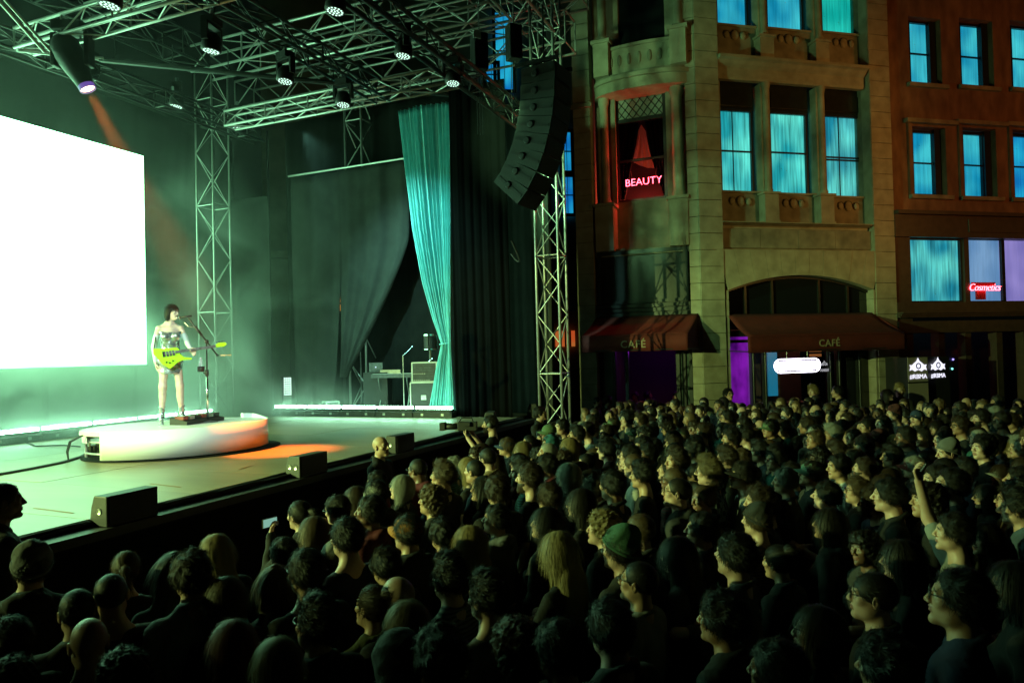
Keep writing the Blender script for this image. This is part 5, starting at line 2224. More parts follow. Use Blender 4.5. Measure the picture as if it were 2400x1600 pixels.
def blocks(fc, rows, mat, parent, dep=.06, back=0.10, name='stone'):
    """rows: list of (x0, x1, z0, z1); each stone a part, a little uneven, with open joints"""
    for x0, x1, z0, z1 in rows:
        j = .008
        o = random.uniform(0, .008)
        MB().bx(x0 + j, x1 - j, -dep + o, back, z0 + j, z1 - j).build(name, mat, parent, bevel=0)


# ---- cafe building, straight front
cf_o = at_depth(1644, 700, 17.83)
FX = Vector((.97, .243, 0))
cafe = Face('cafe_building', (cf_o.x, cf_o.y), FX, 'stone cafe building with blue-lit windows above two red awnings')
R = cafe.root
Z_TOP = 14.4
ZB = cafe.pt(1870, 585)[1]              # top of the ground floor
XL = 0.0
xr0, xr1 = cafe.pt(2048, 500)[0], cafe.pt(2096, 500)[0]
xl1 = cafe.pt(1694, 500)[0]
# backing wall with openings left free
course = .415
# pilasters of ashlar
rows = []
for x0, x1 in ((XL, xl1), (xr0, xr1)):
    z, k = .0, 0
    while z < Z_TOP:
        rows.append((x0, x1, z, min(z + course, Z_TOP)))
        z += course
blocks(cafe, rows, M_LIME, R, .0, .34)
MB().bx(XL + .02, xl1 - .02, .05, .36, 0, Z_TOP).build('pilaster_core', M_MORTAR, R)
MB().bx(xr0 + .02, xr1 - .02, .05, .36, 0, Z_TOP).build('pilaster_core', M_MORTAR, R)
WD = .34                               # wall plane set back from the pilasters
# window bays
bays = [  # glass row B, glass row A, dark transom
    dict(B=(1688, 262, 1760, 450), A=(1676, -60, 1747, 64), rail=355, mull=1718, mB=CYAN, mA=BLUEC),
    dict(B=(1807, 269, 1888, 455), A=(1797, -60, 1876, 74), rail=359, mull=None, mB=CYAN, mA=BLUEC),
    dict(B=(1935, 276, 2014, 462), A=(1925, -60, 2003, 83), rail=370, mull=1967, mB=TEALC, mA=GREENC)]
bnames = ['beside the corner pilaster', 'in the middle', 'beside the brick building']
zsB = cafe.pt(1850, 457, WD)[1]
zcorn0, zcorn1 = cafe.pt(1850, 190, 0)[1], cafe.pt(1850, 142, 0)[1]
xs = []
for i, d in enumerate(bays):
    g = sash_window(cafe, d['B'], None, d['rail'], d['mB'], d['mull'], WD + .16, 'lower cyan curtained window ' + bnames[i], seed=i, rail2=376 if i == 2 else None)
    ga = sash_window(cafe, d['A'], None, None, d['mA'], None, WD + .16, 'upper %s curtained window %s' % ('sea green' if i == 2 else 'blue', bnames[i]), curtain='folds' if i else 'flat', seed=i + 5)
    xs.append((g, ga))
    # dark transom panel over the lower window
    x0, z0, x1, z1 = g
    MB().bx(x0 - .05, x1 + .09, WD + .13, WD + .2, z1 + .06, zcorn0 + .05).build('transom_panel', M_DARKWOOD, R)
    MB().bx(x0, x1 + .04, WD + .10, WD + .128, z1 + .14, zcorn0 - .12).build('transom_panel', M_DARKWOOD, R)
    for gi, (a0, b0, a1, b1) in enumerate((g, ga)):
        # stone spandrel under each window with cartouches
        zt = b0 - .06
        zb = (cafe.pt(1850, 527, 0)[1] + .062) if gi == 0 else zcorn1 + .003
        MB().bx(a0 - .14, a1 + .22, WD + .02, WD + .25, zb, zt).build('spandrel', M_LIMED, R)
        MB().bx(a0 - .14, a1 + .22, WD - .04, WD + .012, zt - .002, zt + .05).build('sill', M_LIME, R)
        xm = (a0 + a1) / 2
        for k, (q, rr) in enumerate(((-.24, .085), (.0, .115), (.24, .085))):
            mbx = MB()
            mbx.sphere((xm + q, WD + .0, zt - .22), (rr, .05, rr * 1.2), 12, 8)
            mbx.build('cartouche', M_LIME, R, smooth=True)
            MB().lathe([(rr * .95, 0), (rr * 1.12, .02), (rr * 1.0, .04)], (xm + q, WD + .018, zt - .2), 16, Matrix.Rotation(PI / 2, 3, 'X')).build('cartouche_ring', M_LIMED, R, smooth=True)
# mullion columns and pedestals
cols = [((xs[0][0][2] + xs[1][0][0]) / 2), ((xs[1][0][2] + xs[2][0][0]) / 2)]
for xm in cols:
    for zb, zt in ((zsB - .02, zcorn0), (zcorn1 + .65, Z_TOP)):
        hw = .14
        MB().bx(xm - hw, xm + hw, WD - .10, WD + .26, zb, zt).build('mullion_pier', M_LIME, R, bevel=.03)
        MB().lathe([(.10, zb + .04), (.12, zb + .1), (.088, zb + .16), (.085, zt - .2), (.11, zt - .1), (.12, zt - .01)], (xm, WD - .12, 0), 16, ).build('half_column', M_LIME, R, smooth=True)
    for zt, zq in ((zsB + .01, cafe.pt(1850, 527, 0)[1] + .064), (zcorn1 + .66, zcorn1 + .004)):
        MB().bx(xm - .20, xm + .20, WD - .26, WD + .24, zq + .062, zt - .06).build('pedestal', M_LIME, R)
        MB().bx(xm - .24, xm + .24, WD - .30, WD + .24, zt - .058, zt).build('pedestal_cap', M_LIME, R)
        MB().bx(xm - .225, xm + .225, WD - .285, WD + .24, zq, zq + .06).build('pedestal_foot', M_LIME, R)
# side jambs beside pilasters, filled wall strips
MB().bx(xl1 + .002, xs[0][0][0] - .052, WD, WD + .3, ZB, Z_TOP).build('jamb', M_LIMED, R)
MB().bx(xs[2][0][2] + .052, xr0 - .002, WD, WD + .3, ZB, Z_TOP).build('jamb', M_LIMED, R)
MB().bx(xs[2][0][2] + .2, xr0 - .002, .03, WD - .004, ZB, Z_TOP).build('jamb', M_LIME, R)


def cornice(x0, x1, z0, z1, proj, name='cornice', mat=M_LIME, yb=None):
    h = z1 - z0
    prof = [(0, 0), (.35, .0), (.42, .12), (.42, .55), (.62, .66), (.78, .80), (1.0, .86), (1.0, 1.0), (0, 1.0)]
    poly = [(-(p * proj), z0 + q * h) for p, q in prof]
    n = len(poly)
    yb = WD if yb is None else yb
    vs = [(x, yb + y - .02, z) for x in (x0, x1) for y, z in poly]
    return MB().add(vs, [tuple(range(n)), tuple(range(2 * n - 1, n - 1, -1))] + [((i + 1) % n, i, n + i, n + (i + 1) % n) for i in range(n)]).build(name, mat, R)


cornice(xl1 + .004, xr0 - .06, zcorn0, zcorn1, .42)
zb1, zb0 = cafe.pt(1850, 527, 0)[1], cafe.pt(1850, 580, 0)[1]
cornice(xl1 + .004, xr0 - .06, zb1 - .10, zb1 + .06, .34, 'string_course')
nfr = 4
for i in range(nfr):
    a0, a1 = xl1 + .01 + (xr0 - xl1 - .02) * i / nfr, xl1 + .01 + (xr0 - xl1 - .02) * (i + 1) / nfr
    MB().bx(a0 + .004, a1 - .004, WD - .22 + .004 * (i % 2), WD + .26, ZB + .05, zb1 - .105).build('frieze_stone', M_LIMED, R)
MB().bx(xl1 + .006, xr0 - .006, WD - .17, WD + .25, ZB + .0, ZB + .048).build('frieze_bed', M_LIMED, R)
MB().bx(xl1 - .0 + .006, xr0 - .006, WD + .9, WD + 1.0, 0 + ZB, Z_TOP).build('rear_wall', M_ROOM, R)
# ground floor arch with voussoirs
ax0, zspr = cafe.pt(1704, 680, .1)
ax1 = cafe.pt(2043, 680, .1)[0]
zap = cafe.pt(1861, 645, .1)[1]
rise = zap - zspr
hw = (ax1 - ax0) / 2
rad = (hw * hw + rise * rise) / (2 * rise)
axm, azc = (ax0 + ax1) / 2, zap - rad
amax = math.asin(hw / rad)
nv_ = 11
ztop_v = ZB - .008
for i in range(nv_):
    t0, t1 = -amax + 2 * amax * i / nv_, -amax + 2 * amax * (i + 1) / nv_
    g = .0025
    pts = []
    for k in range(4):
        t = t0 + (t1 - t0) * k / 3
        s = g / rad * (1 if k == 0 else (-1 if k == 3 else 0))
        pts.append((axm + rad * math.sin(t + s), azc + rad * math.cos(t + s)))
    top = []
    for t, s in ((t1, -g), (t0, g)):
        k = (ztop_v - azc) / math.cos(t)
        top.append((axm + k * math.sin(t) * (.80) + (1 - .80) * rad * math.sin(t) + s, ztop_v))
    MB().prism(pts + top, .02 + random.uniform(0, .006), .36).build('voussoir', M_LIME, R)
for x0, x1 in ((xl1 + .03, axm + (ztop_v - azc) / math.cos(amax) * math.sin(-amax) * .80 + .2 * rad * math.sin(-amax)), (axm + (ztop_v - azc) / math.cos(amax) * math.sin(amax) * .8 + .2 * rad * math.sin(amax), xr0 - .01)):
    pass
for xa, xb in ((xl1 + .035, ax0), (ax1, xr0 - .006)):
    z = 0.0
    while z < zspr:
        zz = min(z + course, zspr)
        if xb - xa > .03:
            MB().bx(xa, xb, .03, .36, z + .004, zz - .004).build('stone', M_LIME, R)
        z += course
# dark arched transom with mullions
N_ = 20
poly = [(axm + rad * math.sin(-amax + 2 * amax * i / N_), azc + rad * math.cos(-amax + 2 * amax * i / N_)) for i in range(N_ + 1)]
zaw = cafe.pt(1870, 742, .1)[1]
MB().prism(poly + [(ax1, zaw - .3), (ax0, zaw - .3)], .30, .36).build('arched_transom', M_GLASSD, R)
for px in (1745, 1808, 1918, 1985):
    x = cafe.pt(px, 700, .3)[0]
    MB().bx(x - .03, x + .03, .255, .297, zaw - .25, azc + math.sqrt(rad ** 2 - (x - axm) ** 2) - .01).build('transom_bar', M_DARKWOOD, R)
b = MB()
vs = []
for i in range(N_ + 1):
    t = -amax + 2 * amax * i / N_
    for rr, y in ((rad - .004, .24), (rad - .004, .30), (rad - .07, .30), (rad - .07, .24)):
        vs.append((axm + rr * math.sin(t), y, azc + rr * math.cos(t)))
b.add(vs, [(i * 4 + q, i * 4 + (q + 1) % 4, (i + 1) * 4 + (q + 1) % 4, (i + 1) * 4 + q) for i in range(N_) for q in range(4)])
b.build('arch_moulding', M_DARKWOOD, R)
# shopfront under the awning
zl = zaw - .32
MB().bx(ax0, ax1, .20, .40, zl - .16, zl).build('shopfront_head', M_DARKWOOD, R)
for px in (1764, 1792, 1944, 1965, 2012):
    x = cafe.pt(px, 870, .26)[0]
    MB().bx(x - .05, x + .05, .22, .36, 0, zl - .162).build('shopfront_post', M_DARKWOOD, R)
    MB().lathe([(.03, .0), (.03, zl - .18)], (x, .215, 0), 10).build('bead', M_DARKWOOD, R, smooth=True)
xw0, xw1 = cafe.pt(1800, 870, .3)[0], cafe.pt(1938, 870, .3)[0]
MB().bx(xw0, xw1, .30, .308, .75, zl - .165).build('shop_window', M_GLASS, R)
MB().bx(xw0, xw1, .22, .36, .0, .74).build('stall_riser', M_DARKWOOD, R)
x = cafe.pt(1712, 860, .3)[0], cafe.pt(1758, 860, .3)[0]
MB().bx(x[0], x[1], .34, .352, .2, zl - .165).build('side_window', em('purple_lit_glass', (.02, .0, .06), .9, (.22, .01, .42), 2.6, (1, 1, .5)), R)
MB().bx(x[0], x[1], .30, .338, cafe.pt(1735, 803, .3)[1], cafe.pt(1735, 796, .3)[1]).build('shop_transom_rail', M_DARKWOOD, R)
x2 = cafe.pt(1972, 860, .3)[0], cafe.pt(2006, 860, .3)[0]
MB().bx(x2[0], x2[1], .31, .318, .2, zl - .165).build('side_window', M_GLASSD, R)
x3 = cafe.pt(2018, 860, .3)[0], ax1 - .005
MB().bx(x3[0], x3[1], .31, .318, .2, zl - .165).build('side_window', M_GLASSD, R)
# cafe interior
MB().bx(ax0, ax1, 3.2, 3.3, 0, zl + .6).build('interior_wall', pm('cafe_interior', (.10, .05, .03), (.06, .03, .02), 2, .8), R)
xb0, xb1 = cafe.pt(1806, 880, 2.4)[0], cafe.pt(1832, 880, 2.4)[0]
MB().bx(xb0, xb1, 2.6, 2.64, 1.5, 3.0).build('interior_panel', em('blue_lit_panel', (.01, .22, .36), .6), R)
xb0, xb1 = cafe.pt(1900, 850, 2.6)[0], cafe.pt(1926, 850, 2.6)[0]
for k in range(4):
    MB().bx(xb0, xb1, 2.6, 2.66, 2.62 + .14 * k, 2.70 + .14 * k).build('menu_board', em('menu_glow', (.35, .12, .03), .5), R)

LAMPS['cafe'] = lamp('added_cafe_fill', 'POINT', cafe.world(axm + .6, 2.2, 3.1), (0, 0, 0), 16, (1.0, .42, .20), .1)  # lamp added to lift the dark cafe interior
MB().bx(axm - .6, axm + 1.5, 1.9, 2.3, 0, 1.35).build('counter', pm('counter_pink', (.35, .18, .15), None, 4, .5), R)
# awnings
def awning(fc, tl, tr, bl, br, val, y_out, lab, text_px, tsize, y_in=.12, side=True):
    """tl,tr: wall corners px; bl,br: outer valance top corners px"""
    xa, za = fc.pt(*tl, y_in)
    xb, zb_ = fc.pt(*tr, y_in)
    xc, zc = fc.pt(*bl, -y_out)
    xd, zd = fc.pt(*br, -y_out)
    zm, zo = (za + zb_) / 2, (zc + zd) / 2
    vh = fc.pt((bl[0] + br[0]) / 2, val, -y_out)[1]
    o = empty('awning', fc.world(0, 0, 0), math.atan2(fc.x.y, fc.x.x), lab, 'awning', None)

    def fn(u, v):
        x = (xa + (xb - xa) * u) * (1 - v) + (xc + (xd - xc) * u) * v
        y = y_in + (-y_out - y_in) * v
        z = zm + (zo - zm) * v - .05 * math.sin(PI * v) - .012 * math.sin(u * PI * 6) ** 2 * math.sin(PI * v)
        return (x, y, z)
    so = MB().grid(fn, 24, 8).build('canopy', M_AWN, o, smooth=True)
    md = so.modifiers.new('t', 'SOLIDIFY')
    md.thickness = .012

    def fv(u, v):
        x = xc + (xd - xc) * u
        return (x, -y_out - .004 - .012 * math.sin(u * 22) * v, zo - .002 + (vh - zo) * v)
    so = MB().grid(fv, 48, 2).build('valance', M_AWN, o, smooth=True)
    md = so.modifiers.new('t', 'SOLIDIFY')
    md.thickness = .008
    for xi, xo in ((xa, xc), (xb, xd)):
        MB().add([(xi, y_in, zm - .01), (xo, -y_out, zo - .01), (xo, -y_out, vh + .01), (xi, y_in, vh + .01)], [(0, 1, 2, 3)]).build('side_flap', M_AWN, o) if side and xi == xb else None
    b = MB().tube([(xc, -y_out, vh + .03), (xd, -y_out, vh + .03)], .016, 8)
    for xi, xo in ((xa, xc), (xb, xd)):
        b.tube([(xi, y_in, vh + .05), (xo, -y_out, vh + .03)], .014, 6)
    b.build('awning_frame', M_BLACK, o)
    tx, tz = fc.pt(*text_px, -y_out)
    tm = text_mesh('CAFÉ', tsize, .004, 'lettering', spacing=1.12, bold=.004)
    t = link_mesh('lettering', tm, M_LETTER, o, (tx, -y_out - .022, tz - tsize * .05), (PI / 2, 0, 0))
    return o


awning(cafe, (1704, 737), (2043, 733), (1752, 786), (2124, 784), 822, 1.1, 'wide red awning over the arched cafe window', (1943, 803), .235)

# neon sign in the shop window
def tube_em(name, col, s):
    return em(name, col, s)


M_WNEON = em('white_neon', (.86, .80, 1.0), 7.0)
M_WGLOW = em('white_sign_face', (.90, .86, 1.0), 3.2)
x0, z1, x1, z0 = cafe.rect(1815, 841, 1922, 872, .16)
ns_ = empty('oval_neon_sign', cafe.world((x0 + x1) / 2, .16, (z0 + z1) / 2), math.atan2(FX.y, FX.x), 'white glowing rounded neon sign hanging in the cafe window', 'neon sign')
w, h = (x1 - x0) / 2, (z1 - z0) / 2
pts = []
for k in range(40):
    t = 2 * PI * k / 40
    pts.append((math.copysign(w - h, math.cos(t)) + h * math.cos(t), 0, h * math.sin(t)))
MB().tube(pts, .016, 8, closed=True).build('neon_tube', M_WNEON, ns_)
pts2 = [(x * .96, -.0, z * .62) for x, y, z in pts]
MB().tube(pts2, .012, 8, closed=True).build('neon_tube', M_WNEON, ns_)
b = MB()
b.prism([(x * .93, z * .5) for x, y, z in pts], .02, .03)
b.build('lit_face', M_WGLOW, ns_)
for s in (-.45, .45):
    MB().cyl((s * w, .01, h), (s * w + .03, .01, h + .75), .006, n=5).build('hanging_wire', M_STEEL, ns_)


def emblem(parent, s, mat, y=0.0, m=None):
    """white mark of two horned shapes leaning together over a disc"""
    half = [(.5, .12), (.44, .02), (.5, -.16), (.36, -.10), (.2, -.2), (0, -.12)]
    up_ = [(0, .46), (.08, .30), (.2, .22), (.36, .10)]
    poly = up_ + half + [(-x, z) for x, z in reversed(half[:-1])] + [(-x, z) for x, z in reversed(up_[1:])]
    MB().prism([(x * s, z * s) for x, z in poly], y - .006, y + .006).build('emblem_mark', mat, parent)
    MB().lathe([(.10 * s, -.004), (.15 * s, -.004), (.15 * s, .004), (.10 * s, .004), (.10 * s, -.004)], (0, y - .012, .06 * s), 24, Matrix.Rotation(PI / 2, 3, 'X')).build('emblem_ring', M_FRAME, parent)


M_SIGNW = em('sign_white', (.85, .85, 1.0), 1.25)
xe, ze = cafe.pt(1932, 853, .14)
es = empty('emblem_reflection', cafe.world(xe, .14, ze), math.atan2(FX.y, FX.x), 'reflected emblem and mirrored letters, built as a glowing copy beside the oval neon sign', 'sign')
M_REFLSIGN = em('reflected_sign_white', (.55, .55, .6), .55)  # sign reflection put in as a dim glowing reversed copy
emblem(es, .20, M_REFLSIGN)
tm = text_mesh('RBMA', .10, .003, 'lettering', bold=.003)
t = link_mesh('lettering', tm, M_REFLSIGN, es, (-.0, 0, -.16), (PI / 2, 0, 0))
t.scale = (-1, 1, 1)

# ---- cafe building, bay side (recedes away from the corner)
F2X = Vector((.92, -.391, 0))          # left to right it comes nearer
u0 = Vector((cf_o.x, cf_o.y, 0))
bay = Face(None, (u0.x, u0.y), F2X, '')
bay.root = empty('corner_bay', u0, math.atan2(F2X.y, F2X.x), 'stone corner bay with a curved cornice and the neon window above a red awning', 'building')
B = bay.root
# all local x here are negative (left of the corner)
xbl = bay.pt(1372, 500)[0]
# right-hand pier return next to the corner
rows = []
z = 0
xp0 = bay.pt(1612, 500)[0]
while z < Z_TOP:
    rows.append((xp0, -.012, z, min(z + course, Z_TOP)))
    z += course
blocks(bay, rows, M_LIME, B, -.02, .3)
MB().bx(xp0 + .03, -.05, .07, .42, 0, Z_TOP).build('pilaster_core', M_MORTAR, B)
# left pier
rows = []
z = 0
xq0, xq1 = bay.pt(1343, 300)[0], bay.pt(1384, 300)[0]
while z < Z_TOP:
    rows.append((xq0, xq1, z, min(z + course, Z_TOP)))
    z += course
blocks(bay, rows, M_LIME, B, .0, .3)
MB().bx(xq0 + .02, xq1 - .02, .05, .35, 0, Z_TOP).build('pilaster_core', M_MORTAR, B)
zled = bay.pt(1350, 250)[1]
MB().bx(xq0 - .1, xq1 + .06, -.10, .0 - .004, zled - .08, zled + .02).build('ledge', M_LIMED, B)
SB = .45
# recessed wall around the bay window
wx0, wz1, wx1, wz0 = bay.rect(1440, 200, 1562, 470, SB)
zc0 = bay.pt(1500, 205, 0)[1]
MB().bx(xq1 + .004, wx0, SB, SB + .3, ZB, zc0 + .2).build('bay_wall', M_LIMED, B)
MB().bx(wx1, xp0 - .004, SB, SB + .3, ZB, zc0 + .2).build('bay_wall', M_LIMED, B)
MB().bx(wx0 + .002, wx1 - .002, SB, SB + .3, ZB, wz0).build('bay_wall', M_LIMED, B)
# curved cornice / balcony
xk0, xk1 = bay.pt(1384, 200, -.1)[0], bay.pt(1622, 160, 0)[0]
xcm, chw = (xk0 + xk1) / 2, (xk1 - xk0) / 2
zk1, zk0 = bay.pt(1490, 162, -.5)[1], bay.pt(1490, 196, -.5)[1]


def curved(z0, z1, out, name, mat, n=28, inner=.30, y0=SB, bulge=.62):
    vs = []
    for i in range(n + 1):
        a = PI * i / n
        x = xcm - chw * math.cos(a) * (1 + (out - .0) * .12)
        y = y0 - .1 - (bulge + out) * math.sin(a) ** .8
        for zz in (z0, z1):
            vs.append((x, y, zz))
        for zz in (z1, z0):
            vs.append((x, y0 + inner, zz))
    fs = [(i * 4 + q, i * 4 + (q + 1) % 4, (i + 1) * 4 + (q + 1) % 4, (i + 1) * 4 + q) for i in range(n) for q in range(4)]
    fs += [(3, 2, 1, 0), (n * 4, n * 4 + 1, n * 4 + 2, n * 4 + 3)]
    return MB().add(vs, fs).build(name, mat, B)


curved(zk0, zk0 + (zk1 - zk0) * .72, .0, 'curved_cornice', M_LIME)
curved(zk0 + (zk1 - zk0) * .72 + .003, zk1, .09, 'curved_cornice', M_LIME)
curved(zk1 + .004, zk1 + .09, -.05, 'curved_plinth', M_LIMED)
# parapet with pedestals above
curved(zk1 + .093, zk1 + .78, -.22, 'curved_parapet', M_LIME)
curved(zk1 + .783, zk1 + .86, -.17, 'curved_coping', M_LIME)
for k in range(7):
    a = PI * (.30 + .066 * k)
    x = xcm - chw * math.cos(a)
    y = SB - .1 - (.62 - .22) * math.sin(a) ** .8
    MB().sphere((x, y - .01, zk1 + .47), (.055, .04, .15), 10, 7).build('carving', M_LIMED, B, smooth=True)
for fx, hh in ((.12, .95), (.88, .95)):
    x = xk0 + (xk1 - xk0) * fx
    yy = SB - .48
    MB().bx(x - .2, x + .2, yy - .16, SB + .2, zk1 + .095, zk1 + hh).build('pedestal', M_LIME, B)
    MB().bx(x - .25, x + .25, yy - .21, SB + .2, zk1 + hh + .002, zk1 + hh + .09).build('pedestal_cap', M_LIME, B)
    MB().lathe([(.13, zk1 + hh + .1), (.15, zk1 + hh + .2), (.11, zk1 + hh + .26), (.11, Z_TOP)], (x, yy + .05, 0), 16).build('column', M_LIME, B, smooth=True)
# dark window above
ux0, uz1, ux1, uz0 = bay.rect(1447, -80, 1556, 92, SB)
MB().bx(ux0, ux1, SB + .1, SB + .12, zk1 + .8, Z_TOP).build('upper_window', M_GLASSD, B)
MB().bx(xq1 + .004, ux0, SB - .02, SB + .3, zk1 + .1, Z_TOP).build('bay_wall', M_LIME, B)
MB().bx(ux1, xp0 - .004, SB - .02, SB + .3, zk1 + .1, Z_TOP).build('bay_wall', M_LIME, B)
# half columns beside the neon window and a pedestal course
zs = bay.pt(1595, 455, -.1)[1]
for px, hw_ in ((1411, .12), (1585, .15)):
    x = bay.pt(px, 330, .0)[0]
    MB().lathe([(hw_ * 1.25, zs), (hw_ * 1.25, zs + .08), (hw_, zs + .16), (hw_ * .9, zk0 - .25), (hw_ * 1.2, zk0 - .12), (hw_ * 1.2, zk0 - .004)], (x, SB - .22, 0), 18).build('column', M_LIME, B, smooth=True)
    MB().bx(x - .24, x + .24, SB - .46, SB + .2, ZB + .12, zs - .085).build('pedestal', M_LIME, B)
    MB().bx(x - .28, x + .28, SB - .50, SB + .2, zs - .083, zs - .004).build('pedestal_cap', M_LIME, B)
x = bay.pt(1432, 330, .1)[0]
MB().bx(x - .06, x + .06, SB - .10, SB - .004, zs - .1, zk0 - .004).build('pilaster_strip', M_LIMED, B)
MB().bx(xq1 + .01, xp0 - .01, SB - .34, SB - .004, ZB - .02, ZB + .115).build('string_course', M_LIME, B)
MB().bx(xq1 + .01, xp0 - .01, SB - .26, SB - .004, bay.pt(1500, 578, .1)[1], ZB - .024).build('frieze_stone', M_LIMED, B)
# the neon window: lattice transom, drapes, sash
b = MB()
b.bx(wx0, wx0 + .09, SB + .06, SB + .16, wz0, wz1).bx(wx1 - .09, wx1, SB + .06, SB + .16, wz0, wz1).bx(wx0 + .09, wx1 - .09, SB + .06, SB + .16, wz1 - .08, wz1)
b.bx(wx0 + .09, wx1 - .09, SB + .06, SB + .16, wz0, wz0 + .07)
zt_ = bay.pt(1500, 276, SB)[1]
b.bx(wx0 + .09, wx1 - .09, SB + .06, SB + .16, zt_ - .06, zt_ + .04)
win = b.build('neon_window', M_FRAME, B)
zr = bay.pt(1500, 372, SB)[1]
MB().bx(wx0 + .09, wx1 - .09, SB + .08, SB + .13, zr - .03, zr + .03).build('sash_rail', M_FRAME, win)
gx0, gx1 = wx0 + .09, wx1 - .09
b = MB()
nl = 6
W, Hh = gx1 - gx0, wz1 - .08 - zt_ - .04
for k in range(-6, 9):
    for sgn in (-1, 1):
        xa = gx0 + W * k / nl
        xb = xa + sgn * Hh * .8
        za, zb_ = zt_ + .04, wz1 - .08
        t0, t1 = 0.0, 1.0
        if xb != xa:
            ta, tb = sorted(((gx0 - xa) / (xb - xa), (gx1 - xa) / (xb - xa)))
            t0, t1 = max(0, ta), min(1, tb)
        if t1 - t0 > .03:
            b.cyl((xa + (xb - xa) * t0, SB + .09, za + (zb_ - za) * t0), (xa + (xb - xa) * t1, SB + .09, za + (zb_ - za) * t1), .010, n=5)
b.build('lattice', M_FRAME, win)['kind'] = 'stuff'
MB().bx(gx0, gx1, SB + .112, SB + .12, zt_ + .04, wz1 - .08).build('transom_pane', pm('frosted_glass', (.34, .36, .31), (.25, .27, .23), 3, .25), win)
M_DRAPE = pm('dark_window_drape', (.035, .035, .032), (.02, .02, .02), 6, .9)
M_SHEER = pm('sheer_curtain', (.62, .55, .46), (.5, .44, .36), 6, .8)
_nt = M_SHEER.node_tree
_tr = _nt.nodes.new('ShaderNodeBsdfTranslucent')
_tr.inputs['Color'].default_value = (.75, .62, .5, 1)
_ad = _nt.nodes.new('ShaderNodeMixShader')
_ad.inputs[0].default_value = .6
_nt.links.new(_nt.nodes['Principled BSDF'].outputs[0], _ad.inputs[1])
_nt.links.new(_tr.outputs[0], _ad.inputs[2])
_nt.links.new(_ad.outputs[0], _nt.nodes['Material Output'].inputs['Surface'])


def side_drape(x0, x1, inner, mat, yy, name, power=1.4, flip=1, ztop=None):
    zt0 = zt_ - .06 if ztop is None else ztop

    def fn(u, v):
        a, c = (x0, x1)
        lim = c + (inner - c) * (v ** power)
        x = a + (lim - a) * u
        return (x, yy + .03 * math.sin(u * 26), zt0 + (wz0 + .1 - zt0) * v)
    o = MB().grid(fn, 40, 16).build(name, mat, win, smooth=True)
    return o


xm = (gx0 + gx1) / 2
side_drape(gx0, xm - .05, gx0 + .10, M_DRAPE, SB + .20, 'drape', 1.1)
side_drape(gx1, xm + .10, gx1 - .05, M_DRAPE, SB + .20, 'drape', 1.6)


def sheer(u, v):
    # swag gathered at the top middle and drawn down to the far sash corner
    ax, az = xm - .02, zt_ - .09
    ex = (gx0 + .14) * (1 - u) + (gx1 - .01) * u
    ez = (zr + .16) * (1 - u) + (zr - .22) * u - .14 * math.sin(PI * u)
    x = ax + (ex - ax) * v + .05 * math.sin(PI * v) * (u - .3)
    z = az + (ez - az) * v
    return (x, SB + .30 + .028 * v * math.sin(u * 34 + v * 2), z)


MB().grid(sheer, 36, 20).build('sheer_curtain', M_SHEER, win, smooth=True)
MB().bx(wx0 - .2, wx1 + .2, SB + 1.2, SB + 1.25, ZB, Z_TOP).build('room_wall', pm('room_plum', (.02, .012, .03), (.012, .008, .02), 2, .9), B)
MB().bx(gx0, gx1, SB + .10, SB + .106, wz0 + .07, zt_ - .06).build('pane', M_GLASS, win)
# neon BEAUTY
tx, tz = bay.pt(1508, 424, SB - .03)
M_RNEON = em('pink_red_neon', (1.0, .06, .10), 13.0)
tm = text_mesh('BEAUTY', .27, .014, 'lettering', spacing=1.0, bold=-.006)
bn = empty('beauty_neon_sign', bay.world(tx, SB - .03, tz), math.atan2(F2X.y, F2X.x), 'glowing pink-red neon sign reading BEAUTY in the bay window', 'neon sign')
link_mesh('lettering', tm, M_RNEON, bn, (0, 0, -.02), (PI / 2, 0, 0))
for s in (-.3, .32):
    MB().cyl((s, .01, .1), (s + .1 * s, .01, .30), .005, n=5).build('hanging_wire', M_STEEL, bn)
LAMPS['neon'] = lamp('added_neon_glow', 'POINT', bay.world(tx, SB + .01, tz), (0, 0, 0), 60, (1.0, .025, .02), .012)  # extra lamp added behind the letters to strengthen their red spill
LAMPS['room'] = lamp('added_red_backlight', 'POINT', bay.world(xm, SB + .75, wz0 - .25), (0, 0, 0), 110, (1.0, .09, .04), .05)  # lamp added below the sill to redden the sheer curtain
# shopfront of the bay
zp1 = bay.pt(1520, 580, .0)[1]
zaw2 = bay.pt(1520, 742, .1)[1]
sx0, sx1 = xq1 + .01, xp0 - .01
MB().bx(sx0, sx1, .16, .4, zaw2 - .2, zp1).build('sign_board', M_DARKWOOD, B)
b = MB()
b.bx(sx0 + .04, sx1 - .04, .09, .157, zp1 - .12, zp1 - .02).bx(sx0 + .04, sx1 - .04, .09, .157, zaw2 + .36, zaw2 + .44)
b.bx(sx0 + .04, sx0 + .16, .09, .157, zaw2 + .44, zp1 - .12).bx(sx1 - .16, sx1 - .04, .09, .157, zaw2 + .44, zp1 - .12)
b.build('board_moulding', M_DARKWOOD, B)
for k in range(3):
    zz = zaw2 + .02 + .11 * k
    MB().bx(sx0, sx1, .02 + .03 * (2 - k), .157, zz, zz + .095).build('fascia_moulding', M_DARKWOOD, B)

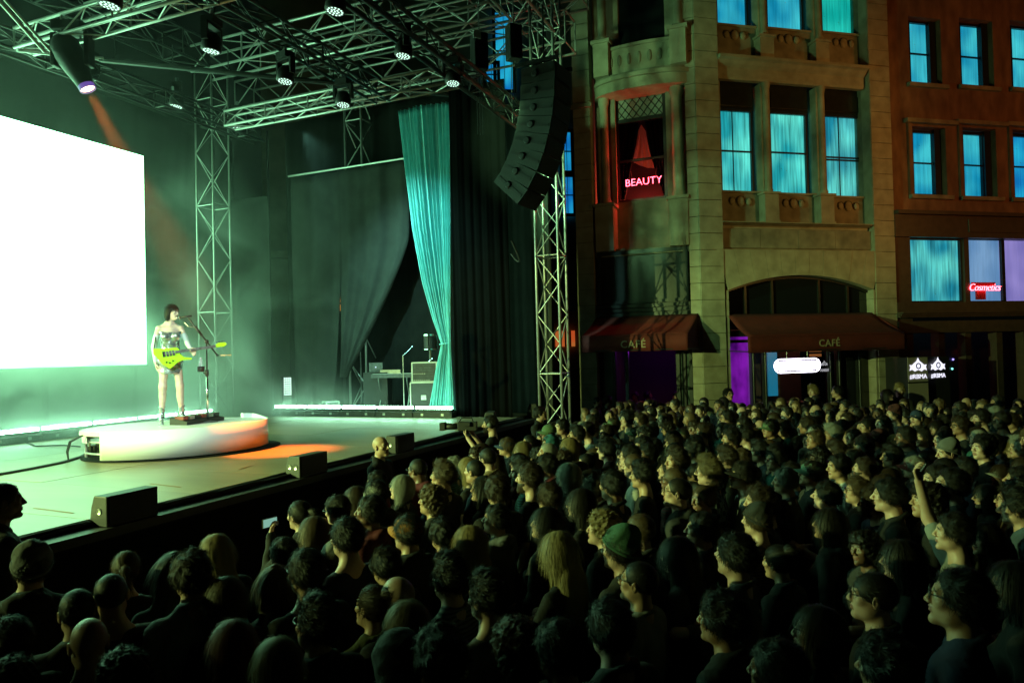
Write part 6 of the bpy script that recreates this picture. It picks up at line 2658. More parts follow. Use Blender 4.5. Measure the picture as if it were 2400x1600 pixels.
awning(bay, (1397, 746), (1636, 735), (1362, 787), (1612, 783), 823, .85, 'smaller red awning over the dark cafe doorway', (1484, 806), .25, y_in=.0)
zl2 = zaw2 - .25
for px in (1400, 1440, 1470, 1590, 1604, 1620):
    x = bay.pt(px, 880, .25)[0]
    MB().bx(x - .045, x + .045, .22, .34, 0, zl2).build('shopfront_post', M_DARKWOOD, B)
for pa, pb in ((1404, 1436), (1594, 1601), (1608, 1616)):
    MB().bx(bay.pt(pa, 880, .28)[0], bay.pt(pb, 880, .28)[0], .28, .288, .1, zl2).build('door_glass', pm('green_grey_glass', (.10, .14, .12), (.07, .10, .09), 2, .12), B)
MB().bx(sx0, sx1, 3.0, 3.1, 0, zl2 + .3).build('interior_wall', M_ROOM, B)
MB().bx(sx0 - .1, sx0, .42, 3.0, 0, zl2 + .3).build('interior_wall', M_ROOM, B)
# wall further back past the tower
side = Face('rear_corner_house', (bay.world(xq0 - .02, .3, 0).x, bay.world(xq0 - .02, .3, 0).y), Vector((-SV.x, -SV.y, 0)), 'dim house behind the bright truss tower with an orange fanlight')
MB().bx(-9, -.0, 0, .3, 0, 10.5).build('wall', M_LIMED, side.root)
rear = Face('rear_street_house', (-1.2, 27.5), Vector((.97, .12, 0)), 'far dark house with blue-lit windows glimpsed through the stage roof')
MB().bx(-8, 9, .3, .6, 0, 17).build('wall', pm('far_render', (.22, .22, .17), (.15, .15, .12), 2, .9), rear.root)
for gx, mat_, lab in (((1318, 415, 1343, 500), BLUE, 'blue-lit window behind the bright tower'), ((1318, 310, 1338, 400), BLUE, 'dim blue window above it'), ((1162, 30, 1200, 210), BLUE, 'tall blue window under the roof trusses'), ((1140, 150, 1165, 200), BLUE, None)):
    sash_window(rear, gx, None, (gx[1] + gx[3]) / 2, mat_, (gx[0] + gx[2]) / 2, .05, lab, 'flat', frame=.12)
x0, z1, x1, z0 = rear.rect(1302, 775, 1348, 812, .1)
MB().bx(x0, x1, .12, .14, z0, z1).build('fanlight', em('orange_lit_glass', (1.0, .13, .03), .45, (.9, .25, .05), 3), rear.root)
for k in range(1, 4):
    xx = x0 + (x1 - x0) * k / 4
    MB().bx(xx - .03, xx + .03, .06, .118, z0, z1).build('glazing_bar', M_FRAME, rear.root)
xa, za = rear.pt(1250, 600, .1)
xb, zb_ = rear.pt(1372, 730, .1)
MB().bx(xa, xb, .05, .29, zb_, za).build('pale_band', pm('pale_render', (.40, .42, .34), (.33, .35, .28), 2, .9), rear.root)
MB().bx(-8, 9, -.05, .29, za + .02, za + .25).build('string_course', M_LIMED, rear.root)
xa, za = rear.pt(800, 612, -3)
# tall narrow lit window glimpsed between the drapes
x0, z1, x1, z0 = rear.rect(799, 610, 810, 700, .2)

# ---- brick building on the right
bx_o = cafe.world(xr1 + .02, .10, 0)
brick = Face('brick_building', (bx_o.x, bx_o.y), FX, 'brown brick building with blue sash windows over a dark shopfront')
K = brick.root
XR = 14.0
zfas = brick.pt(2200, 498)[1]
ZT2 = 14.4
gA = [(2132, 57, 2180, 197), (2251, 63, 2295, 203), (2371, 70, 2420, 208)]
gB = [(2140, 313, 2186, 455), (2258, 317, 2301, 460), (2375, 322, 2422, 463)]
oA = [(2131, 42, 2206, 198), (2250, 46, 2328, 204), (2369, 52, 2450, 210)]
oB = [(2136, 298, 2218, 458), (2254, 301, 2336, 462), (2371, 306, 2456, 466)]
boxes = [brick.rect(*q) for q in oA + oB]


def in_open(x, z):
    for x0, z1, x1, z0 in boxes:
        if x0 < x < x1 and z0 < z < z1:
            return True
    return False


# wall in strips around the openings
colx = [0.0]
for i in range(3):
    a, c = boxes[i], boxes[i + 3]
    colx.append((min(a[0], c[0]), max(a[2], c[2])))
edges = [0.0]
for i in range(3):
    x0, x1 = min(boxes[i][0], boxes[i + 3][0]), max(boxes[i][2], boxes[i + 3][2])
    MB().bx(edges[-1], x0, .0, .3, zfas, ZT2).build('brick_pier', M_BRICK, K)
    zA0, zA1 = boxes[i][3], boxes[i][1]
    zB0, zB1 = boxes[i + 3][3], boxes[i + 3][1]
    for z0, z1 in ((zfas, zB0), (zB1, zA0), (zA1, ZT2)):
        MB().bx(x0, x1, .0, .3, z0, z1).build('brick_panel', M_BRICK, K)
    for bxx, rowz in ((boxes[i], 0), (boxes[i + 3], 1)):
        if bxx[0] - x0 > .004:
            MB().bx(x0, bxx[0], .0, .3, bxx[3], bxx[1]).build('brick_panel', M_BRICK, K)
        if x1 - bxx[2] > .004:
            MB().bx(bxx[2], x1, .0, .3, bxx[3], bxx[1]).build('brick_panel', M_BRICK, K)
    edges.append(x1)
MB().bx(edges[-1], XR, 0, .3, zfas, ZT2).build('brick_pier', M_BRICK, K)
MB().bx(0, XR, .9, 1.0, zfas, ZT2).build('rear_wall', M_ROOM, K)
pos = ['nearest the cafe', 'in the middle', 'at the picture edge']
for i in range(3):
    sash_window(brick, gA[i], None, (128, 135, 140)[i], BLUEC, None, .26, 'upper blue window ' + pos[i], 'flat', seed=i + 20, frame=.07)
    sash_window(brick, gB[i], None, (383, 388, 392)[i], BLUEC if i < 2 else BLUE, None, .26, 'lower blue curtained window ' + pos[i], 'folds', seed=i + 30, frame=.07)
    for bxx in (boxes[i], boxes[i + 3]):
        MB().bx(bxx[0] - .12, bxx[2] + .12, -.12, .1, bxx[3] - .11, bxx[3] - .003).build('sill', M_LIMED, K)
        g = MB().bx(bxx[2] - .22, bxx[2] - .004, .16, .29, bxx[3] + .004, bxx[1] - .004)
        g.build('reveal_lining', M_FRAME, K)
    bxx = boxes[i + 3]
    MB().bx(bxx[0] - .22, bxx[2] + .30, -.16, -.004, bxx[1] + .06, bxx[1] + .17).build('hood_mould', M_LIMED, K)
    MB().bx(bxx[0] - .12, bxx[0] - .003, -.07, -.003, bxx[3], bxx[1] + .057).build('window_surround', M_BRICK, K)
# shopfront storey
M_SHOP = pm('shop_timber', (.07, .05, .038), (.045, .033, .026), 6, .5, bump=.1)
zw1 = brick.pt(2190, 563, .15)[1]
zw0 = brick.pt(2190, 705, .15)[1]
MB().bx(-.02, XR, -.25, -.004, zfas - .10, zfas).build('shop_cornice', M_SHOP, K)
MB().bx(-.02, XR, -.12, .28, zw1 + .04, zfas - .104).build('fascia', M_SHOP, K)
xq, zq1, xq2, zq0 = brick.rect(2270, 516, 2460, 546, -.14)
MB().bx(xq, xq2, -.16, -.124, zq0, zq1).build('fascia_panel', M_SHOP, K, bevel=.01)
MB().bx(-.02, XR, -.1, .28, zw0 - .42, zw0 - .05).build('sill_band', M_SHOP, K)
for k in range(3):
    MB().bx(-.02, XR, -.3 + .05 * k, -.104, zw0 - .56 - .05 * k + .2, zw0 - .52 - .05 * k + .2).build('sill_moulding', M_SHOP, K)
ww = [(2128, 563, 2250, 705), (2269, 563, 2347, 705), (2354, 563, 2440, 705)]
mats_ = [TEALC, LAVEN, LILAC]
labs_ = ['broad cyan curtained shop window', 'pale blue shop window behind the red script sign', 'lilac shop window at the picture edge']
for q, mt, lb, cu_ in zip(ww, mats_, labs_, ('folds', 'flat', 'flat')):
    sash_window(brick, q, None, None, mt, None, .12, lb, cu_, seed=len(lb), frame=.06)
MB().bx(-.02, brick.pt(2128, 630, .12)[0] - .06, -.05, .3, 0, zw1 + .03).build('shop_pier', M_SHOP, K)
a, c = brick.pt(2250, 630, .12)[0] + .06, brick.pt(2269, 630, .12)[0] - .06
MB().bx(a - .004, c + .004, .02, .3, zw0 - .05, zw1 + .03).build('shop_pier', M_SHOP, K)
zlow = zw0 - .56
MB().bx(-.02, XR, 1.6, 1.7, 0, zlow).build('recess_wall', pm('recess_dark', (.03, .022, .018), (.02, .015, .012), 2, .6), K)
for px in (2200, 2262, 2335, 2398):
    x = brick.pt(px, 830, .1)[0]
    MB().bx(x - .10, x + .10, -.02, .25, 0, zlow).build('shop_post', M_SHOP, K)
MB().bx(-.02, XR, -.14, .28, zlow - .32, zlow - .0).build('shop_beam', M_SHOP, K)
# Cosmetics neon
tx, tz = brick.pt(2309, 671, -.02)
M_RN2 = em('red_script_neon', (1.0, .06, .08), 15.0)
cn = empty('cosmetics_neon_sign', brick.world(tx, .02, tz), math.atan2(FX.y, FX.x), 'glowing red script neon sign reading Cosmetics in the shop window', 'neon sign')
tm = text_mesh('Cosmetics', .275, .010, 'lettering', shear=.32, spacing=.93, bold=-.004)
link_mesh('lettering', tm, M_RN2, cn, (0, -.02, -.03), (PI / 2, 0, 0))
MB().bx(-.40, .42, .02, .035, -.10, .12).build('back_plate', pm('red_back_plate', (.25, .01, .02), None, 5, .4), cn)
MB().bx(-.2, .1, .04, .1, -.36, -.11).build('stand', pm('red_stand', (.35, .01, .015), None, 5, .5), cn)

# ---- lightbox kiosk with the emblem on two faces
kx, kz1 = brick.pt(2126, 838, -.9)
kx1 = brick.pt(2172, 838, -.9)[0]
kz0 = brick.pt(2150, 896, -.9)[1]
ks = empty('lightbox_sign', brick.world((kx + kx1) / 2, -.9, 0), math.atan2(FX.y, FX.x) + .0, 'two-sided lightbox post with white emblem and #RBMA beside the brick building', 'sign')
hwk = (kx1 - kx) / 2
MB().bx(-hwk, hwk, .0, .75, .0, kz1).build('box', pm('kiosk_black', (.02, .02, .02), None, 5, .4), ks)
M_KIOSK = pm('kiosk_grey_board', (.34, .29, .24), (.30, .25, .21), 3, .6)
MB().bx(-hwk, hwk, -.02, -.004, kz0 + .02, kz1).build('face_board', M_KIOSK, ks)
MB().bx(-hwk, hwk, -.02, -.004, .3, kz0 - .02).build('lower_board', M_KIOSK, ks)
kz = (kz0 + kz1) / 2


def kiosk_face(mat4):
    g = MB().bx(-.001, .001, -.001, .001, -.001, .001)
    grp_ = bpy.data.objects.new('logo_face', MB().bx(-.01, .01, .0, .004, -.01, .01).mesh('logo_face'))
    COL.objects.link(grp_)
    grp_.data.materials.append(M_SIGNW)
    grp_.parent = ks
    grp_.matrix_basis = mat4
    emblem(grp_, .52, M_SIGNW)
    t = link_mesh('lettering', text_mesh('#RBMA', .165, .006, 'lettering', bold=-.001), M_SIGNW, grp_, (0, 0, -.24), (PI / 2, 0, 0))


kiosk_face(Matrix.Translation((0, -.03, kz + .07)))
kiosk_face(Matrix.Translation((hwk + .40, .06, kz + .07)) @ Matrix.Rotation(math.radians(8), 4, 'Z'))
MB().bx(hwk + .03, hwk + .80, .10, .75, .0, kz1).build('box', pm('kiosk_black2', (.018, .018, .018), None, 5, .4), ks)
for px, py, c_, lb in ((2237, 842, (.3, .25, 1.0), 'tiny violet lamp'), (2258, 824, (1, .02, .01), 'tiny red lamp'), (2235, 864, (.2, .9, .8), 'tiny cyan lamp')):
    x, z = brick.pt(px, py, 1.5)
    o = MB().sphere((0, 0, 0), .03, 8, 6).build('indicator_lamp', em('indicator_' + lb.split()[1], c_, 2.5), None, brick.world(x, 1.55, z))
    tag(o, lb + ' glowing in the dark shop recess beside the lightbox', 'lamp')
# ------------------------------------------------------------------ audience
BLK, DK, BRN, LBR, BLD, GRY, RED_ = (.010, .008, .007), (.018, .013, .010), (.045, .026, .014), (.10, .06, .03), (.33, .23, .10), (.32, .31, .28), (.15, .028, .012)
SK1, SK2, SK3, SK4 = (.50, .33, .25), (.42, .26, .17), (.30, .17, .10), (.13, .07, .045)
TOPC = {'black': (.014, .014, .015), 'charcoal': (.04, .04, .043), 'navy': (.018, .026, .06), 'grey': (.11, .11, .115), 'white': (.45, .45, .44), 'olive': (.06, .065, .03), 'maroon': (.10, .015, .02),
        'denim blue': (.07, .11, .17), 'teal': (.03, .13, .13), 'tan': (.18, .125, .075), 'pale grey': (.24, .25, .25)}
CO = lambda n: TOPC[n]
STAGE_EYE = Vector((-6.2, 8.8, 0))
AUD = 'audience standing in front of the stage'
FOLK = []          # (root, px, py, reference phrase or None)


def project(p):
    r = Vector(p) - CAM
    z = r.dot(FWD)
    return 1200 + F * r.dot(RIGHT) / z, 800 - F * r.dot(UP) / z


def add_person(px, py, lab, ref=None, var=0, scale=1.0, turn=0.0, foot=None, look=None, **kw):
    hz = 1.645 * scale + (foot or 0)
    p = on_z(px, py, hz)
    base = Vector((p.x, p.y, foot or 0))
    h = (look if look is not None else STAGE_EYE) - base
    h.z = 0
    h.normalize()
    if turn:
        h = Matrix.Rotation(math.radians(turn), 3, 'Z') @ h
    o = person(base, h, var, scale=scale, label=lab, group=AUD, **kw)
    FOLK.append((o, px, py, ref))
    return o


A = add_person
M0, M1, M2_, M3, M4, F5, F6, F7, FPH, MCH, MRA, MCAM = range(12)
A(180, 1430, 'bald man in a dark jacket in the corner before the guard', 'the bald pair', M0, 1.0, hair='balding', hair_col=BLK, skin=SK2, top='jacket', top_col=CO('charcoal'))
A(262, 1392, 'man with shaved head and reddened ear beside the messy-haired man', 'the shaved man', M2_, 1.02, hair='buzz', hair_col=BLK, skin=SK3, top='tee', top_col=CO('black'))
A(208, 1502, 'bald man nearest the camera at the stage-side corner', None, M0, 1.0, hair='bald', skin=SK2, top='tee', top_col=CO('black'))
A(448, 1345, 'man with messy light brown hair and a pale collared shirt', 'the messy-haired man', M0, 1.05, hair='messy', hair_col=BRN, skin=SK2, top='shirt', top_col=CO('pale grey'))
A(528, 1400, 'woman with long ash-brown hair leaning behind the messy-haired man', None, F5, .98, hair='long', hair_col=LBR, skin=SK1, top='tee', top_col=CO('black'))
A(510, 1292, 'woman with long blonde hair nearest the stage wall', 'the blonde by the stage wall', F7, 1.0, hair='long', hair_col=BLD, skin=SK1, top='jacket', top_col=CO('black'))
A(395, 1340, 'woman with wavy black hair half hidden by the messy-haired man', None, F6, 1.0, hair='longwave', hair_col=BLK, skin=SK2, top='knit', top_col=CO('black'))
A(545, 1510, 'woman with long red-lit hair seen from behind', 'the red-haired woman', F5, .97, hair='long', hair_col=RED_, skin=SK1, top='jacket', top_col=CO('black'))
A(655, 1555, 'woman with blonde highlights at the bottom edge', 'the highlighted blonde', F7, .97, hair='long', hair_col=(.22, .17, .09), skin=SK1, top='tee', top_col=CO('black'))
A(290, 1588, 'curly-haired head at the very bottom edge', None, M0, .96, hair='curly', hair_col=DK, skin=SK2, top='tee', top_col=CO('black'))
A(22, 1500, 'man in glasses cut by the picture corner below the guard', None, M1, .98, hair='short', hair_col=BLK, skin=SK3, top='tee', top_col=CO('black'), extras=('glasses',))
A(30, 1600, 'dark curly head in the lowest stage-side corner', None, M0, .92, hair='curly', hair_col=BLK, skin=SK3, top='tee', top_col=CO('black'))
A(703, 1205, 'woman with pinned hair holding up a phone by the stage wall', 'the woman filming by the stage wall', FPH, 1.0, hair='ponytail', hair_col=DK, skin=SK1, top='knit', top_col=CO('black'))
A(730, 1245, 'woman with long light brown hair behind the one filming', None, F6, .97, hair='long', hair_col=LBR, skin=SK1, top='tee', top_col=CO('black'))
A(660, 1295, 'short black-haired man below the woman filming', None, M3, .95, hair='short', hair_col=BLK, skin=SK2, top='tee', top_col=CO('black'))
A(640, 1370, 'woman with long hair raising her hand to her face', None, F5, .97, hair='longwave', hair_col=LBR, skin=SK1, top='knit', top_col=CO('charcoal'))
A(718, 1338, 'man with cropped fade haircut and glasses, seen from behind', 'the man with the fade haircut', M0, 1.06, hair='short', hair_col=DK, skin=SK2, top='tee', top_col=CO('black'), extras=('glasses',))
A(812, 1258, 'tall dark-haired man in a navy T-shirt', 'the tall man in navy', M0, 1.07, hair='short', hair_col=BLK, skin=SK1, top='tee', top_col=CO('navy'))
A(795, 1192, 'man in glasses resting his hand on his mouth', 'the man with his hand on his mouth', MCH, 1.0, hair='short', hair_col=DK, skin=SK1, top='shirt', top_col=CO('charcoal'), extras=('glasses',))
A(938, 1142, 'woman with cropped grey-blonde hair close to the stage wall', 'the cropped grey-blonde woman', F6, 1.0, hair='bob', hair_col=GRY, skin=SK1, top='jacket', top_col=CO('black'))
A(1010, 1172, 'man with a big head of loose curls', 'the man with big curls', M1, 1.02, hair='curly', hair_col=LBR, skin=SK2, top='shirt', top_col=CO('charcoal'))
A(955, 1246, 'man in an orange-brown baseball cap', 'the man in the orange cap', M0, 1.03, hair='short', hair_col=DK, skin=SK2, top='jacket', top_col=CO('black'), extras=(('cap', (.42, .17, .04)),))
A(925, 1396, 'man with a shiny bald head in mid crowd', 'the shiny bald man', M3, 1.0, hair='bald', skin=SK2, top='tee', top_col=CO('black'))
A(1100, 1272, 'woman with long straight blonde hair seen from behind', 'the long blonde', F5, 1.0, hair='long', hair_col=BLD, skin=SK1, top='tee', top_col=CO('black'))
A(1312, 1290, 'woman with very long pale blonde hair flicked outward', 'the pale blonde', F7, 1.03, hair='long', hair_col=(.36, .27, .13), skin=SK1, top='tee', top_col=CO('black'))
A(905, 1322, 'man in a dark navy cap next to the shiny bald man', None, M2_, .98, hair='short', hair_col=BLK, skin=SK2, top='jacket', top_col=CO('black'), extras=(('cap', (.03, .04, .06)),))
A(1052, 1352, 'man with dark slicked-up hair and a striped jumper', 'the man in the striped jumper', M2_, 1.02, hair='quiff', hair_col=BLK, skin=SK2, top='knit', top_col=(.16, .17, .15), fabric='stripe')
A(1140, 1398, 'dark curly-topped man in a grey T-shirt', 'the grey T-shirt man', M0, 1.0, hair='quiff', hair_col=BLK, skin=SK1, top='tee', top_col=CO('grey'))
A(868, 1420, 'woman with hair tied up and a green-lit shoulder', None, F6, .97, hair='bun', hair_col=BRN, skin=SK2, top='jacket', top_col=CO('olive'))
A(952, 1468, 'woman with straight highlighted hair in a dark coat', 'the woman in the dark coat', F5, 1.0, hair='bob', hair_col=(.20, .15, .08), skin=SK1, top='jacket', top_col=CO('charcoal'))
A(930, 1545, 'person with a dark hood pulled up', 'the hooded person', M0, 1.0, hair='short', hair_col=BLK, skin=SK3, top='hoodie', top_col=CO('charcoal'), extras=(('hood', (.05, .055, .055)),))
A(1028, 1540, 'broad dark-haired head at the bottom, seen from behind', None, M0, 1.03, hair='messy', hair_col=BLK, skin=SK3, top='tee', top_col=CO('black'))
A(738, 1462, 'man with black curls on top and glasses', 'the man with black curls', M1, 1.0, hair='quiff', hair_col=BLK, skin=SK2, top='jacket', top_col=CO('black'), extras=('glasses',))
A(1216, 1515, 'woman with short tousled curls lit yellow-green', 'the tousled woman', F7, 1.0, hair='curly', hair_col=BRN, skin=SK2, top='tee', top_col=CO('black'))
A(1308, 1520, 'short dark-haired man with a lit bare neck at the bottom', None, M0, 1.03, hair='short', hair_col=BLK, skin=SK2, top='tee', top_col=CO('black'))
A(1432, 1470, 'dark-haired man in profile with a bright forehead and ear', 'the man with the bright ear', M2_, 1.04, hair='short', hair_col=BLK, skin=SK1, top='shirt', top_col=CO('charcoal'), turn=-12)
A(1490, 1360, 'man with very short black hair and thick glasses', 'the man in thick glasses', M3, 1.0, hair='buzz', hair_col=BLK, skin=SK2, top='knit', top_col=CO('pale grey'), extras=('glasses',))
A(1453, 1285, 'man in a green knitted beanie', 'the green beanie', M0, 1.05, hair='short', hair_col=DK, skin=SK1, top='jacket', top_col=CO('charcoal'), extras=(('beanie', (.05, .12, .075)),))
A(1408, 1238, 'woman with fair tight curls just before the green beanie', None, F6, 1.0, hair='curly', hair_col=(.24, .17, .08), skin=SK1, top='jacket', top_col=CO('black'))
A(1718, 1300, 'dark-haired man with broad shoulders in a grey shirt', 'the broad grey shirt', M4, 1.06, hair='short', hair_col=BLK, skin=SK1, top='shirt', top_col=CO('grey'))
A(1640, 1240, 'man with black hair and a lit cheek before the broad grey shirt', None, M1, 1.0, hair='short', hair_col=BLK, skin=SK2, top='jacket', top_col=CO('black'))
A(1662, 1102, 'man in glasses and a checked shirt with swept-up fair hair', 'the checked shirt man', M2_, 1.08, hair='quiff', hair_col=(.16, .11, .05), skin=SK1, top='shirt', top_col=(.22, .27, .28), fabric='check', extras=('glasses',))
A(1737, 1112, 'man in a black cap and glasses with a light T-shirt', 'the black cap man', M1, 1.06, hair='short', hair_col=DK, skin=SK1, top='tee', top_col=CO('pale grey'), extras=('glasses', ('cap', (.02, .02, .022))))
A(1895, 1108, 'person in a pale green baseball cap', 'the pale green cap', M3, 1.02, hair='short', hair_col=DK, skin=SK2, top='jacket', top_col=CO('charcoal'), extras=(('cap', (.20, .34, .28)),))
A(1845, 1172, 'dark-haired man with head tipped back, gazing up', 'the man gazing up', M3, 1.03, hair='messy', hair_col=BRN, skin=SK1, top='tee', top_col=CO('navy'), lean=8)
A(1582, 1152, 'man with shaved temples and a large lit ear', None, M3, 1.06, hair='buzz', hair_col=DK, skin=SK1, top='hoodie', top_col=CO('charcoal'), extras=('glasses',))
A(1505, 1112, 'black-haired man with sharp profile and bare neck', 'the sharp profile man', M2_, 1.03, hair='quiff', hair_col=BLK, skin=SK2, top='tee', top_col=CO('black'))
A(1332, 1112, 'elderly woman with straight grey hair to her shoulders', 'the grey-haired woman', F5, 1.02, hair='long', hair_col=(.42, .42, .38), skin=SK1, top='jacket', top_col=CO('black'), turn=-10)
A(1240, 1118, 'tall man with short hair and light beard, bare nape lit', 'the tall bearded man', M0, 1.09, hair='short', hair_col=BRN, skin=SK1, top='tee', top_col=CO('black'), extras=('beard',))
A(1098, 1098, 'woman with golden hair near the stage wall', 'the golden-haired woman', F7, 1.03, hair='bob', hair_col=BLD, skin=SK1, top='tee', top_col=CO('black'), turn=-10)
A(1128, 1145, 'dark-haired woman right behind the golden-haired woman', None, F6, 1.0, hair='longwave', hair_col=BLK, skin=SK2, top='tee', top_col=CO('black'))
A(1160, 1215, 'man in profile with short dark hair, jaw lit green', None, M1, .98, hair='short', hair_col=BLK, skin=SK2, top='hoodie', top_col=CO('grey'))
A(1275, 1225, 'woman with long black hair and upturned lit face', None, F6, 1.0, hair='long', hair_col=BLK, skin=SK2, top='jacket', top_col=CO('black'))
A(1360, 1180, 'woman in dark-framed glasses with straight brown hair', 'the woman in dark glasses', F5, 1.03, hair='long', hair_col=DK, skin=SK1, top='tee', top_col=CO('black'), extras=('glasses',))
A(1225, 1055, 'woman with long fair hair below the camera operator', None, F5, 1.0, hair='long', hair_col=(.26, .19, .09), skin=SK1, top='tee', top_col=CO('olive'))
A(1288, 1040, 'person in a blue-green hooded top with hood up', 'the blue hood', M0, 1.0, hair='short', hair_col=DK, skin=SK2, top='hoodie', top_col=CO('teal'), extras=(('hood', (.03, .13, .16)),))
A(1375, 1008, 'fair man in a white T-shirt beside the bright tower', 'the white T-shirt man', M1, 1.06, hair='short', hair_col=DK, skin=SK1, top='tee', top_col=CO('white'))
A(1418, 1045, 'man in a black cap with a jutting peak near the tower', None, M4, 1.0, hair='short', hair_col=DK, skin=SK1, top='jacket', top_col=CO('black'), extras=(('cap', (.012, .012, .014)),))
A(2085, 1158, 'dark-haired man with strong nose in profile', 'the strong-nosed man', M2_, 1.07, hair='short', hair_col=BLK, skin=SK1, top='shirt', top_col=CO('black'))
A(2170, 1172, 'man with a mass of dark frizzy hair', 'the frizzy-haired man', M1, 1.06, hair='curly', hair_col=DK, skin=SK2, top='jacket', top_col=CO('black'))
A(2222, 1135, 'tall black-haired man with bright ears before the frizzy-haired man', None, M3, 1.1, hair='short', hair_col=BLK, skin=SK1, top='jacket', top_col=CO('charcoal'))
A(2232, 1245, 'man with one bare arm raised straight up beside his head', 'the man raising his arm', MRA, 1.02, hair='short', hair_col=DK, skin=SK1, top='tee', top_col=CO('pale grey'))
A(2042, 1395, 'man with thinning hair and round glasses', 'the man with thinning hair', M1, 1.02, hair='balding', hair_col=DK, skin=SK1, top='jacket', top_col=CO('black'), extras=('glasses',))
A(2115, 1310, 'woman with long straight hair hiding her cheek', 'the woman with hidden cheek', F7, 1.0, hair='long', hair_col=DK, skin=SK1, top='tee', top_col=CO('black'))
A(2235, 1400, 'large man in heavy black glasses close to the camera', 'the large man in heavy glasses', M3, 1.1, hair='short', hair_col=BLK, skin=SK2, top='jacket', top_col=CO('navy'), extras=('glasses',))
A(2380, 1372, 'dark-haired woman at the lower street-side edge', None, F5, 1.04, hair='long', hair_col=BLK, skin=SK1, top='jacket', top_col=CO('black'))
A(1910, 1480, 'woman with dark hair over thick glasses at the bottom', 'the low woman in glasses', F6, .98, hair='bob', hair_col=BLK, skin=SK1, top='jacket', top_col=CO('black'), extras=('glasses',))
A(1690, 1448, 'man with dark straight hair and hidden face near the bottom', None, M0, 1.0, hair='messy', hair_col=BLK, skin=SK3, top='jacket', top_col=CO('black'))
A(1820, 1568, 'dark head at the bottom edge below the low woman in glasses', None, M0, 1.0, hair='short', hair_col=BLK, skin=SK3, top='jacket', top_col=CO('black'))
A(2080, 1560, 'black-haired head against the bottom edge under the thinning man', None, M2_, 1.0, hair='messy', hair_col=BLK, skin=SK3, top='jacket', top_col=CO('black'))
A(1590, 1300, 'person with pale temple and long dark hair behind the thick glasses', None, F7, 1.0, hair='long', hair_col=DK, skin=SK1, top='jacket', top_col=CO('charcoal'))
A(2300, 1050, 'man with pale bare forehead in the street-side crowd', 'the bare-forehead man', M1, 1.05, hair='short', hair_col=BLK, skin=SK1, top='jacket', top_col=CO('black'))
A(2258, 1098, 'man in a dark peaked cap near the street-side edge', 'the dark peaked cap', M4, 1.0, hair='short', hair_col=DK, skin=SK1, top='jacket', top_col=CO('navy'), extras=(('cap', (.02, .03, .05)),))
A(1975, 1000, 'man holding his fist to his chin below the cafe awning', 'the man with fist on chin', MCH, 1.0, hair='short', hair_col=BLK, skin=SK1, top='jacket', top_col=CO('charcoal'))
A(2195, 1003, 'woman holding up a bright phone near the lightbox', 'the woman with the bright phone', FPH, 1.0, hair='bob', hair_col=DK, skin=SK2, top='jacket', top_col=CO('black'))
A(2030, 1000, 'person with a green scarf looking up near the pilaster', None, F5, 1.02, hair='bun', hair_col=DK, skin=SK2, top='hoodie', top_col=CO('teal'))

# phones held by the two filming
M_PHONE = em('phone_screen', (.35, .75, .60), .55)
for o, px, py, ref in list(FOLK):
    if ref in ('the woman filming by the stage wall', 'the woman with the bright phone'):
        m4 = Matrix.Translation(o.location) @ o.rotation_euler.to_matrix().to_4x4() @ Matrix.Diagonal((*o.scale, 1))
        p = m4 @ Vector((-.045, .325, 1.555))
        ph_ = empty('mobile_phone', p, o.rotation_euler.z, 'phone held up by ' + ref, 'phone')
        MB().bx(-.075, .075, -.005, .005, -.038, .038).build('case', PLASTIC, ph_)
        MB().bx(-.07, .07, -.0075, -.0055, -.034, .034).build('screen', M_PHONE, ph_)

# ------------------------------------------------------------------ the rest of the crowd, placed on the ground with natural spacing
rc_ = random.Random(21)
spots = [(o.location.x, o.location.y) for o, *_ in FOLK]


def ok_ground(x, y):
    p = Vector((x, y, 0))
    if tofp(p) > 4.2 - .25 * math.sin(y * 1.3):
        return False
    lx = (p - cafe.o)
    if lx.dot(cafe.n) > -1.15 and lx.dot(cafe.x) > -.3:
        return False
    if lx.dot(bay.n) > -1.1 and (p - bay.o).dot(bay.x) < .3:
        return False
    if (p - ST(14.5, 5.2, 0)).length < 1.1 or sofp(p) > 17.2:
        return False
    return True


cand = []
tries = 0
while tries < 60000 and len(cand) < 370:
    tries += 1
    y = 2.75 + (rc_.random() ** .62) * 15.6
    x = rc_.uniform(-3.5, 12.5)
    if not ok_ground(x, y):
        continue
    hx, hy = project((x, y, 1.64))
    if hx < -50 or hx > 2450 or hy > 1660:
        continue
    md = .355 if y > 9 else (.40 if y > 5 else .50)
    if any((x - a) ** 2 + (y - c) ** 2 < md * md for a, c in spots):
        continue
    # keep the people placed by eye in view: nobody squarely in front of one of them
    clash = False
    for o, qx, qy, _r in FOLK[:76]:
        oy = o.location.y
        if oy > y and abs(hx - qx) < 1690 * .12 / y and -10 < hy - qy < 1690 * (.42 if 'arm raised' in o['label'] else .22) / y:
            clash = True
            break
    if clash and y < 9:
        continue
    spots.append((x, y))
    cand.append((x, y))
cand.sort(key=lambda q: q[1])
far_cand = cand[206:]
cand = cand[:206]

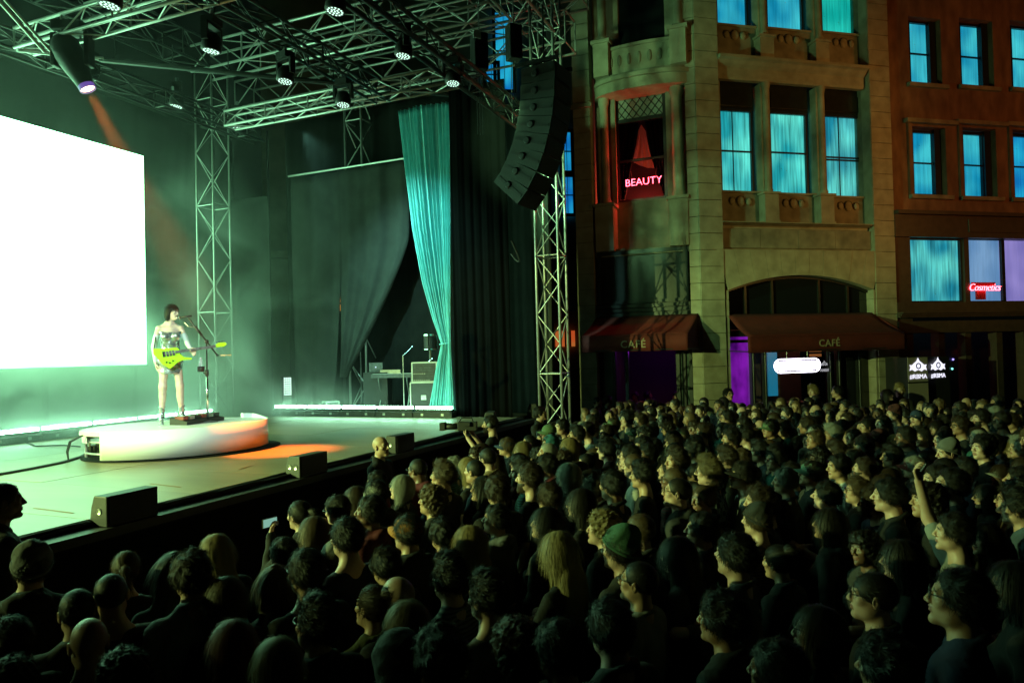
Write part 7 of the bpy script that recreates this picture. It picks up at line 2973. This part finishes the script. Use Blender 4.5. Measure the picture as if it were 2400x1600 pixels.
HAIRW = {'short': 'short-haired', 'quiff': 'swept-haired', 'messy': 'tousled', 'buzz': 'crop-headed', 'balding': 'balding', 'bald': 'bald', 'curly': 'curly-haired', 'afro': 'frizzy-haired', 'bob': 'bobbed',
         'long': 'long-haired', 'longwave': 'wavy-haired', 'ponytail': 'pony-tailed', 'bun': 'top-knotted'}
COLW = [(BLK, 'black'), (DK, 'dark'), (BRN, 'brown'), (LBR, 'light brown'), (BLD, 'blond'), (GRY, 'grey')]
TOPW = {'tee': 'T-shirt', 'shirt': 'shirt', 'jacket': 'jacket', 'hoodie': 'hooded top', 'knit': 'jumper'}
REFS = [(px, py, r) for o, px, py, r in FOLK if r]
REFS += [(1500, 985, 'the cafe doorway'), (1670, 975, 'the stone corner pilaster'), (1868, 955, 'the oval neon sign'), (2088, 960, 'the second stone pilaster'), (2150, 950, 'the lightbox sign'),
         (2300, 960, 'the dark shopfront'), (1295, 1000, 'the bright tower'), (2395, 1180, 'the street-side picture edge'), (2395, 1010, 'the far street-side corner'), (1200, 1595, 'the bottom picture edge')]
used = {o['label'] for o, *_ in FOLK}


def relation(hx, hy, rx, ry):
    dx, dy = hx - rx, (hy - ry) * 1.4
    if abs(dy) > abs(dx):
        return 'in front of' if dy > 0 else 'behind'
    return 'on the stage side of' if dx < 0 else 'on the street side of'


for x, y in sorted(cand, key=lambda q: q[1]):
    fem = rc_.random() < .40
    hx, hy = project((x, y, 1.64))
    if fem:
        var = rc_.choice([F5, F6, F7])
        hair = rc_.choice(['long', 'long', 'longwave', 'bob', 'bob', 'ponytail', 'bun', 'curly'])
        hc = rc_.choice([0, 0, 1, 1, 1, 2, 2, 2, 3, 4])
        sc = rc_.uniform(.90, 1.0)
    else:
        var = rc_.choice([M0, M1, M2_, M3, M4])
        hair = rc_.choice(['short', 'short', 'short', 'quiff', 'quiff', 'messy', 'messy', 'short', 'buzz', 'balding', 'curly', 'afro'])
        hc = rc_.choice([0, 0, 0, 1, 1, 1, 2, 2, 3, 5])
        sc = rc_.uniform(.96, 1.08)
    top = rc_.choice(['tee', 'tee', 'shirt', 'jacket', 'jacket', 'hoodie', 'knit'])
    tc = rc_.choice(['black', 'black', 'black', 'charcoal', 'charcoal', 'navy', 'navy', 'grey', 'olive', 'maroon', 'denim blue', 'white', 'teal', 'tan', 'pale grey'])
    if y < 5.5 and tc in ('white', 'tan', 'pale grey'):
        tc = 'charcoal'
    ex, exw = [], ''
    r = rc_.random()
    if r < .22:
        ex.append('glasses')
        exw = ' and glasses'
    elif r < .30 and not fem:
        ex.append('beard')
        exw = ' and beard'
    elif r < .39:
        cc, cw_ = rc_.choice([((.02, .02, .022), 'black'), ((.03, .05, .10), 'navy'), ((.25, .25, .24), 'grey'), ((.16, .03, .03), 'red'), ((.10, .16, .09), 'green')])
        ex.append(('cap', cc))
        if hair in ('curly', 'afro', 'messy', 'quiff', 'bun'):
            hair = 'short' if not fem else 'long'
        exw = ' and %s cap' % cw_
    elif r < .43:
        cc, cw_ = rc_.choice([((.03, .03, .032), 'black'), ((.10, .03, .03), 'maroon'), ((.12, .12, .12), 'grey')])
        ex.append(('beanie', cc))
        if hair in ('curly', 'afro', 'messy', 'quiff', 'bun', 'ponytail'):
            hair = 'short' if not fem else 'long'
        exw = ' and %s beanie' % cw_
    if hair == 'afro' or (hair == 'curly' and hc == 5):
        hc = 0
    skin = rc_.choice([SK1, SK1, SK1, SK2, SK2, SK3, SK4])
    who = 'woman' if fem else 'man'
    hw_ = HAIRW[hair] if hair in ('bald', 'balding') else COLW[hc][1] + ' ' + HAIRW[hair]
    base = '%s %s in %s %s%s' % (hw_, who, tc, TOPW[top], exw)
    lab = None
    for rx, ry, rn in sorted(REFS, key=lambda q: (q[0] - hx) ** 2 + ((q[1] - hy) * 1.6) ** 2):
        for pre in ('', 'standing close ', 'some steps '):
            t = '%s %s%s %s' % (base, pre, relation(hx, hy, rx, ry), rn)
            if t not in used and len(t.split()) <= 16:
                lab = t
                break
        if lab:
            break
    if not lab:
        for rx, ry, rn in sorted(REFS, key=lambda q: (q[0] - hx) ** 2 + ((q[1] - hy) * 1.6) ** 2):
            t = '%s near %s' % (base, rn)
            if t not in used and len(t.split()) <= 16:
                lab = t
                break
    used.add(lab)
    h = STAGE_EYE - Vector((x, y, 0))
    h = Matrix.Rotation(math.radians(rc_.gauss(-4, 13)), 3, 'Z') @ h.normalized()
    o = person((x, y, 0), h, var, hair, COLW[hc][0], skin, top, CO(tc), 'plain' if rc_.random() < .85 else rc_.choice(['stripe', 'check']), tuple(ex), sc, rc_.uniform(-2, 5), lab, AUD)
    FOLK.append((o, hx, hy, None))

# beyond the three hundred nearest, the rest of the crowd is one mass
def coarse_person(sex, yaw, hair, top, seed):
    M = head_matrix(yaw, 5, 0)
    f = Field(axis((-.12, .12, .0088)), axis((-.15, .15, .0088)), axis((1.40, 1.79, .0088)))
    head_sdf(f, M, sex, seed)
    f.cap(tuple(M @ Vector((0, -.022, -.05))), (0, -.035, 1.44), .052, .06, .022)
    V1, F1 = f.verts_faces()
    f = Field(axis((-.34, .34, .022)), axis((-.22, .22, .022)), axis((1.05, 1.6, .022)))
    torso_parts(f, sex, .018)
    for s in (-1, 1):
        f.cap((s * .18, -.02, 1.385), (s * .235, -.02, 1.08), .066, .056, .03)
    V2, F2 = f.verts_faces()
    V3, F3 = V1[:0], F1[:0]
    if hair:
        co, Fh = hair_mesh(hair, len(hair) * 7, True)
        R = np.array(M)
        V3, F3 = co @ R[:3, :3].T + R[:3, 3], Fh
    return (V1, F1), (V2, F2), (V3, F3)


kinds_ = [('m', 0, 'short', 1), ('m', 14, 'quiff', 2), ('m', -14, 'messy', 3), ('f', 6, 'long', 4), ('f', -10, 'bob', 5), ('m', 8, 'buzz', 6), ('m', -6, None, 7)]
lib = [coarse_person(sx, yw, hr, 'tee', sd) for sx, yw, hr, sd in kinds_]
VV, FF, CC, off = [], [], [], 0
rs_ = np.random.RandomState(5)
for x, y in far_cand:
    k = rs_.randint(len(lib))
    h = Matrix.Rotation(rs_.normal(-.07, .25), 3, 'Z') @ (STAGE_EYE - Vector((x, y, 0))).normalized()
    a = math.atan2(-h.x, h.y)
    s = rs_.uniform(.92, 1.07)
    R = np.array(Matrix.Rotation(a, 3, 'Z')) * s
    cols = [[SK1, SK1, SK2, SK2, SK3, SK4][rs_.randint(6)], list(TOPC.values())[rs_.choice([0, 0, 1, 1, 2, 3, 5, 7])], [BLK, BLK, DK, DK, BRN, LBR][rs_.randint(6)]]
    for (V, Fq), c in zip(lib[k], cols):
        if len(V) == 0:
            continue
        VV.append(V @ R.T + np.array((x, y, 0)))
        FF.append(Fq + off)
        cc = np.ones((len(V), 4), dtype=np.float32)
        cc[:, :3] = c
        CC.append(cc)
        off += len(V)
if VV:
    me = np_mesh('crowd', np.concatenate(VV), np.concatenate(FF))
    at = me.color_attributes.new('tone', 'FLOAT_COLOR', 'POINT')
    if len(me.vertices) == off:
        at.data.foreach_set('color', np.concatenate(CC).ravel())
    m_, nt_, b_ = new_mat('crowd_tones')
    an = nt_.nodes.new('ShaderNodeAttribute')
    an.attribute_name = 'tone'
    nt_.links.new(an.outputs['Color'], b_.inputs['Base Color'])
    b_.inputs['Roughness'].default_value = .6
    crowd = link_mesh('crowd', me, m_)
    tag(crowd, kind='stuff')
    print('FAR', len(far_cand), 'tris', len(me.polygons) * 2)

# ------------------------------------------------------------------ guards and camera operator in the pit
SUIT = (.012, .012, .013)


def staff(px, py, depth, lab, cat='person', scale=1.05, look=(1, 0, 0), platform=None, **kw):
    p = at_depth(px, py, depth)
    fz = max(0.0, p.z - 1.645 * scale)
    if fz < .06:
        fz = 0
    o = person((p.x, p.y, fz), Vector(look), scale=scale, label=lab, group=None, **kw)
    if fz and platform:
        q = empty('standing_box', (p.x, p.y, 0), .3, platform, 'platform')
        MB().bx(-.4, .4, -.4, .4, 0, fz - .02).build('box', M_BLACK, q)
        MB().bx(-.41, .41, -.41, .41, fz - .018, fz).build('tread', M_RUBBER, q)
    return o


staff(8, 1172, 4.9, 'guard in a dark suit standing high at the picture edge, back turned', scale=1.08, look=(.75, .65, 0), platform='black standing box under the guard at the picture edge', var=M0, hair='buzz', hair_col=BLK, skin=SK4, top='jacket', top_col=SUIT)
staff(895, 1044, 9.2, 'bald guard in a dark suit in the pit before the stage', scale=1.10, look=(.85, -.2, 0), platform='black standing box under the bald guard', var=M4, hair='bald', skin=SK2, top='jacket', top_col=SUIT)
co_ = staff(1150, 992, 11.2, 'camera operator in headphones and black T-shirt aiming at the stage', scale=1.04, look=(-.92, .1, 0), platform='black camera platform under the operator', var=MCAM, hair='short', hair_col=DK, skin=SK1, top='tee', top_col=SUIT, extras=('beard',))
staff(1268, 968, 13.4, 'man in a dark suit standing at the foot of the bright tower', scale=1.05, look=(.8, -.5, 0), platform=None, var=M1, hair='short', hair_col=DK, skin=SK2, top='jacket', top_col=SUIT)
m4 = Matrix.Translation(co_.location) @ co_.rotation_euler.to_matrix().to_4x4() @ Matrix.Diagonal((*co_.scale, 1))
vc = empty('video_camera', m4 @ Vector((.0, .36, 1.60)), co_.rotation_euler.z, 'black video camera with long lens held by the operator', 'camera')
MB().bx(-.055, .055, -.16, .14, -.06, .08).build('body', M_BLACK, vc, bevel=.01)
MB().cyl((0, .14, .01), (0, .36, .01), .045, .055, 16).build('lens', M_BLACK, vc, smooth=True)
MB().bx(-.075, .075, .34, .42, -.045, .07).build('lens_hood', M_BLACK, vc)
MB().tube([(0, -.1, .08), (0, -.08, .14), (0, .08, .14), (0, .12, .08)], .012, 6).build('carry_handle', M_BLACK, vc)
MB().bx(-.10, -.055, -.06, .05, .02, .08).build('viewfinder', M_BLACK, vc)
hp = empty('headphones', (0, 0, 0), 0, 'grey headphones worn by the camera operator', 'headphones')
hp.matrix_basis = m4 @ BODY[MCAM][1]
MB().tube([(.092 * math.cos(t), -.005, .01 + .115 * math.sin(t)) for t in np.linspace(0, PI, 16)], .010, 6).build('headband', M_BLACK, hp)
for s in (-1, 1):
    MB().cyl((s * .078, -.005, -.005), (s * .112, -.005, -.005), .040, .034, 16).build('ear_cup', pm('headphone_grey', (.16, .17, .17), None, 9, .5), hp, smooth=True)

# ------------------------------------------------------------------ people at the cafe door
PURPLE = (.45, .02, 1.0)
LAMPS['purple'] = lamp('assumed_purple_lamp', 'POINT', bay.world(bay.pt(1530, 860, .8)[0], 1.3, 3.0), (0, 0, 0), 14, PURPLE, .1)  # lamp assumed from the purple light on the doorway figures
dp = at_depth(1530, 900, 19.0)
for px, py, off, lab, kw in (
        (1487, 868, .9, 'waiter in a pale shirt lit purple inside the cafe doorway', dict(var=M0, hair='short', hair_col=BLK, skin=SK2, top='shirt', top_col=CO('white'), look=(-.4, -.9, 0))),
        (1518, 866, 1.5, 'dim figure in dark clothes deep in the cafe doorway', dict(var=M1, hair='short', hair_col=BLK, skin=SK3, top='jacket', top_col=CO('black'), look=(.6, -.7, 0))),
        (1584, 862, .9, 'waiter in a dark apron over a pale shirt in the cafe doorway', dict(var=M2_, hair='short', hair_col=BLK, skin=SK2, top='shirt', top_col=CO('pale grey'), look=(-.8, -.6, 0))),
        (1425, 880, -.5, 'person in a light shirt standing by the dark door post', dict(var=M3, hair='short', hair_col=BLK, skin=SK4, top='shirt', top_col=CO('grey'), look=(.8, -.5, 0))),
        (1400, 930, -1.0, 'man in a dark suit and white collar before the smaller awning', dict(var=M0, hair='buzz', hair_col=BLK, skin=SK3, top='jacket', top_col=SUIT, look=(.9, -.3, 0)))):
    lx, lz = bay.pt(px, py, off)
    q = bay.world(lx, off, 0)
    look = kw.pop('look')
    person(q, Vector(look), scale=1.03, label=lab, group='people at the cafe door', **kw)
lx, lz = bay.pt(1496, 934, .1)
tb = empty('bar_table', bay.world(lx, .1, 0), 0, 'small round bar table glowing purple at the cafe doorway', 'table')
hz = 1.15
MB().lathe([(0, hz), (.33, hz), (.34, hz - .02), (.33, hz - .035), (0, hz - .035)], (0, 0, 0), 24).build('table_top', pm('glossy_white_top', (.6, .6, .62), None, 5, .2), tb, smooth=False)
MB().cyl((0, 0, .02), (0, 0, hz - .036), .03, n=10).build('stem', M_STEEL, tb)
MB().lathe([(0, .0), (.22, 0), (.22, .015), (.03, .03), (0, .03)], (0, 0, 0), 20).build('foot', M_STEEL, tb)
MB().bx(-.09, .05, -.345, -.335, .45, hz - .02).build('cloth_runner', pm('white_runner', (.6, .6, .6), None, 5, .8), tb)

# two friends by the second pilaster, drinkers under the awning
for px, py, dep, lab, kw in (
        (2108, 905, 16.6, 'laughing blond man standing tall against the second pilaster', dict(var=M2_, hair='quiff', hair_col=BLD, skin=SK1, top='jacket', top_col=CO('black'), look=(-.3, -.9, 0), scale=1.12)),
        (2082, 925, 16.4, 'grinning woman leaning close beside the laughing blond man', dict(var=F6, hair='long', hair_col=DK, skin=SK1, top='jacket', top_col=CO('black'), look=(.4, -.9, 0), scale=1.02)),
        (1905, 905, 16.8, 'fair-haired man turned sideways below the oval neon sign', dict(var=M1, hair='quiff', hair_col=(.25, .17, .07), skin=SK1, top='jacket', top_col=CO('charcoal'), look=(-.9, -.3, 0), scale=1.1)),
        (1962, 912, 16.6, 'dark-haired man in a black jacket under the wide awning edge', dict(var=M0, hair='short', hair_col=BLK, skin=SK2, top='jacket', top_col=CO('black'), look=(-.9, .2, 0), scale=1.1)),
        (1708, 910, 16.6, 'man in black glasses standing before the purple window', dict(var=M3, hair='short', hair_col=BLK, skin=SK2, top='jacket', top_col=CO('black'), look=(.2, -.9, 0), scale=1.1, extras=('glasses',)))):
    look = kw.pop('look')
    sc = kw.pop('scale')
    p = at_depth(px, py, dep)
    person((p.x, p.y, 0), Vector(look), scale=min(1.14, p.z / 1.645), label=lab, group='people at the cafe door', **kw)

print('PEOPLE', len([o for o in bpy.data.objects if o.name.split('.')[0] == 'person']), 'fill', len(cand), 'tries', tries)
